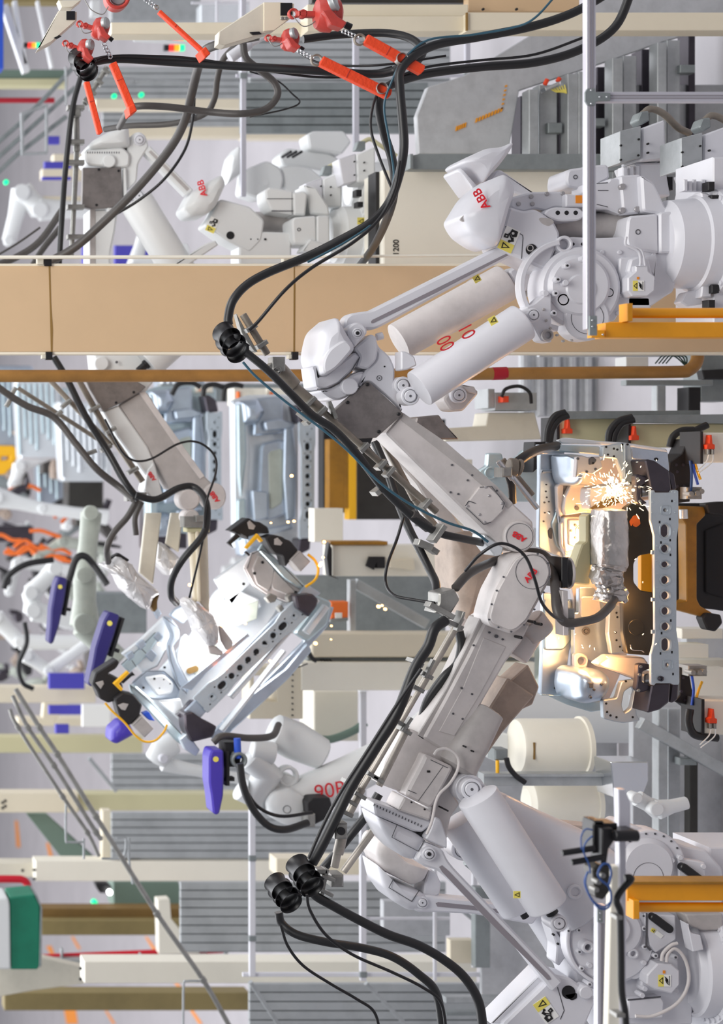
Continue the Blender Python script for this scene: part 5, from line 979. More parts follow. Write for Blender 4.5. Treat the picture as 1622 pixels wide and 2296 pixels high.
# ================================================================ far robots, blurred
def limb_robot(pts, d, label, m='white_far', foot=None, extra=None):
    g = thing('welding_robot', label, 'robot', FX(d), (foot or pts[0])[1], d)
    for i in range(len(pts) - 1):
        a, b_ = pts[i], pts[i + 1]; B().loft([(a[0], a[1], d + .05 * i, a[2], a[2] * d / F * .9), ((a[0] + b_[0]) / 2, (a[1] + b_[1]) / 2, d + .05 * i, (a[2] + b_[2]) * .42, (a[2] + b_[2]) * .4 * d / F), (b_[0], b_[1], d + .05 * i, b_[2], b_[2] * d / F * .9)], 2.6, 18).build(('lower_arm', 'upper_arm', 'forearm', 'wrist')[min(i, 3)], m, g)
        B().disc(b_[0], b_[1], d - b_[2] * d / F * 1.1, b_[2] * .7, .1, 2).build('joint_cap', m, g)
    fx = foot[0] if foot else FX(d) - 40
    B().lathe(P(fx, pts[0][1], d + .1), P(FX(d), pts[0][1], d + .1), [(0, .16), (.5, .2), (.55, .3), (1, .32)], 24).build('base_turret', m, g); return g
limb_robot([(260, 1480, 30), (190, 1400, 34), (190, 1290, 26), (205, 1150, 24)], 20, 'grey green robot with a thick upright arm behind the dark purple guns', 'greenish')
limb_robot([(200, 1400, 20), (75, 1370, 24), (70, 1330, 22), (125, 1275, 22)], 24, 'white robot far left with dark hole in its elbow, under an arching black hose')
limb_robot([(330, 1500, 14), (215, 1430, 14), (110, 1505, 15), (60, 1470, 18)], 26, 'white robot with a long slanting arm left of the black clamp gripper')
limb_robot([(240, 1160, 18), (95, 1140, 14), (-10, 1115, 24)], 30, 'white robot arm lying flat at the far left photo edge under orange hoses')
limb_robot([(260, 1440, 20), (45, 1440, 18), (-10, 1385, 22)], 28, 'white robot head at the left photo edge with a black hose below it')
limb_robot([(240, 470, 20), (90, 470, 26), (50, 430, 26), (20, 540, 16)], 27, 'white robot far back at upper left, left of the hoses')
limb_robot([(420, 560, 16), (300, 600, 18), (330, 500, 14)], 24, 'white robot mostly hidden behind the big rear balancing cylinder')
limb_robot([(260, 1030, 16), (130, 1010, 14), (45, 1045, 18), (30, 1090, 14)], 32, 'pale robot far back beneath the yellow hoist')
limb_robot([(240, 1230, 16), (140, 1215, 14), (85, 1250, 14)], 31, 'grey robot far back among orange hoses, centre left', 'greenish')
one(B().box(152, 1075, 232, 1150, 30, .5, 3).box(170, 1150, 222, 1180, 30.1, .4, 3), 'machine_block', 'dark_panel', 'dark grey green machine block far back above the grey green robot', 'machine')
one(B().box(95, 1010, 175, 1062, 33.5, .4, 3), 'machine_block', 'rubber_grey', 'dark machine block far back under the small car shells', 'machine')
one(B().box(-20, 1180, 75, 1215, 34, .4, 3), 'machine_block', 'rail_dark', 'dark machine block far back at the left photo edge', 'machine')
one(B().box(325, 1130, 420, 1230, 26, .4, 3), 'machine_block', 'rail_dark', 'dark machine block behind the flat beige gun arms', 'machine')
one(B().box(210, 1330, 330, 1420, 24.5, .4, 3), 'machine_block', 'galv_dark', 'grey machine block behind the upper foil sleeve', 'machine')
limb_robot([(230, 1290, 16), (40, 1260, 14), (20, 1330, 12)], 33, 'white robot far back at the left photo edge behind the black hose arch')
limb_robot([(1540, 1800, 14), (1475, 1815, 22), (1430, 1790, 18)], 13.9, 'small white robot head between the galvanised rack and the black camera rig')
yk = thing('hoist', 'yellow hoist frame far back at the left photo edge', 'hoist', 45, 1010, 33); B().prism(T(17, "-40,760 160,760 250,880 180,920 150,1000 60,1090 -40,1100"), 33, .4, 3, 4, holes=[T(17, "20,890 110,885 100,920 20,930")]).build('hoist_frame', 'yellow_bright', yk)
# bodies far away
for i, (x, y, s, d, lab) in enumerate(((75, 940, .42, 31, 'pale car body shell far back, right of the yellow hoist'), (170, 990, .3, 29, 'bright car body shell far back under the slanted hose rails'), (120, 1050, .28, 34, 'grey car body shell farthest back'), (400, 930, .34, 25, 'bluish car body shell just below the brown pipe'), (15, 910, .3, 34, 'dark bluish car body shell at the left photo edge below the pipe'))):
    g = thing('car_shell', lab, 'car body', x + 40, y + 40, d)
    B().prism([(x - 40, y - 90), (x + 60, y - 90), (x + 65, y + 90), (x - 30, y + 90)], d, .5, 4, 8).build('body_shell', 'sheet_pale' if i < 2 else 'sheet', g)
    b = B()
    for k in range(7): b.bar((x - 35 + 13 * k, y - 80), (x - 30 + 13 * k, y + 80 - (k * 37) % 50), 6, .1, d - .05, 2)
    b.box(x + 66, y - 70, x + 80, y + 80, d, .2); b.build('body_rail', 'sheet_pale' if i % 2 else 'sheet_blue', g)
random.seed(11)
mm = ['black_matt', 'rubber_grey', 'dirt_and_glow_arm', 'greenish', 'rail_dark', 'black_matt', 'white_far', 'galv_dark']
for i in range(84):
    x, y = random.uniform(-5, 250), random.uniform(960, 1540); d = 33 + random.uniform(-3, 7); w_ = random.uniform(7, 24); h = random.uniform(8, 30)
    g = B(); a = random.uniform(0, 3.14)
    R = lambda px, py: (x + px * math.cos(a) - py * math.sin(a), y + px * math.sin(a) + py * math.cos(a))
    g.prism([R(-h, -w_ / 2), R(h * .3, -w_ / 2), R(h, -w_ * .2), R(h, w_ / 2), R(-h * .2, w_ * .7), R(-h, w_ / 2)], d, .4, 3, 4); g.bar(R(-h, 0), R(-h * 1.7, w_), w_ * .5, .2, d + .1)
    one(g, 'tooling_unit', mm[i % 8], 'out of focus piece of tooling among the far robots at left', 'tooling', 'far tooling pieces')
for i in range(12):
    x, y = random.choice([(70, 1100), (150, 1150), (90, 1190), (230, 1170), (30, 1215), (120, 1245)]); x += random.uniform(-30, 30); y += random.uniform(-20, 20)
    one(B().tube([(x - 25, y + random.uniform(-12, 12)), (x, y + random.uniform(-10, 10)), (x + 25, y + random.uniform(-12, 12)), (x + 45, y + 10)], 4.5, 8, 5, 31), 'cable', 'orange_pale', 'orange cable out of focus among the far robots at left', 'cable', 'far orange cables')
# ================================================================ tan column, pipe, pedestals
D = 14.0
t_ = thing('cable_duct_column', 'wide tan cable duct column with dark stained joints, running across behind the front robot', 'column', FX(D), 692, D)
B().box(-60, 596, FX(D), 789, D, .1, 1).build('duct_cover', 'tan', t_)
B().box(-60, 591, FX(D), 597, D + .005, .11, 1).box(-60, 788, FX(D), 795, D + .005, .11, 1).build('duct_edge', 'tan_edge', t_)
b = B().prism([(109, 597), (113, 597), (115, 680), (119, 740), (118, 789), (114, 789), (112, 700)], D - .002, .004, 0).box(660, 597, 661.5, 789, D - .002, .004, 0); b.prism([(659, 597), (663, 640), (662, 789), (658, 789)], D - .001, .003, 0); b.build('joint_stain', 'stain', t_)
b = B()
for x in (108, 660):
    b.box(x - 8, 578, x + 8, 596, D - .02, .08, 1).box(x - 5, 789, x + 10, 806, D - .02, .08, 1)
b.build('duct_clip', 'black', t_)
b = B()
for x in (92, 645): b.box(x - 8, 578, x + 6, 593, D - .02, .08, 1).box(x + 2, 795, x + 18, 804, D - .01, .06, 1)
b.build('clip_bracket', 'beige_dirty', t_)
one(B().cyl((-60, 577, D - .05), (700, 576, D - .05), 4.2, None, 12).cyl((680, 576, D - .05), (1090, 572, D - .05), 3.2, None, 12), 'conduit_pipe', 'beige_pale', 'thin pale conduit along the edge of the tan column', 'pipe')
q = thing('process_pipe', 'brown pipe with one red band beside the tan column, bent back at one end', 'pipe', 1560, 842, 14.3)
B().tube([(-60, 843, 14.3), (200, 843, 14.3), (800, 841, 14.3), (1300, 836, 14.3), (1510, 834, 14.3), (1545, 830, 14.3), (1563, 810, 14.35), (1562, 785, 14.4), (1545, 770, 14.45), (1500, 766, 14.5), (1430, 772, 14.6)], 14, 20, 7).build('pipe', 'pipe_brown', q, angle=60)
B().cyl((1104, 838, 14.3), (1136, 837, 14.3), 14.6, None, 20, 0).build('colour_band', 'red_band', q, 'dark red band')
one(B().cyl((1462, 765, 14.25), (1502, 772, 14.25), 13, None, 14), 'pipe_wrap', 'chrome', 'foil wrapped pipe end at the bend of the brown pipe', 'pipe')
q = thing('control_cabinet', 'large pale beige cabinet standing behind the black hoses and front robot', 'cabinet', 1310, 485, 15.4)
B().box(860, 381, 1345, 600, 15.4, .5, 3).build('cabinet_body', 'beige_pale', q); B().box(843, 385, 856, 600, 15.5, .2, 1).build('cabinet_base', 'black_matt', q); text('1200', 889, 555, 15.396, 13, -90, 'ink', q, bold=.3)
one(B().prism([(925, 348), (940, 345), (1395, 345), (1395, 380), (925, 380)], 15.2, .12, 1, 1).prism([(1350, 345), (1395, 330), (1400, 380), (1360, 384)], 15.15, .1, 1).box(920, 345, 927, 378, 15.15, .15, 1), 'galvanised_post', 'galv_dark', 'grey green galvanised post along the edge of the pale beige cabinet', 'post')
# ================================================================ galvanised stair structure, upper right
D = 15.6
S = thing('steel_stair', 'galvanised steel stair with perforated side plate and square treads, upper right', 'stair', FX(D), 300, D)
B().prism([(960, 195), (1040, 170), (1320, 0), (1340, -40), (1700, -40), (1700, 40), (1568, 69), (1475, 98), (1374, 134), (1165, 203), (1140, 345), (940, 345), (935, 260)], D + .3, .08, 2, 2).build('stringer_plate', 'galv_panel', S)
b = B()
for x0, x1, y0 in ((1187, 1208, 200), (1210, 1250, 190), (1274, 1298, 165), (1298, 1315, 160), (1374, 1398, 130), (1398, 1428, 125), (1475, 1496, 95), (1496, 1526, 90)): b.box(x0, y0, x1, 350 if x0 < 1350 else 700, D + (.1 if (x1 - x0) < 26 else .2), .15, 1.5)
b.build('tread_beam', 'galv', S)
b = B().box(1230, 275, 1262, 298, D + .15, .1).box(1330, 265, 1358, 283, D + .15, .1).box(1526, 145, 1560, 163, D + .15, .1); b.build('tread_bracket', 'galv_dark', S)
B().box(1210, 190, 1700, 800, D + .55, .05, 1).build('back_plate', 'galv_panel', S)
b = B().box(1255, 200, 1275, 345, D + .5, .2).box(1340, 150, 1372, 345, D + .5, .2).box(1440, 110, 1474, 345, D + .5, .2).box(1168, 215, 1186, 345, D + .5, .2).box(1545, 60, 1560, 345, D + .5, .2); b.build('painted_gap_shadow', 'rail_dark', S)  # dark boxes paint in the shadow between the treads
b = B()
for i in range(9): b.prism([(1066 + i * 7, 275 - i * 3), (1070 + i * 7, 274 - i * 3), (1073 + i * 7, 264 - i * 3), (1069 + i * 7, 265 - i * 3)], D + .29, .01, 0)
for i in range(5): b.prism([(1022 + i * 5, 294 - i * 2), (1025 + i * 5, 293 - i * 2), (1027 + i * 5, 282 - i * 2), (1024 + i * 5, 283 - i * 2)], D + .29, .01, 0)
for i in range(6): b.prism([(1124 + i * 1.8, 245 - i * 10), (1129 + i * 1.8, 244 - i * 10), (1129 + i * 1.8, 240 - i * 10), (1125 + i * 1.8, 241 - i * 10)], D + .29, .01, 0)
b.build('hazard_stripe', 'yellow', S)
q = thing('terminal_plug', 'row of orange terminal plugs with yellow wires under the stair plate', 'connector', 1245, 185, 15.7); B().cyl((1222, 190, 15.7), (1228, 178, 15.7), 5).cyl((1250, 183, 15.7), (1256, 175, 15.7), 5).build('plug', 'orange', q); B().bar((1224, 200), (1256, 186), 8, .1, 15.65).build('plug_rail', 'chrome', q)
b = B()
for i in range(6): b.tube([(1236 + i * 6, 200 - i * 2), (1250 + i * 4, 206), (1270, 200 + i * 2)], 1.6, 6, 4, 15.7)
b.build('wire', 'label_yellow', q, 'yellow wires')
# ================================================================ tooling on the right edge
D = 13.4
q = thing('clamping_fixture', 'black bolted clamping plates at the upper end of the glowing car front', 'fixture', 1622, 1060, D)
B().prism(T(9, "1300,280 1310,200 1380,150 1420,60 1440,140 1430,430 1340,440 1340,330"), D, .2, 2, 2).prism(T(9, "510,260 660,130 660,80 520,80"), D + .3, .2, 2, 2).build('fixture_plate', 'black_matt', q)
b = B()
for x, y in T(9, "1350,215 1355,255 1390,215 1355,340 1395,340 1355,400 1395,400"): b.disc(x, y, D - .004, 3.2, .01, 0, 12)
b.build('plate_dowel', 'rail_dark', q); B().box(*T(9, "1410,345")[0], *T(9, "1500,415")[0], D - .1, .15, 2).bolts(T(9, "1440,385 1475,380 1500,370"), D - .15, 6, .1).build('pneumatic_valve', 'zinc', q)
q = thing('clamping_fixture', 'black bolted clamping plates at the lower end of the glowing car front', 'fixture', 1622, 1560, D)
B().prism(T(9, "1370,1400 1420,1395 1440,1520 1470,1600 1500,1680 1420,1620 1340,1600 1370,1560"), D, .2, 2, 2).build('fixture_plate', 'black_matt', q); b = B()
for x, y in T(9, "1390,1430 1390,1460 1380,1540 1400,1590"): b.disc(x, y, D - .004, 3.2, .01, 0, 12)
b.build('plate_dowel', 'rail_dark', q); B().box(*T(9, "1420,1390")[0], *T(9, "1530,1450")[0], D - .1, .15, 2).bolts(T(9, "1450,1430 1490,1430 1515,1425"), D - .15, 6, .1).build('pneumatic_valve', 'zinc', q)
for s_, m, nm, lab in (("1430,190 1438,260 1436,340 1430,380", 'blue_hose', 'hose', 'dark blue air hose at the upper black clamping plates'), ("1445,195 1455,260 1475,330", 'blue_bright', 'hose', 'bright blue air hose at the upper black clamping plates'), ("1455,195 1475,260 1490,300", 'yellow_bright', 'cable', 'yellow cable at the upper black clamping plates'), ("1440,1450 1450,1530 1440,1620", 'blue_bright', 'hose', 'blue air hose at the lower black clamping plates'), ("1500,1480 1480,1530 1465,1580", 'yellow_bright', 'cable', 'yellow cable at the lower black clamping plates')):
    hose(nm, [p + (D - .1,) for p in T(9, s_)], 3, lab, m, cat=nm)
q = thing('pallet_carrier', 'dirty yellow steel frame with black panel right of the holed bar', 'frame', 1622, 1280, 13.8)
B().prism(T(9, "1365,455 1520,460 1520,510 1470,560 1470,1000 1490,1040 1560,1080 1550,1115 1345,1060 1350,1020 1410,1010 1405,560 1370,510"), 13.75, .12, 2, 4).build('yellow_frame', 'yellow_dark', q)
B().cyl(T(9, "1390,475")[0] + (13.7,), T(9, "1392,530")[0] + (13.7,), 9).build('frame_pin', 'sheet_pale', q)
B().prism(T(9, "1340,440 1622,440 1700,460 1700,1080 1560,1060 1350,1040"), 13.95, .2, 2, 2).build('black_panel', 'black_matt', q); B().prism(T(9, "1520,600 1622,560 1700,560 1700,960 1620,990 1520,960"), 13.93, .1, 2, 4).build('panel_window', 'dark_hole', q)
B().prism(T(9, "1520,440 1622,430 1700,430 1700,520 1540,500"), 13.7, .1, 3, 5).prism(T(9, "1500,1110 1530,1080 1610,1090 1622,1140 1580,1190 1530,1180"), 13.7, .1, 3, 5).build('black_clamp', 'black_matt', q)
B().box(1438, 1230, 1490, 1330, 14.1, .05, 1).build('yellow_post', 'yellow', q)
# fixtures behind upper: rails and beige boxes
for i, (x0, y0, x1, y1, d, lab) in enumerate(((1253, 938, 1415, 992, 14.4, 'beige fixture box with one orange connector, upper one above the glowing car front'), (1413, 950, 1640, 1003, 14.2, 'beige fixture box with orange connector, second of the pair above the glowing car front'), (1575, 970, 1680, 1037, 13.2, 'beige fixture box with orange two-lead connector at the right photo edge, upper'), (1578, 1571, 1680, 1648, 13.2, 'beige fixture box with orange two-lead connector at the right photo edge, lower'))):
    g = thing('fixture_box', lab, 'fixture box', x1, (y0 + y1) / 2, d); B().box(x0, y0, x1, y1, d, .3, 2).build('box_body', 'beige_pale' if i > 1 else 'olive_pale', g); B().box(x0 - 4, y0 - 3, x0 + 3, y1 + 3, d - .02, .3, 1).build('box_end', 'black_matt', g)
    cx, cy = ((1276, 960), (1425, 975), (1595, 995), (1600, 1610))[i]; b = B().prism([(cx - 2, cy - 20), (cx + 2, cy - 20), (cx + 4, cy), (cx + 9, cy + 2), (cx + 9, cy + 12), (cx - 9, cy + 12), (cx - 9, cy + 2), (cx - 4, cy)], d - .06, .08, 1, 1); b.build('connector', 'orange', g, 'orange connector')
    if i > 1:
        s_ = 1 if i == 2 else -1
        B().box(cx - 8, cy + 12, cx - 2, cy + 24, d - .06, .04).box(cx + 2, cy + 12, cx + 8, cy + 24, d - .06, .04).build('connector_ring', 'zinc', g); B().tube([(cx - 5, cy + 24), (cx - 10, cy + 40), (cx - 30, cy + 60)], 1.5, 6, 4, d - .05).tube([(cx + 5, cy + 24), (cx + 2, cy + 42), (cx - 28, cy + 66)], 1.5, 6, 4, d - .05).build('lead', 'label_white', g)
one(B().prism([(1268, 922), (1570, 920), (1570, 936), (1275, 940)], 14.3, .12, 1), 'cable_tray', 'galv_dark', 'grey cable tray above the beige fixture boxes, upper of two', 'tray'); one(B().prism([(1418, 931), (1690, 928), (1690, 950), (1425, 948)], 14.1, .12, 1), 'cable_tray', 'galv_dark', 'grey cable tray above the beige fixture boxes, lower of two', 'tray')
for pts, lab in (("590,1280 600,1200 640,1130 700,1108", 'black cable loop into the first beige fixture box'), ("605,1290 620,1210 660,1150 715,1125", 'second black cable loop into the first beige fixture box'), ("950,1290 960,1220 1010,1160 1090,1135", 'black cable loop between the two beige fixture boxes'), ("975,1295 990,1230 1030,1170 1100,1150", 'inner black cable loop between the two beige fixture boxes'), ("1310,1310 1330,1250 1380,1215 1450,1210", 'black cable loop right of the second beige fixture box'), ("1440,1420 1430,1330 1445,1230 1530,1180", 'thick black cable rising beside the beige box at the upper right edge')):
    hose('cable', [p + (13.6,) for p in T(6, pts)], 8, lab, 'rubber', cat='cable')
hose('cable', [(1548, 1590, 13.2), (1545, 1620, 13.2), (1560, 1648, 13.2), (1610, 1655, 13.2)], 9, 'thick black cable curling under the beige box at the lower right edge', 'rubber', cat='cable')
b = B().prism([(1095, 925), (1200, 925), (1215, 985), (1000, 990), (1000, 960), (1090, 955)], 15.6, .3, 2, 3); one(b, 'conveyor_beam', 'beige_dirty', 'pale horizontal conveyor beam end above the beige fixture boxes', 'beam')
g = thing('junction_unit', 'small grey unit with arched black cable between the brown pipe and the fixture boxes', 'junction unit', 1200, 900, 15.5); B().box(1110, 880, 1205, 920, 15.5, .3).box(1095, 872, 1110, 915, 15.5, .3).build('unit_body', 'galv', g); B().tube([(1125, 890), (1135, 872), (1165, 866), (1188, 880), (1192, 905)], 4, 8, 6, 15.4).build('unit_cable', 'black', g); B().box(1128, 888, 1142, 902, 15.4, .1).build('unit_plug', 'orange', g)
g = thing('valve_box', 'white valve box with green cables beside the bend of the brown pipe', 'box', 1450, 808, 15.0); B().box(1405, 800, 1455, 822, 15, .2).build('box_body', 'white_far', g); b = B()
for i in range(4): b.tube([(1470 + i * 8, 815), (1490 + i * 8, 795), (1515 + i * 8, 800), (1540, 822)], 1.6, 6, 5, 15)
b.build('cable', 'green_led_body', g)
g = thing('sensor_board', 'black and white sensor panel behind the front forearm', 'panel', 1010, 1070, 17); B().box(940, 1030, 1060, 1180, 17, .1).build('panel', 'beige_dirty', g); B().box(945, 1050, 975, 1090, 16.95, .05).box(935, 1100, 960, 1180, 16.95, .05).build('panel_part', 'black_matt', g)
# ================================================================ middle distance behind the bodies
def beam_box(X0, Y0, X1, Y1, d, m, label, t=.25, cat='beam', nm='steel_beam', bolts=None, b=1.5):
    o = one(B().box(X0, Y0, X1, Y1, d, t, b), nm, m, label, cat)
    if bolts: B().bolts(bolts, d - .01, 3.4, .02).build('beam_bolt', 'dark_hole', o)
    return o
D = 18.0
q = thing('fixture_beam', 'cream fixture beam with dark clamp beside the tilted car front, upper of the cream beams', 'beam', 1010, 1256, D)
B().box(745, 1222, 1010, 1292, D, .3, 2).build('beam_body', 'beige_pale', q); B().prism(T(8, "955,430 1055,430 1055,505 1000,505 1000,460 985,515 935,490"), D - .05, .1, 1).build('clamp', 'black_matt', q); B().box(742, 1214, 870, 1222, D - .05, .3).build('beam_rail', 'yellow_dark', q)
B().prism(T(8, "1085,460 1240,440 1250,520 1090,500"), D - .1, .1, 1).build('clamp_arm', 'beige', q); B().prism([(738, 1215), (745, 1230), (745, 1290), (760, 1298), (738, 1290), (733, 1250)], D - .1, .1, 1).build('beam_cable', 'black', q)
q = thing('fixture_beam', 'cream fixture beam ending in a square frame behind the tilted car front', 'beam', 1180, 1500, D)
B().box(676, 1485, 1200, 1548, D, .3, 2).build('beam_body', 'beige_pale', q); B().box(700, 1420, 1200, 1474, D + .05, .3, 3).build('beam_flange', 'beige', q); B().box(690, 1474, 1200, 1485, D + .15, .2).build('beam_groove', 'galv_dark', q)
B().prism([(560, 1494), (680, 1494), (680, 1612), (560, 1612)], D + .02, .3, 2, 0, holes=[[(570, 1515), (621, 1515), (621, 1573), (570, 1573)]]).build('square_frame', 'beige', q)
b = B()
for i in range(9): b.disc(657, 1500 + i * 13, D + .0, 1.8, .03, 0, 8)
for i in range(5): b.disc(715 + i * 7, 1481, D + .1, 1.8, .1, 0, 8)
b.build('frame_bolt', 'dark_hole', q); B().tube([(635, 1488), (648, 1496), (668, 1496), (690, 1488)], 1.6, 6, 4, D - .1).tube([(688, 1452), (700, 1475), (710, 1482)], 5, 8, 4, D - .1).build('sensor_cable', 'black', q)
beam_box(704, 1549, 804, 1662, D + .6, 'beige_pale', 'cream cabinet standing below the cream fixture beam', .5, 'cabinet', 'control_cabinet', None, 3)
one(B().tube([(640, 1660, D + .4), (700, 1655, D + .4), (740, 1658, D + .4), (790, 1640, D + .4), (820, 1620, D + .4)], 9, 12), 'duct_hose', 'green_grey', 'grey green corrugated hose under the cream cabinet', 'hose')
b = B().box(785, 1300, 799, 1420, D + .5, .1); one(b, 'galvanised_post', 'galv', 'galvanised strut between the two cream fixture beams', 'post'); one(B().bar((798, 1308), (960, 1400), 22, .08, D + .6), 'diagonal_strut', 'galv', 'galvanised diagonal strut between the two cream fixture beams', 'strut')
q = thing('safety_switch', 'small orange safety switch beyond the tilted car front', 'switch', 760, 1368, D + .4); B().box(742, 1349, 782, 1388, D + .4, .15, 3).build('switch_box', 'orange_pale', q); B().box(752, 1374, 768, 1387, D + .39, .02).build('switch_label', 'label_white', q); B().cyl((740, 1392, D + .4), (780, 1388, D + .4), 4).build('switch_bracket', 'galv_dark', q)
one(B().box(640, 1290, 1000, 1420, D + 1.6, .1), 'partition_screen', 'galv_dark', 'grey partition panel behind the diagonal strut', 'panel')
for x0, y0, x1, y1, m, lab in ((782, 1005, 800, 1165, 'yellow_bright', 'bright yellow post behind the slanted hose rail'), (738, 985, 772, 1140, 'yellow_dark', 'dark yellow post, leftmost of the yellow posts by the far car front'), (770, 1000, 782, 1140, 'yellow_dark', 'thin dark yellow post beside the bright one')): beam_box(x0, y0, x1, y1, D + 2, m, lab, .15, 'post', 'yellow_post')
one(B().box(725, 940, 1000, 1150, D + 3.2, .2), 'dark_fixture', 'black_matt', 'dark fixture block behind the yellow posts', 'fixture')
one(B().box(800, 1000, 960, 1165, D + 2.4, .2), 'dark_fixture', 'dark_panel', 'black fixture panel right of the bright yellow post', 'fixture')
beam_box(705, 1140, 770, 1215, D + 1, 'beige_pale', 'small cream bracket under the dark yellow posts', .2, 'bracket', 'fixture_bracket')
for i, (x0, y0, x1, y1, d) in enumerate(((525, 870, 596, 908, 21.0), (440, 868, 478, 880, 22.8), (600, 870, 660, 905, 21.2))): g = beam_box(x0, y0, x1, y1, d, 'beige_pale', ('cream fixture box above the pale far car front, left', 'cream fixture box above the bluish far car front', 'cream fixture box above the pale far car front, right')[i], .3, 'fixture box', 'fixture_box'); B().box(x0 + 8, y0 + 8, x0 + 14, y1 - 6, d - .05, .05).build('connector', 'orange_pale', g)
for i, pts in enumerate(([(500, 900), (505, 870), (525, 862), (545, 866)], [(455, 890), (460, 868), (480, 862), (500, 868)], [(385, 885), (400, 862), (430, 858), (450, 868)])): hose('cable', [p + (20.8,) for p in pts], 6, 'black cable hoop above the far car fronts', 'rubber', cat='cable', group='cable hoops above the far car fronts')
one(B().box(360, 860, 720, 900, 24, .2), 'fixture_rail', 'galv_dark', 'grey fixture rail just below the brown pipe, behind the far car fronts', 'rail')
# ================================================================ right lower background: drum pedestals, galvanised rack
for X0, X1, yc, r, d, lab in ((1150, 1310, 1673, 62, 15.2, 'cream cylindrical robot pedestal with a flange, beside the front arm'), (1180, 1335, 1800, 52, 15.6, 'cream cylindrical robot pedestal below the first one, behind the near grey cylinder')):
    g = thing('robot_pedestal', lab, 'pedestal', X1, yc, d); k = d / F
    B().lathe(P(X0, yc, d), P(X1, yc, d), [(0, .62 * r * k), (.02, .7 * r * k), (.05, .95 * r * k), (.09, r * k), (.93, r * k), (.94, 1.08 * r * k), (1, 1.08 * r * k)], 44).build('pedestal_drum', 'beige_pale', g)
    if yc < 1700: B().box(1197, yc - 8, 1201, yc + 30, d - r * k - .004, .01, 0).build('drum_marking', 'stain', g); B().disc(1130, yc + 5, d + .1, 34, .2, 4).build('drum_cap', 'white_far', g)
one(B().box(1085, 1735, 1365, 1762, 14.8, .12, 1).box(1085, 1735, 1365, 1742, 14.75, .05, 1), 'galvanised_rail', 'galv', 'galvanised rail with cream edge across the two cream drum pedestals', 'rail')
q = thing('cable_connector', 'grey plug with yellow wire and black cable at the galvanised rail', 'connector', 1125, 1690, 14.8); B().box(1110, 1680, 1140, 1705, 14.8, .15, 3).build('plug', 'galv_dark', q); B().cyl((1116, 1705, 14.8), (1116, 1735, 14.8), 4).build('wire', 'yellow_bright', q); B().tube([(1136, 1700), (1142, 1720), (1158, 1740), (1178, 1755)], 6, 10, 5, 14.75).build('cable', 'black', q)
R_ = thing('galvanised_rack', 'galvanised steel rack with a diagonal brace, lower right behind the car front', 'rack', 1590, 1750, 15.5)
B().box(1478, 1590, 1498, 1880, 15.5, .12, 1).box(1500, 1590, 1526, 1880, 15.62, .1, 1).build('rack_post', 'galv', R_); B().bar((1440, 1622), (1640, 1735), 26, .08, 15.45).build('rack_brace', 'galv', R_); B().box(1526, 1700, 1564, 1716, 15.5, .1).build('rack_bracket', 'galv_dark', R_)
B().box(1548, 1690, 1566, 1900, 15.9, .1).build('rack_gap', 'dark_panel', R_); B().box(1420, 1560, 1700, 1920, 16.2, .08).build('rack_panel', 'galv_panel', R_)
one(B().prism([(1370, 1708), (1455, 1708), (1455, 1750), (1440, 1790), (1378, 1790)], 14.6, .3, 2, 3), 'junction_box', 'chrome', 'shiny metal box at the end of the galvanised rail', 'box')
one(B().box(1000, 1560, 1385, 1900, 18.15, .05), 'partition_screen', 'galv_panel', 'pale grey partition behind the cream drum pedestals', 'panel')
for x0, y0, x1, y1, d, lab in ((1530, 1410, 1622, 1432, 14.6, 'cream bracket beam right of the holed bar, upper'), (1512, 1445, 1590, 1475, 14.5, 'cream bracket beam right of the holed bar, lower'), (1500, 1480, 1640, 1502, 14.9, 'grey beige beam under the cream bracket beams')): beam_box(x0, y0, x1, y1, d, 'beige_pale' if d < 14.7 else 'beige_dirty', lab, .2)
one(B().box(1540, 1412, 1640, 1490, 15.2, .1), 'partition_screen', 'galv_panel', 'grey panel behind the cream bracket beams at the right edge', 'panel')
one(B().box(1460, 1500, 1640, 1570, 14.4, .2, 2), 'fixture_box', 'beige_pale', 'cream block behind the lower black clamping plates', 'box')
one(B().box(1080, 1905, 1345, 2360, 18.2, .05), 'partition_screen', 'galv_panel', 'grey partition behind the parallel rods of the lower robots', 'panel')
for x0, y0, x1, y1, d, m, lab in ((1010, 2108, 1062, 2160, 17.9, 'beige', 'small cream box behind the rods of the lower robots'), (1066, 1990, 1100, 2170, 17.7, 'galv_dark', 'grey shelf post behind the rods of the lower robots'), (1000, 2236, 1130, 2250, 17.7, 'galv', 'grey shelf rail near the bottom edge behind the curved hoses, upper'), (1000, 2270, 1150, 2278, 17.7, 'galv_dark', 'thin grey shelf rail near the bottom edge behind the curved hoses, lower'), (860, 2020, 1010, 2098, 19, 'galv_panel', 'pale grey board behind the safety fence, beside the lower robot covers')): beam_box(x0, y0, x1, y1, d, m, lab, .1, 'shelf' if d < 18 else 'board', 'shelf_unit' if d < 18 else 'grey_board')
# floor drapes: ribbed curtain behind the pipe
cb = B()
for i in range(22): cb.prism([(1170 + i * 18, 790), (1188 + i * 18, 790), (1188 + i * 18, 935), (1170 + i * 18, 935)], 18.6 + .06 * (i % 2), .08, 5)
one(cb, 'ribbed_screen', 'galv_panel', 'grey ribbed screen standing behind the lower end of the brown pipe', 'screen')
q = thing('dark_machine', 'dark machine frame at the right edge beside the pipe bend', 'frame', 1622, 850, 15.6); B().box(1572, 770, 1640, 900, 15.6, .3, 2).build('frame_post', 'galv_dark', q); B().box(1405, 852, 1600, 864, 15.3, .1).build('frame_rail', 'galv_dark', q); B().box(1545, 868, 1572, 930, 15.6, .2).prism([(1575, 830), (1660, 825), (1660, 850), (1580, 850)], 15.4, .1).build('frame_part', 'black_matt', q); B().box(1474, 865, 1494, 935, 15.8, .1).build('frame_leg', 'galv', q)
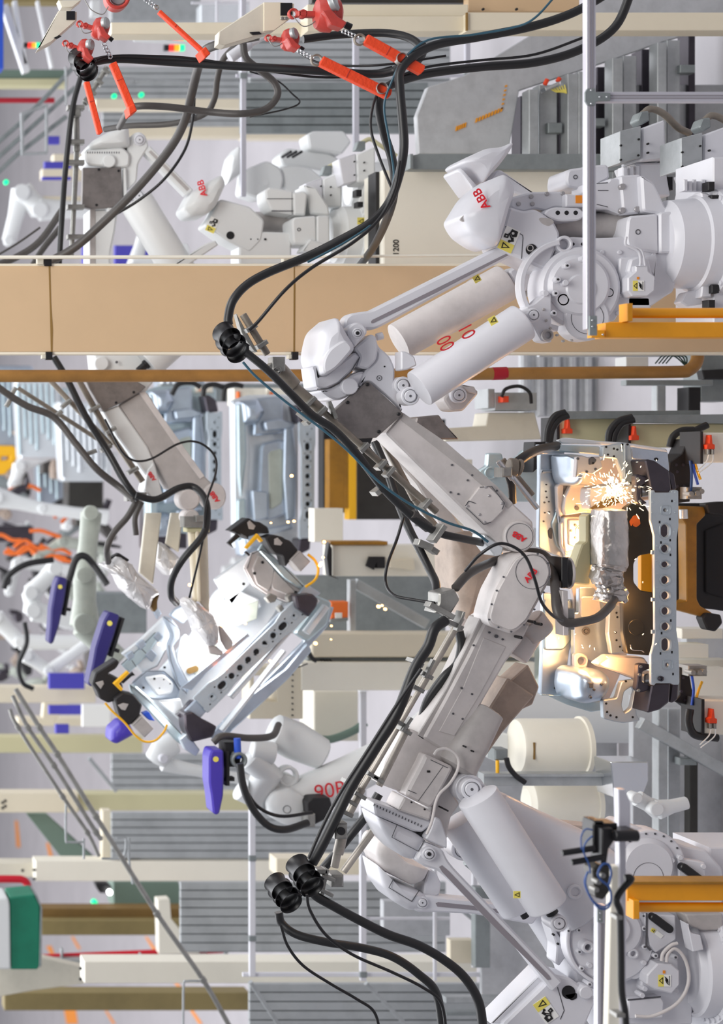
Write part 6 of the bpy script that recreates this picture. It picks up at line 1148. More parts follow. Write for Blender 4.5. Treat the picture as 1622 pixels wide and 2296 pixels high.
# ================================================================ lower left: beams, walkway, red pipes, green box
D = 25.0
for i, (x0, y0, x1, y1, d, m, lab, bo) in enumerate((
    (-60, 1652, 320, 1688, 27, 'olive_pale', 'olive grey beam topmost in the lower left group', None),
    (-60, 1778, 175, 1822, 25, 'beige', 'cream beam crossing behind the three conduits', [(6, 1800), (12, 1796), (6, 1812), (12, 1808)]),
    (175, 1780, 560, 1818, 25.2, 'olive_pale', 'olive continuation of the cream beam behind the conduits', None),
    (80, 1930, 620, 1976, 24, 'beige_pale', 'cream beam with bolted end, above the green box', [(77 + 0, 1951), (77, 1971)]),
    (-60, 1935, 80, 1968, 24.3, 'beige_dirty', 'bent end of the cream beam at the left photo edge', [(51, 1952)]),
    (620, 1925, 860, 1962, 21, 'beige', 'cream beam section behind the black hose clamps', None),
    (93, 2037, 450, 2066, 26.5, 'brown', 'brown beam right of the green box, upper half', None), (93, 2064, 450, 2097, 26.3, 'olive', 'brown beam right of the green box, lower half', None),  # one beam built as a brown half and an olive half
    (190, 2156, 1070, 2205, 20, 'beige_pale', 'long cream beam under the red pipe', [(181, 2172), (181, 2196)]),
    (10, 2226, 560, 2266, 25, 'olive', 'olive beam lowest in the photo corner', None),
    (-40, 1540, 215, 1576, 26, 'beige', 'cream beam left of the black clamp gripper', None),
    (40, 1610, 250, 1628, 28, 'beige', 'thin cream rail above the olive beam', None))): beam_box(x0, y0, x1, y1, d, m, lab, .3, bolts=bo)
for pts, d, m, lab in ([[(-60, 2170), (60, 2140), (190, 2170), (190, 2206), (80, 2220), (-60, 2245)], 23.1, 'beige_dirty', 'slanting cream bracket joining the long cream beam at the left edge'], [[(60, 1826), (105, 1826), (210, 1920), (140, 1926)], 25.4, 'green_grey', 'grey green diagonal brace between the cream beams'], [[(354, 2018), (381, 2016), (384, 2060), (450, 2138), (357, 2140)], 23.2, 'beige_pale', 'cream gusset bracket standing on the long cream beam'], [[(230, 1818), (250, 1818), (252, 1860), (315, 1926), (230, 1928)], 24.1, 'beige', 'cream gusset bracket standing on the bolted cream beam'], [[(100, 1560), (165, 1565), (120, 1620), (95, 1610)], 27, 'beige', 'cream diagonal brace left of the purple gun nose']):
    one(B().prism(pts, d, .2, 1.5, 1), 'beam_bracket', m, lab, 'bracket')
beam_box(255, 1977, 425, 2035, 27, 'green_grey', 'grey green machine box behind the bolted cream beam', .5, 'machine', 'machine_box')
q = thing('lamp_unit', 'small black lamp unit with a white light beside the grey green machine box', 'lamp', 235, 1995, 26.8); B().prism(T(10, "620,985 700,985 730,1010 700,1050 650,1050 625,1010"), 26.8, .2, 2, 3).build('lamp_body', 'black', q); B().disc(*T(10, "714,1047")[0], 26.7, 6, .05, 1).build('lamp_lens', 'lamp_white', q)
q = thing('signal_lamp', 'small green signal light left of the grey green machine box', 'lamp', 213, 2025, 27.2); B().disc(213, 2025, 27.2, 6.5, .1, 1).build('lamp_lens', 'led_green', q)
q = thing('motor_unit', 'green box with pale rounded front at the left photo edge under the red pipe', 'machine', 55, 2090, 22)
B().prism([(22, 2012), (78, 2006), (90, 2030), (92, 2160), (84, 2174), (24, 2174)], 22, .5, 3, 3).build('green_box', 'green_box', q); B().prism([(-40, 2018), (18, 2012), (22, 2030), (24, 2174), (-40, 2174)], 21.95, .5, 4, 6).build('pale_cover', 'white_far', q); B().prism([(78, 2006), (84, 2008), (95, 2036), (93, 2166), (88, 2170), (91, 2034)], 21.98, .5, 1).build('box_rim', 'galv_dark', q)
one(B().tube([(-40, 1971, 23), (30, 1971, 23), (52, 1973, 23), (62, 1985, 23), (63, 2012, 23)], 8.5, 14), 'water_pipe', 'pipe_red', 'red pipe bending down behind the green box', 'pipe')
q = thing('water_pipe', 'long red pipe along the cream beam right of the green box', 'pipe', 300, 2140, 23.6); B().cyl((93, 2147, 23.6), (500, 2130, 23.6), 7.5, None, 14).build('pipe', 'pipe_red', q); B().box(137, 2128, 142, 2155, 23.5, .1).disc(315, 2140, 23.4, 3, .05).build('pipe_clip', 'galv', q)
one(B().bar((93, 2162), (470, 2152), 16, .2, 23.4), 'galvanised_rail', 'galv', 'galvanised rail between the red pipe and the long cream beam', 'rail')
one(B().cyl((-20, 225, 25), (122, 225, 25), 6, None, 12), 'water_pipe', 'red_band', 'dark red pipe at the upper left photo edge', 'pipe')
# conduits
for i, (pts, r, lab) in enumerate((([(35, 1545), (88, 1630), (128, 1690), (215, 1830), (352, 2048), (455, 2196), (520, 2310)], 5.6, 'long grey conduit running down to the photo edge, lowest of three'), ([(28, 1560), (62, 1630), (120, 1715), (215, 1865), (228, 1880)], 5, 'grey conduit, middle of three sloping side by side'), ([(22, 1590), (40, 1630), (140, 1785), (195, 1865), (222, 1920)], 4.6, 'grey conduit, leftmost of three sloping side by side'))):
    g = thing('conduit_pipe', lab, 'pipe', *pts[0], 19.2); B().tube([p + (19.2 + .02 * i,) for p in pts], r, 12, 6).build('pipe', 'zinc', g, angle=60)
    b = B()
    for (a, c) in zip(pts[1:-1], pts[2:]): b.cyl((a[0] - 3, a[1] - 4, 19.2 + .02 * i), (a[0] + 4, a[1] + 6, 19.2 + .02 * i), r * 1.35, None, 12)
    b.build('pipe_joint', 'zinc', g)
for i, pts in enumerate(([(148, 1800), (148, 1880), (155, 1888), (190, 1888)], [(290, 1878), (290, 1930), (298, 1982)], [(455, 2200), (420, 2200), (412, 2210), (411, 2300)], [(188, 1880), (188, 1926)], [(228, 1925), (275, 1922), (282, 1880), (262, 1878)])): one(B().tube([p + (19.4,) for p in pts], 2.6, 8, 4), 'conduit_bracket', 'galv', ('thin bracket tube under the left conduit', 'thin bracket tube by the bolted cream beam', 'thin bracket tube from the long conduit down to the photo edge', 'short bracket stub at the conduit ends', 'looped bracket tube at the cream gusset')[i], 'bracket')
# ribbed walkway decks seen from above
def deck(X0, Y0, X1, Y1, d, n, lab, m='mesh_grey'):
    b = B(); w_ = (Y1 - Y0) / n
    for i in range(n): b.box(X0, Y0 + i * w_, X1, Y0 + i * w_ + w_ * .9, d, .06, 1.5)
    b.box(X0, Y0, X1, Y1, d + .065, .03, 0); return one(b, 'grating_deck', m, lab, 'deck')
deck(250, 1690, 560, 1780, 29, 5, 'grey ribbed deck left of the white robot marked 90R'); deck(250, 1822, 860, 1926, 24, 6, 'grey ribbed deck behind the black hose clamps, upper'); deck(405, 1978, 1000, 2135, 21.5, 8, 'grey ribbed deck between the two long cream beams'); deck(560, 2206, 1240, 2330, 19.2, 6, 'grey ribbed deck at the bottom photo edge')
deck(200, 150, 570, 225, 26, 5, 'grey ribbed deck behind the upper cable sling'); deck(560, 78, 1010, 215, 21.5, 8, 'grey ribbed deck under the long cream top beam'); deck(230, 242, 560, 285, 26, 3, 'grey ribbed deck above the rear robot'); deck(540, 185, 960, 300, 19.4, 6, 'grey ribbed deck behind the hanging black hoses', 'galv_dark')
for i, pts in enumerate(([(408, 1990), (510, 2140)], [(310, 1838), (420, 2000)], [(563, 2203), (700, 2410)], [(823, 2206), (1000, 2390)], [(1000, 2010), (1120, 2110)], [(200, 1700), (262, 1775)])): one(B().bar(pts[0], pts[1], 9, .06, 24.5 if i in (0, 1, 5) else 18.3), 'frame_rail', 'galv', ('galvanised edge rail of the middle deck', 'galvanised edge rail above the green box', 'pale frame rail running to the bottom photo edge, left', 'pale frame rail running to the bottom photo edge, middle', 'galvanised edge rail behind the groove rods', 'dark edge rail beside the olive beam')[i], 'rail')
# safety fence in the middle distance: rails run across, in aluminium
def fence(name, label, rails, posts, d, m='alu', nodes=()):
    g = thing('safety_fence', label, 'fence', (rails or posts)[0][0] + 300, (rails or posts)[0][1], d); k = 0
    for (X, Y0, Y1, w_) in rails: B().box(X - w_ / 2, Y0, X + w_ / 2, Y1, d, w_ * d / F, 1).build('rail', m, g)
    for (Y, X0, X1, w_) in posts: B().box(X0, Y - w_ / 2, X1, Y + w_ / 2, d + .05, w_ * d / F, 1).build('post', m, g)
    b = B()
    for x, y in nodes: b.box(x - 8, y - 6, x + 8, y + 6, d - .02, .03, 1)
    if nodes: b.build('joint_plate', 'galv_dark', g)
    return g
fence('f', 'aluminium safety fence rails behind the hanging black hoses, upper part of the photo', [(547, -20, 440, 11), (800, 75, 335, 12), (1050, 75, 348, 11)], [(169, 530, 1120, 7)], 17.6, nodes=[(547, 169), (800, 169), (1050, 169)])
fence('f', 'white safety fence rails behind the black hose clamps, lower part of the photo', [(567, 1790, 2190, 13), (816, 1552, 2200, 13), (977, 1880, 2200, 7), (1066, 1960, 2170, 10)], [(2186, 545, 1120, 9), (2060, 800, 1010, 6)], 18.2, 'white', nodes=[(567, 1925), (567, 2105), (816, 2186)])
fence('f', 'thin white rails standing left of the red spring balancers', [(487, 0, 140, 5), (540, -10, 170, 6)], [(6, 430, 560, 5)], 22, 'white')
# ================================================================ upper left background
for x0, y0, x1, y1, d, m, lab in ((-60, 156, 152, 176, 27, 'green_grey', 'grey green beam at the upper left edge'), (-60, 176, 152, 192, 26.9, 'olive_pale', 'pale olive beam under the grey green one'), (215, 221, 560, 243, 24, 'beige', 'cream beam above the rear robot, between the ribbed decks'), (545, 218, 830, 244, 26, 'beige', 'cream beam behind the hanging black hoses'), (265, 284, 545, 306, 25, 'beige', 'cream beam touching the head of the rear robot'), (545, 284, 690, 310, 28, 'beige', 'cream beam behind the safety fence'), (120, 345, 215, 362, 27, 'beige', 'cream beam left of the rear robot, upper'), (95, 378, 190, 400, 27, 'beige', 'cream beam left of the rear robot, lower'), (85, 440, 190, 462, 27, 'beige', 'cream beam left of the rear robot, lowest'), (250, -20, 450, 46, 26, 'galv', 'grey panel beam at the top photo edge'), (450, 10, 560, 80, 25, 'sheet_pale', 'bluish white panel at the top photo edge'), (-60, -20, 140, 4, 25, 'olive', 'brown beam along the top photo edge')): beam_box(x0, y0, x1, y1, d, m, lab, .25)
o = thing('ceiling_rail', 'long cream steel beam running along the top of the photo to the right edge', 'beam', 900, 50, 14.6); B().box(250, 50, 680, 77, 14.8, .2).box(690, 36, 1050, 70, 14.6, .2, 1).box(690, 10, 1050, 36, 14.75, .2, 1).box(1050, 28, 1720, 68, 14.5, .2, 1).build('beam_body', 'beige', o); B().box(1050, -20, 1300, 26, 14.9, .1).build('beam_upper', 'tan', o); B().bolts([(1085, 20), (1160, 20)], 14.85, 3, .02).build('beam_bolt', 'dark_hole', o); B().box(1046, 28, 1050, 68, 14.48, .02, 0).build('beam_joint', 'stain', o); B().box(700, -20, 1290, 6, 15.0, .1).build('painted_beam_shadow', 'dark_panel', o)  # shadow beside the beam painted in as a dark strip
for i, pts in enumerate(([(10, 10), (60, 160)], [(34, 0), (58, 145)], [(85, 0), (118, 150)], [(215, 0), (215, 35)])): one(B().bar(pts[0], pts[1], (16, 9, 6, 20)[i], .15, 24.5), 'truss_rod', 'white_far', ('thick white truss rod in the upper left corner', 'white truss rod beside the thick one', 'thin white truss rod near the red balancers', 'white tube end at the top photo edge')[i], 'rod')
one(B().box(-30, -20, 8, 153, 24, .3), 'blue_board', 'blue_bright', 'strip of blue panel in the upper left corner', 'panel')
for i, pts in enumerate(([(170, 145), (110, 210), (40, 280), (-40, 350)], [(170, 195), (60, 295), (-40, 385)], [(150, 260), (40, 345), (-40, 420)])): 
    b = B()
    for a, c in zip(pts, pts[1:]): b.bar(a, c, 10, .08, 23)
    one(b, 'handrail', 'galv_dark', ('grey sloping stair handrail at upper left, uppermost', 'grey sloping stair handrail at upper left, middle', 'grey sloping stair handrail at upper left, lowest')[i], 'handrail')
g = thing('guard_cage', 'small galvanised guard frame on the sloping handrails, upper left', 'frame', 78, 300, 22.8); B().prism([(46, 252), (108, 232), (108, 345), (48, 348)], 22.8, .05, 1, 3, holes=[[(53, 257), (102, 240), (102, 339), (54, 342)]]).build('frame', 'galv', g)
for x, y, h in ((160, 150, 85), (215, 210, 40)): one(B().cyl((x - 12, y, 23), (x - 12, y + h, 23), 3, None, 8), 'guard_post', 'galv', 'thin galvanised post %s the hose clamp of the rear robot' % ('left of' if y < 200 else 'below'), 'post')
for i, (x, y, s) in enumerate(((400, 86, 1), (392, 106, .9), (72, 100, .7))):
    g = thing('andon_lamp', ('stacked signal light black red amber and green, upper of two under the orange strap', 'stacked signal light red amber and green, lower of two under the orange strap', 'small stacked signal light left of the red spring balancers')[i], 'signal light', x, y, 24)
    for k, m in enumerate(('black', 'led_red', 'led_amber', 'led_green')): B().box(x - 26 * s + 13 * s * k, y - 7 * s, x - 13.5 * s + 13 * s * k, y + 7 * s, 24, .07, 1).build('lamp_segment', m, g, ('black segment', 'red segment', 'amber segment', 'green segment')[k])
for i, (x, y) in enumerate(((257, 215), (318, 212), (14, 408))): one(B().disc(x, y, 24, 6, .05, 1, 12), 'signal_lamp', 'led_green', ('green signal light left of the orange strap', 'green signal light right of the orange strap', 'green signal light at the left photo edge')[i], 'lamp')
for i, (x0, y0, x1, y1) in enumerate(((104, 305, 134, 322), (100, 362, 160, 376), (95, 396, 160, 402), (185, 552, 200, 596), (258, 550, 345, 594), (110, 1510, 190, 1545), (110, 1582, 190, 1602), (125, 1625, 155, 1645))): beam_box(x0, y0, x1, y1, 25.5, 'indigo_panel', 'indigo panel ' + ('left of the rear robot, top', 'left of the rear robot, middle', 'left of the rear robot, lowest', 'at the foot of the rear robot, narrow', 'at the foot of the rear robot, wide', 'above the cream beam left of the clamp gripper', 'below the cream beam left of the clamp gripper', 'above the olive beam')[i], .1, 'panel', 'indigo_board')
one(B().box(185, 1580, 248, 1630, 25.3, .1), 'notice_board', 'label_white', 'white board with pale print below the black clamp gripper', 'board')
one(B().cyl((185, 183, 20), (300, 183, 20), 9, None, 14).cyl((300, 183, 20), (420, 187, 20), 7, None, 14), 'process_pipe', 'galv', 'grey pipe with flanges above the rear robot', 'pipe'); one(B().cyl((258, 85, 20), (308, 85, 20), 5).cyl((300, 90, 20), (470, 98, 20), 4), 'process_pipe', 'white_far', 'thin pale pipe behind the red spring balancers', 'pipe')
one(B().cyl((515, 130, 14), (560, 98, 14), 13, None, 16).cyl((555, 100, 14), (590, 80, 14), 10, None, 16), 'process_pipe', 'white', 'short white pipe elbow under the right beam arm', 'pipe')
# big floor markings far away
for i, pts in enumerate(([(115, 2120), (125, 2145), (118, 2146), (104, 2122)], [(165, 2100), (182, 2128), (176, 2128), (160, 2100)], [(330, 2100), (352, 2130), (344, 2130), (326, 2100)], [(135, 2210), (165, 2230), (175, 2296), (150, 2296), (140, 2240)], [(240, 2266), (260, 2296), (254, 2296), (236, 2266)], [(430, 2260), (455, 2296), (447, 2296), (424, 2260)], [(395, 2202), (410, 2215), (402, 2216), (392, 2204)], [(40, 1840), (46, 1900), (38, 1900), (34, 1840)], [(110, 1890), (120, 1925), (112, 1925), (104, 1890)])):
    b = B(); vs = []
    for X, Y in pts:
        d = CZ * F / (X - VX); vs.append(P(X, Y, d) + V((0, 0, .012)))
    vs2 = [v - V((0, 0, .01)) for v in vs]; n = len(vs); b.add(vs + vs2, [tuple(range(n)), tuple(reversed(range(n, 2 * n)))] + [(k, (k + 1) % n, n + (k + 1) % n, n + k) for k in range(n)])
    struct(b, 'floor_marking', 'label_orange')
# ================================================================ foreground fence, yellow posts, camera rig
D = 10.2
g = thing('fence_rail', 'thin aluminium profile rail with a cross rail, in front of the upper robot', 'fence', 1330, 400, D)
B().box(1316, -60, 1337, 738, D, .05, 1).build('profile', 'alu', g); b = B().box(1323, -60, 1325, 738, D - .004, .01, 0).box(1329, -60, 1331, 738, D - .004, .01, 0); b.build('profile_groove', 'groove', g)
B().box(1337, 206, 1720, 228, D, .05, 1).build('cross_profile', 'alu', g); b = B().box(1337, 213, 1720, 215, D - .004, .01, 0).box(1337, 219, 1720, 221, D - .004, .01, 0); b.build('profile_groove', 'groove', g)
o = B().prism([(1312, 208), (1318, 198), (1336, 198), (1336, 206), (1370, 208), (1370, 226), (1336, 228), (1336, 236), (1318, 236), (1312, 226)], D - .012, .01, 1, 1).box(1322, 708, 1340, 752, D - .012, .02, 1).build('joint_plate', 'galv_dark', g); B().bolts([(1346, 217), (1362, 217), (1327, 232), (1327, 202), (1330, 718), (1330, 732)], D - .016, 2.4, .01).build('plate_screw', 'chrome', o)
D = 10.4
FL = FX(D)
g = thing('guard_post', 'yellow guard post with tube and strap in front of the upper robot, right edge', 'guard post', FL, 735, D)
B().prism([(1357, 724), (1368, 722), (FL, 722), (FL, 755), (1356, 757)], D, .12, 2).build('post_beam', 'yellow', g); B().cyl((1397, 702, D + .05), (FL, 702, D + .05), 11.5, None, 20, .01).build('post_tube', 'yellow', g); B().box(1407, 680, 1420, 720, D - .06, .1, 1.5).build('tube_strap', 'yellow', g); B().prism([(1327, 735), (1341, 730), (1341, 740), (1357, 740), (1357, 757), (1326, 757)], D - .02, .05, 1).build('post_foot', 'yellow', g); B().bolts([(1353, 750)], D - .03, 2.4, .02).build('post_bolt', 'chrome', g)
g = thing('guard_post', 'yellow guard post with tube and strap in front of the lower robot, right edge', 'guard post', FL, 2005, D)
B().box(1407, 1980, FL, 2020, D, .12, 1.5).build('post_beam', 'yellow', g); B().box(1405, 1977, FL, 1983, D - .03, .15, 1).build('post_edge', 'yellow_dark', g); B().cyl((1406, 2034, D + .05), (FL, 2034, D + .05), 11, None, 20, .01).build('post_tube', 'yellow', g); B().box(1421, 2019, 1435, 2061, D - .06, .1, 1.5).build('tube_strap', 'yellow', g)
D = 10.0
g = thing('fence_rail', 'aluminium profile rail standing in front of the lower robot at the bottom edge', 'fence', 1346, 2160, D)
B().box(1341, 2030, 1360, 2360, D, .05, 1).build('profile', 'alu', g); B().box(1348, 2070, 1350, 2360, D - .004, .01, 0).box(1353, 2070, 1355, 2360, D - .004, .01, 0).build('profile_groove', 'groove', g); o = B().box(1341, 2035, 1352, 2068, D - .012, .01, .5).build('joint_plate', 'galv_dark', g); B().bolts([(1347, 2048), (1347, 2062)], D - .02, 2.2, .01).build('plate_screw', 'chrome', o)
D = 9.2
g = thing('fence_rail', 'white rail and beige bar out of focus in front of the lower robot', 'fence', 1395, 2030, D)
B().prism([(1387, 1770), (1402, 1770), (1415, 1800), (1415, 1860), (1405, 1880), (1405, 2360), (1393, 2360), (1390, 1900)], D, .05, 2).build('white_rail', 'alu', g); B().prism([(1372, 1942), (1393, 1942), (1395, 2360), (1362, 2360)], D + .02, .05, 2).build('beige_bar', 'beige_pale', g)
g = thing('camera_rig', 'black camera rig with tangled blue hoses clamped on the white rail', 'camera rig', 1340, 1930, D - .1); W = lambda s: T(22, s)
B().prism(W("455,165 540,165 550,185 670,185 670,240 550,240 545,450 445,460 445,200"), D - .15, .12, 3, 2).prism(W("525,235 630,230 630,260 850,250 860,345 640,345 590,420 570,560 520,560 525,420"), D - .2, .12, 3, 2).build('camera_body', 'black', g)
B().cyl(W("165,455")[0] + (D - .2,), W("460,410")[0] + (D - .2,), 7, None, 14).cyl(W("250,540")[0] + (D - .2,), W("540,490")[0] + (D - .2,), 7, None, 14).build('handle', 'black', g); B().cyl(W("640,300")[0] + (D - .22,), W("850,298")[0] + (D - .22,), 13, None, 18).build('lens', 'black', g)
B().prism(W("440,600 500,560 600,560 600,800 540,880 470,860"), D - .15, .1, 3, 4).build('connector_block', 'dark_panel', g); B().bolts(W("500,720 480,790 540,660"), D - .2, 6, .06).build('connector', 'zinc', g)
b = B().tube([p + (D - .25,) for p in W("340,420 340,300 380,240 440,245")], 1.8, 8).tube([p + (D - .24,) for p in W("400,620 370,720 420,850 500,950 580,950 610,860 590,760 520,700 490,640 530,560 590,560 610,640 590,740")], 2.6, 8).tube([p + (D - .26,) for p in W("390,640 380,740 440,880 540,940 600,900")], 2, 8).tube([p + (D - .22,) for p in W("440,300 380,360 360,440 410,560 420,640")], 2, 8)
b.build('blue_hose', 'blue_hose', g, 'tangled blue hoses', angle=60)
hose('cable', [p + (D - .1,) for p in W("730,680 780,675 785,700 720,770 670,840 660,900 690,980 695,1100 700,1400 705,1700 735,1880 745,2030")], 7.5, 'thick black cable tied along the white rail below the camera rig', 'rubber', cat='cable')
one(B().box(*W("660,1025")[0], *W("715,1060")[0], D - .2, .08, 1), 'cable_clip', 'zinc', 'metal clip on the thick black cable just below the camera rig', 'clip'); one(B().box(*W("660,1910")[0], *W("740,1945")[0], D - .2, .08, 1), 'cable_clip', 'zinc', 'metal clip on the thick black cable near the bottom edge', 'clip')
# ================================================================ overhead: beam arms, spring balancers, straps, hoses
D = 12.2
for i, (a, c, w_, lab) in enumerate((((116, 50), (112, 88), 0, ''), ((0, 0), (0, 0), 0, ''))): pass
g = thing('overhead_outrigger', 'cream overhead beam arm with open square end, left of two, carrying red spring balancers', 'beam', 120, 60, D)
B().prism(T(1, "380,70 440,70 500,75 500,130 340,270 245,320"), D, .12, 2, 1).build('arm_box', 'beige_dirty', g); B().box(*T(1, "432,72")[0], *T(1, "488,128")[0], D - .01, .02, .5).prism(T(1, "350,245 385,228 400,235 370,252"), D - .01, .02, 0).build('arm_opening', 'black', g); B().prism(T(1, "380,0 530,0 470,50 400,50"), D + .1, .1, 2).build('arm_box', 'beige_dirty', g)
g = thing('overhead_outrigger', 'cream overhead beam arm with open square end, right of two, carrying red spring balancers', 'beam', 570, 60, D)
B().prism([(492, 70), (592, 5), (630, 5), (660, 8), (658, 36), (612, 70), (505, 102), (490, 98)], D, .12, 2, 1).build('arm_box', 'beige_dirty', g); B().prism([(592, 5), (630, 5), (660, 8), (658, 36), (615, 68), (592, 70)], D - .01, .1, 1).build('arm_face', 'beige', g); B().box(*T(2, "288,18")[0], *T(2, "365,100")[0], D - .015, .02, .5).prism(T(2, "90,208 150,205 165,220 110,225"), D - .02, .02, 0).build('arm_opening', 'black', g); B().bolts(T(2, "300,118 325,118"), D - .02, 4, .05).build('arm_bolt', 'zinc', g)
def spring_balancer(hx, hy, cx, cy, r, d, label, m='red_metal'):
    g = thing('spring_balancer', label, 'spring balancer', cx, cy, d); u = (V((cx, cy)) - V((hx, hy))).normalized(); n = V((-u.y, u.x)); W = lambda a, b_: (cx + u.x * a * r + n.x * b_ * r, cy + u.y * a * r + n.y * b_ * r)
    B().lathe(P(*W(-.75, 0), d), P(*W(.75, 0), d), [(0, .45 * r * d / F), (.08, .8 * r * d / F), (.3, 1.0 * r * d / F), (.62, 1.02 * r * d / F), (.66, .9 * r * d / F), (.9, .8 * r * d / F), (1, .5 * r * d / F)], 28).build('drum_housing', m, g)
    B().lathe(P(*W(.12, -.55), d - .08), P(*W(.5, -.75), d - .1), [(0, .5 * r * d / F), (.3, .52 * r * d / F), (.5, .5 * r * d / F), (.7, .52 * r * d / F), (1, .4 * r * d / F)], 24).build('cable_drum', 'galv', g, 'ribbed grey drum'); B().prism([W(-.3, -.2), W(.2, .55), W(.9, .75), W(1.1, .4), W(.6, .1), W(.2, -.3)], d - .14, .1, 2, 3).build('housing_arm', m, g)
    B().ring(*W(-1.9, 0), d, r * .3, r * .17, .03, 2).bar(W(-1.65, 0), W(-.6, 0), r * .32, .05, d - .02, 2).ring(*W(-1.35, 0), d - .02, r * .25, r * .12, .04, 2).build('hook', m, g); B().tube([W(-2.0, .1), W(-1.4, .7), W(-.9, .6), W(-.6, .3)], 1.2, 6, 5, d - .02).build('safety_wire', 'zinc', g)
    B().cyl(W(1.0, .55) + (d,), W(1.35, .7) + (d,), r * .2, None, 12).build('stop_buffer', 'black', g); return g
spring_balancer(588, 82, 650, 90, 25, 12.0, 'red spring balancer hanging under the right beam arm, lower left of the pair holding straps'); spring_balancer(678, 30, 735, 32, 40, 11.9, 'large red spring balancer at the top, right of the pair holding straps', 'red_metal')
spring_balancer(178, 52, 225, 65, 25, 12.1, 'red spring balancer hanging from the left beam arm, upper right one'); spring_balancer(148, 96, 190, 112, 24, 12.1, 'red spring balancer just above the black hose clamp at upper left')
g = thing('spring_balancer', 'red ring of a spring balancer cut by the top photo edge', 'spring balancer', 265, 0, 12.3); B().prism(circ(265, -8, 28, 28), 12.3, .1, 3, holes=[circ(265, -8, 20, 24)]).build('drum_rim', 'red_metal', g); B().disc(265, -8, 12.35, 19, .05, 2).build('cable_drum', 'galv', g)
hose('cable', [(190, 0, 12.2), (205, 22, 12.2), (230, 32, 12.2), (243, 15, 12.2)], 1.2, 'thin wire loop below the top photo edge at the red ring', 'zinc', cat='wire')
def strap(pts, w_, d, label, ring=None, m='orange'):
    g = thing('lifting_strap', label, 'strap', *pts[0], d); b = B()
    A, C = V(pts[0]), V(pts[-1]); u = (C - A).normalized(); n = V((-u.y, u.x))
    b.prism([tuple(A + n * w_ / 2), tuple(C + n * w_ / 2 - u * 3), tuple(C), tuple(C - n * w_ / 2 - u * 3), tuple(A - n * w_ / 2)], d, .05, 1.5, 2); b.build('webbing', m, g, 'orange webbing')
    q = A + (C - A) * .38; B().bar(tuple(q + n * w_ / 2), tuple(q - n * w_ / 2), 1.4, .005, d - .003, 0).build('stitching', 'red_metal', g)
    if ring: B().ring(*ring, d + .02, w_ * .62, w_ * .45, .02, 1).build('ring', 'conduit', g)
    return g, u, n
def chain(a, c, d, parent):
    b = B(); A, C = V(a), V(c); n = 5
    for i in range(n):
        p = A + (C - A) * ((i + .5) / n); b.ring(p.x, p.y, d + (.01 if i % 2 else 0), 5, 3, .015, .8, 12)
    b.build('shackle_chain', 'chrome', parent)
g, u, n = strap([(822, 86), (932, 152), (952, 158)], 22, 11.5, 'orange lifting strap, right one, holding the thick black hoses', (808, 88)); chain((768, 68), (805, 84), 11.55, g); B().ring(903, 130, 11.48, 13, 11.5, .05, .5).build('band_clip', 'zinc', g)
g, u, n = strap([(722, 135), (862, 205), (878, 212)], 22, 11.6, 'orange lifting strap, left one, holding the thick black hoses', (711, 134)); chain((668, 112), (704, 130), 11.65, g); B().ring(858, 197, 11.58, 13, 11.5, .05, .5).build('band_clip', 'zinc', g)
g, u, n = strap([(358, 24), (392, 62), (455, 112)], 8, 12.0, 'narrow orange strap from the top edge to the sling on the long black hose', (352, 16)); chain((325, -4), (352, 16), 12.05, g); B().prism([(450, 112), (462, 104), (473, 120), (460, 130)], 11.85, .16, 2, 2).build('loop', 'orange', g)
g, u, n = strap([(254, 140), (296, 240)], 16, 12.0, 'orange strap below the upper left hose clamp, right and longer one'); B().prism([(288, 238), (302, 232), (308, 248), (292, 258)], 11.95, .15, 2, 2).build('loop', 'orange', g); chain((232, 95), (250, 130), 12.05, g)
strap([(195, 182), (210, 230), (226, 300)], 12, 12.9, 'orange strap left of the longer one, hanging to the rear robot head')
# hoses, front bundle on robot A
hose('hose', [(513, 728, 11.72), (512, 712, 11.72), (522, 675, 11.7), (552, 640, 11.7), (600, 612, 11.7), (690, 575, 11.7), (760, 540, 11.65), (830, 500, 11.6), (872, 455, 11.6), (896, 390, 11.55), (906, 330, 11.5), (903, 270, 11.5), (897, 200, 11.5), (898, 160, 11.5), (925, 128, 11.5), (980, 100, 11.55), (1080, 82, 11.6), (1190, 60, 11.6), (1270, 35, 11.55), (1330, 5, 11.5), (1400, -40, 11.4)], 10, 'longest thick black hose, from the clamp at the tan column through the right strap', n=14)
hose('hose', [(770, 640, 14.7), (805, 598, 14.5), (840, 550, 13.4), (872, 480, 12.4), (885, 420, 12.1), (880, 360, 12.0), (862, 300, 11.9), (850, 240, 11.85), (858, 205, 11.8), (890, 185, 11.8), (960, 165, 11.85), (1080, 150, 11.9), (1200, 140, 11.9), (1300, 112, 11.9), (1380, 60, 11.85), (1420, -30, 11.8)], 8, 'thick black hose through the left orange strap, behind the longest one', n=14)
hose('hose', [(190, 150, 12.2), (215, 138, 12.2), (270, 132, 12.2), (400, 140, 12.2), (560, 150, 12.1), (700, 158, 12.0), (820, 166, 12.0), (880, 160, 11.95), (905, 140, 11.9), (950, 100, 11.95)], 9.5, 'thick black hose running across from the upper left hose clamp to the right strap', n=12)
hose('hose', [(680, 88, 12.3), (760, 78, 12.3), (860, 74, 12.2), (920, 86, 12.1), (948, 115, 12.0), (930, 145, 11.95)], 9, 'black hose arching above the right orange strap', n=12)
hose('hose', [(200, 142, 12.15), (250, 126, 12.15), (350, 126, 12.15), (440, 132, 12.15), (560, 152, 12.1), (700, 172, 12.1), (800, 170, 12.05), (880, 150, 12)], 3, 'thin black cable along the hose from the upper left clamp', 'black', cat='cable')
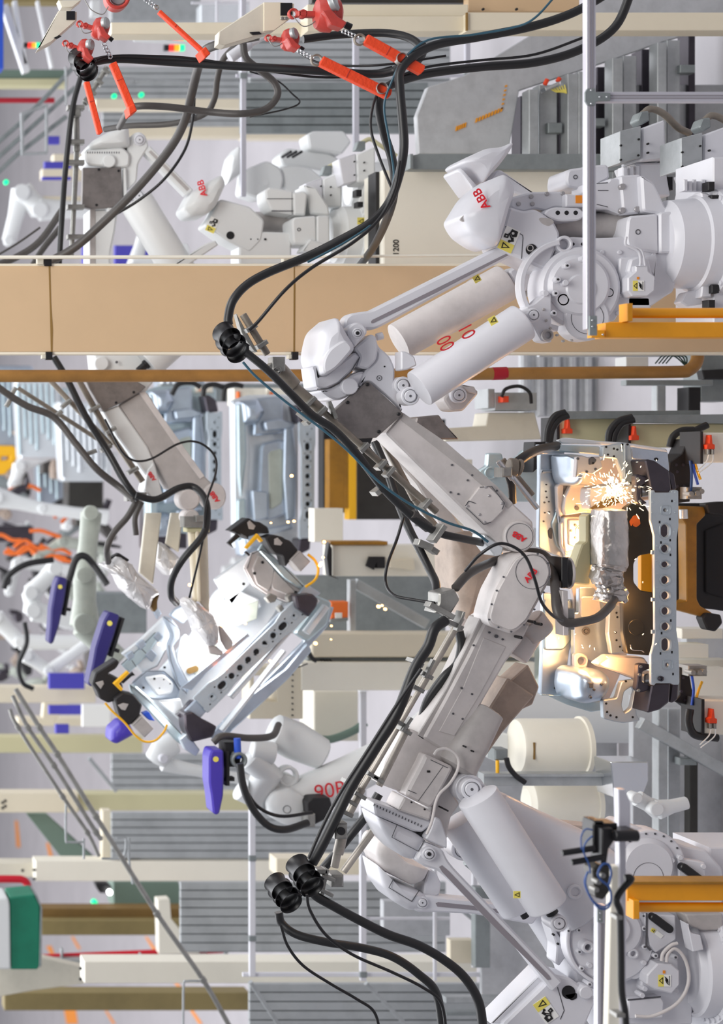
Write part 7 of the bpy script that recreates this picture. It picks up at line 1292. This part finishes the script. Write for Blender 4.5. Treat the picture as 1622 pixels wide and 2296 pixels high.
hose('cable', [(560, 740, 11.6), (580, 720, 11.6), (640, 650, 11.55), (700, 600, 11.55), (790, 545, 11.5), (850, 492, 11.5), (885, 425, 11.48), (897, 360, 11.45)], 4, 'thin black cable beside the longest hose over the tan column', 'black', cat='cable')
hose('cable', [(690, 588, 11.55), (780, 540, 11.55), (845, 490, 11.6), (882, 410, 11.7), (876, 330, 11.65), (862, 240, 11.6), (880, 180, 11.55), (905, 135, 11.5), (960, 90, 11.5), (1060, 78, 11.5), (1150, 62, 11.45), (1200, 40, 11.4), (1255, -20, 11.4)], 2.6, 'thin teal cable winding along the hanging hoses', 'teal_hose', cat='cable')
hose('cable', [(878, 420, 11.8), (850, 350, 11.8), (832, 290, 11.8), (836, 240, 11.8), (852, 205, 11.8), (890, 175, 11.8), (960, 150, 11.8), (1080, 135, 11.8), (1200, 122, 11.8), (1320, 80, 11.7)], 3.2, 'thin black cable left of the hanging hoses', 'black', cat='cable')
hose('cable', [(670, 118, 12.2), (720, 142, 12.1), (800, 148, 12.0), (890, 142, 11.9), (1000, 125, 11.9)], 2.6, 'thin black cable between the two orange straps', 'black', cat='cable')
# hose from gripper along arm A
hose('hose', [(552, 790, 11.72), (600, 830, 11.7), (655, 885, 11.7), (700, 930, 11.75), (745, 960, 11.75), (790, 1005, 11.75), (825, 1050, 11.8), (860, 1095, 11.8), (905, 1140, 11.8), (940, 1170, 11.8), (985, 1195, 11.8), (1040, 1208, 11.9), (1080, 1216, 12.1), (1110, 1222, 12.5)], 9, 'thick black hose strapped along the front arm below the black hose clamp', n=14)
hose('cable', [(545, 812, 11.6), (575, 845, 11.6), (640, 900, 11.6), (720, 960, 11.6), (780, 1010, 11.6), (850, 1080, 11.6), (920, 1130, 11.6), (1000, 1170, 11.6), (1060, 1190, 11.6), (1095, 1215, 11.6)], 3, 'thin teal cable along the front arm hose', 'teal_hose', cat='cable')
hose('hose', [(840, 990, 12.5), (870, 1060, 12.45), (890, 1120, 12.4), (915, 1180, 12.3), (940, 1230, 12.2), (965, 1280, 12.1), (978, 1310, 12.0), (978, 1345, 11.9)], 9, 'thick black hose hanging behind the arm down to the grey hose saddle', n=12)
hose('cable', [(905, 1160, 12.2), (890, 1210, 12.2), (868, 1270, 12.1), (866, 1310, 12.1), (885, 1335, 12.0), (930, 1345, 11.9), (975, 1352, 11.8)], 3.4, 'thin black cable bowing out left of the grey hose saddle', 'black', cat='cable')
hose('hose', [(1000, 1390, 11.72), (975, 1410, 11.7), (960, 1450, 11.7), (930, 1500, 11.7), (890, 1600, 11.7), (840, 1680, 11.7), (790, 1760, 11.7), (760, 1820, 11.7), (725, 1890, 11.72), (700, 1935, 11.75)], 12, 'thick black hose running along the lower arm from grey saddle to hose clamp', n=14)
hose('cable', [(945, 1500, 11.6), (890, 1580, 11.6), (820, 1690, 11.6), (765, 1775, 11.6), (725, 1850, 11.6), (692, 1925, 11.6)], 4, 'thin black cable beside the lower arm hose', 'black', cat='cable')
hose('hose', [(1030, 1415, 12.1), (1035, 1450, 12.1), (1025, 1490, 12.1), (995, 1520, 12.1), (960, 1570, 12.15), (945, 1620, 12.2)], 10, 'black hose on the far side of the lower arm, beside its rails', n=12)
hose('hose', [(850, 1780, 12.3), (820, 1830, 12.3), (780, 1880, 12.3), (740, 1930, 12.4), (690, 1985, 12.45), (660, 2000, 12.5)], 10, 'black hose behind, running down to the left one of the two lower hose clamps', n=12)
hose('hose', [(698, 1995, 11.8), (710, 2010, 11.8), (745, 2030, 11.8), (800, 2060, 11.8), (870, 2095, 11.8), (940, 2120, 11.8), (1000, 2155, 11.8), (1045, 2195, 11.8), (1075, 2250, 11.8), (1085, 2330, 11.8)], 10.5, 'thick black hose curving from the right lower hose clamp to the bottom edge', n=14)
hose('hose', [(625, 2045, 12.4), (632, 2070, 12.4), (665, 2095, 12.35), (730, 2112, 12.3), (810, 2125, 12.3), (880, 2145, 12.25), (940, 2185, 12.2), (980, 2230, 12.2), (995, 2330, 12.2)], 9.5, 'thick black hose from the left lower hose clamp curving to the bottom edge', n=14)
hose('cable', [(688, 2005, 11.7), (695, 2040, 11.7), (730, 2095, 11.7), (790, 2140, 11.7), (880, 2180, 11.7), (950, 2215, 11.7), (990, 2250, 11.7), (1003, 2330, 11.7)], 3.6, 'thin black cable from the right lower hose clamp to the bottom edge', 'black', cat='cable')
hose('cable', [(630, 2075, 12.3), (645, 2120, 12.3), (680, 2165, 12.3), (740, 2205, 12.3), (800, 2240, 12.3), (840, 2270, 12.3), (855, 2330, 12.3)], 3.4, 'thin black cable from the left lower hose clamp to the bottom edge', 'black', cat='cable')
def ring_clamp(X, Y, d, r, rot, label):
    """black hinged cable guide rings: three flared open hoops around the hose"""
    g = thing('hose_clamp_guide', label, 'hose clamp', X, Y, d); a = math.radians(rot); u = V((math.cos(a), math.sin(a)))
    k = d / F
    for i, (off, rr, tl) in enumerate(((-.9, .95, .1), (-.2, 1.05, .1), (.45, 1.0, .1))):
        c0 = V((X, Y)) + u * off * r; A = P(c0.x, c0.y, d - .12 + .02 * i); ax = V((-u.y * .55, -.85, -u.x * .55)).normalized()
        b = B(); o = b.lathe(A + ax * .045, A - ax * .045, [(0, 1.06 * rr * r * k), (.12, 1.0 * rr * r * k), (.5, .92 * rr * r * k), (.88, 1.0 * rr * r * k), (1, 1.06 * rr * r * k), (1, 1.02 * rr * r * k), (.88, .92 * rr * r * k), (.5, .84 * rr * r * k), (.12, .92 * rr * r * k), (0, 1.02 * rr * r * k), (0, 1.06 * rr * r * k)], 28, False)
        b.build('guide_ring', 'black', g)
    B().bar((X + r * .8, Y - r * .3), (X + r * 1.5, Y + r * .2), r * .3, .06, d - .1, 1).build('guide_hinge', 'black', g); return g
ring_clamp(520, 772, 11.8, 26, 60, 'black ringed hose clamp in front of the tan column, at the top of the rail'); ring_clamp(686, 1968, 11.8, 27, 60, 'black ringed hose clamp low in the photo, right one of two'); ring_clamp(638, 2006, 12.4, 26, 55, 'black ringed hose clamp low in the photo, left one of two'); ring_clamp(188, 148, 12.2, 21, 60, 'black ringed hose clamp in the upper left corner')
# rear hoses
hose('hose', [(182, 170, 15.8), (165, 230, 15.8), (155, 300, 15.8), (145, 400, 15.8), (138, 500, 15.7), (132, 600, 15.7)], 6.5, 'black hose hanging straight from the upper left clamp beside the rear rail', n=12)
hose('hose', [(80, 600, 15.0), (160, 560, 14.9), (230, 500, 14.8), (310, 420, 14.6), (380, 335, 14.4), (415, 270, 14.2), (430, 210, 14.1), (445, 150, 13.9), (462, 112, 13.5), (510, 95, 13.3), (580, 80, 13.2)], 9.5, 'long grey hose in an S curve in front of the rear robot', 'rubber_grey', n=14)
hose('cable', [(110, 600, 15.2), (150, 570, 15.2), (230, 500, 15.0), (310, 450, 14.9), (370, 400, 14.8), (415, 335, 14.8), (432, 270, 14.8), (436, 220, 14.8)], 3.2, 'thin black cable beside the S curved hose', 'black', cat='cable')
hose('hose', [(545, 95, 13.9), (552, 130, 13.9), (580, 155, 13.9), (615, 185, 13.9), (622, 215, 13.9), (595, 245, 13.9), (540, 255, 13.9), (460, 250, 14), (380, 240, 14), (310, 238, 14), (288, 250, 14.2), (268, 285, 14.6)], 8, 'grey hose looping behind the right beam arm and along to the rear robot head', 'rubber_grey', n=12)
hose('hose', [(530, 100, 14.4), (500, 135, 14.5), (488, 175, 14.6), (480, 225, 14.7), (455, 258, 14.8), (380, 278, 15), (290, 282, 15.2), (235, 290, 15.4)], 7, 'grey hose behind the S curve, sagging toward the rear robot head', 'rubber_grey', n=12)
hose('cable', [(560, 160, 14.2), (620, 180, 14.2), (655, 210, 14.2), (672, 230, 14.2), (640, 245, 14.2), (560, 262, 14.2)], 2, 'thin black cable loop right of the grey looping hose', 'black', cat='cable')
for i, pts in enumerate(([(140, 470), (90, 540), (40, 575), (-20, 600)], [(135, 510), (95, 560), (70, 600)], [(90, 510), (40, 545), (-10, 575)])): hose('hose', [p + (16.5 + .2 * i,) for p in pts], (8, 7, 2.5)[i], ('brown grey hose sloping to the left edge beside the rear rail', 'second brown grey hose under the first, beside the rear rail', 'thin cable above the brown grey hoses at the left edge')[i], 'rubber_grey')
# hoses around G and K
hose('hose', [(-30, 845, 15.7), (5, 875, 15.7), (60, 910, 15.7), (120, 935, 15.7), (170, 995, 15.65), (215, 1050, 15.6), (265, 1090, 15.6), (300, 1120, 15.5)], 8, 'dark hose sagging under the slanted rails to the clamp at the big rear arm', 'rubber_grey')
hose('hose', [(120, 800, 15.6), (150, 850, 15.6), (190, 930, 15.6), (240, 1010, 15.6), (280, 1080, 15.5), (310, 1120, 15.5)], 8, 'black hose along the slanted rails of the big rear arm', 'rubber')
hose('hose', [(305, 1110, 15.4), (350, 1120, 15.4), (400, 1095, 15.4), (435, 1092, 15.4), (460, 1120, 15.3), (465, 1160, 15.2), (455, 1200, 15.1), (410, 1255, 15.1), (386, 1300, 15.2), (384, 1335, 15.3), (396, 1352, 15.5)], 8, 'black hose over the big rear wrist, curving down into the foil covered gun', 'rubber', n=12)
hose('hose', [(308, 1120, 15.6), (285, 1160, 15.6), (255, 1195, 15.6), (240, 1230, 15.6), (243, 1260, 15.8)], 7.5, 'grey hose hanging from the rear clamp to the upper foil sleeve', 'rubber_grey', n=12)
hose('hose', [(318, 1125, 15.9), (303, 1160, 15.9), (305, 1200, 15.9)], 6.5, 'short grey hose beside the one feeding the upper foil sleeve', 'rubber_grey')
hose('cable', [(235, 940, 15.3), (280, 1020, 15.3), (330, 1032, 15.3), (400, 995, 15.3), (445, 992, 15.3), (480, 1020, 15.3), (484, 1060, 15.3), (462, 1130, 15.2), (455, 1210, 15.1), (425, 1340, 15.3)], 2.6, 'thin black cable looping over the big rear arm', 'black', cat='cable')
hose('hose', [(8, 1320, 23), (20, 1290, 23), (60, 1265, 23), (120, 1255, 23)], 7, 'black hose arching at the far left over the white robot', 'rubber'); hose('hose', [(155, 1300, 19.5), (170, 1255, 19.5), (190, 1247, 19.5), (212, 1270, 19.5), (240, 1310, 19.4)], 8, 'black hose hoop over the dark purple guns', 'rubber'); hose('hose', [(55, 1395, 23), (60, 1440, 23), (42, 1490, 23), (50, 1530, 23), (75, 1545, 23)], 5.5, 'black hose hanging below the white robot at far left', 'rubber')
hose('hose', [(538, 1712, 15.6), (545, 1760, 15.6), (565, 1810, 15.6), (600, 1850, 15.6), (640, 1860, 15.6), (690, 1845, 15.7)], 8.5, 'black hose hanging in a bow from the purple gun to the arm marked 90R', 'rubber', n=12); hose('cable', [(550, 1770, 15.7), (580, 1810, 15.7), (630, 1830, 15.7), (700, 1822, 15.8)], 4, 'thin black cable inside the bow of hose by the arm marked 90R', 'black', cat='cable')
hose('hose', [(478, 1665, 15.9), (500, 1650, 15.9), (560, 1655, 16), (610, 1650, 16.2), (625, 1625, 16.4)], 8, 'dark hose across the top of the purple gun', 'rubber_grey')
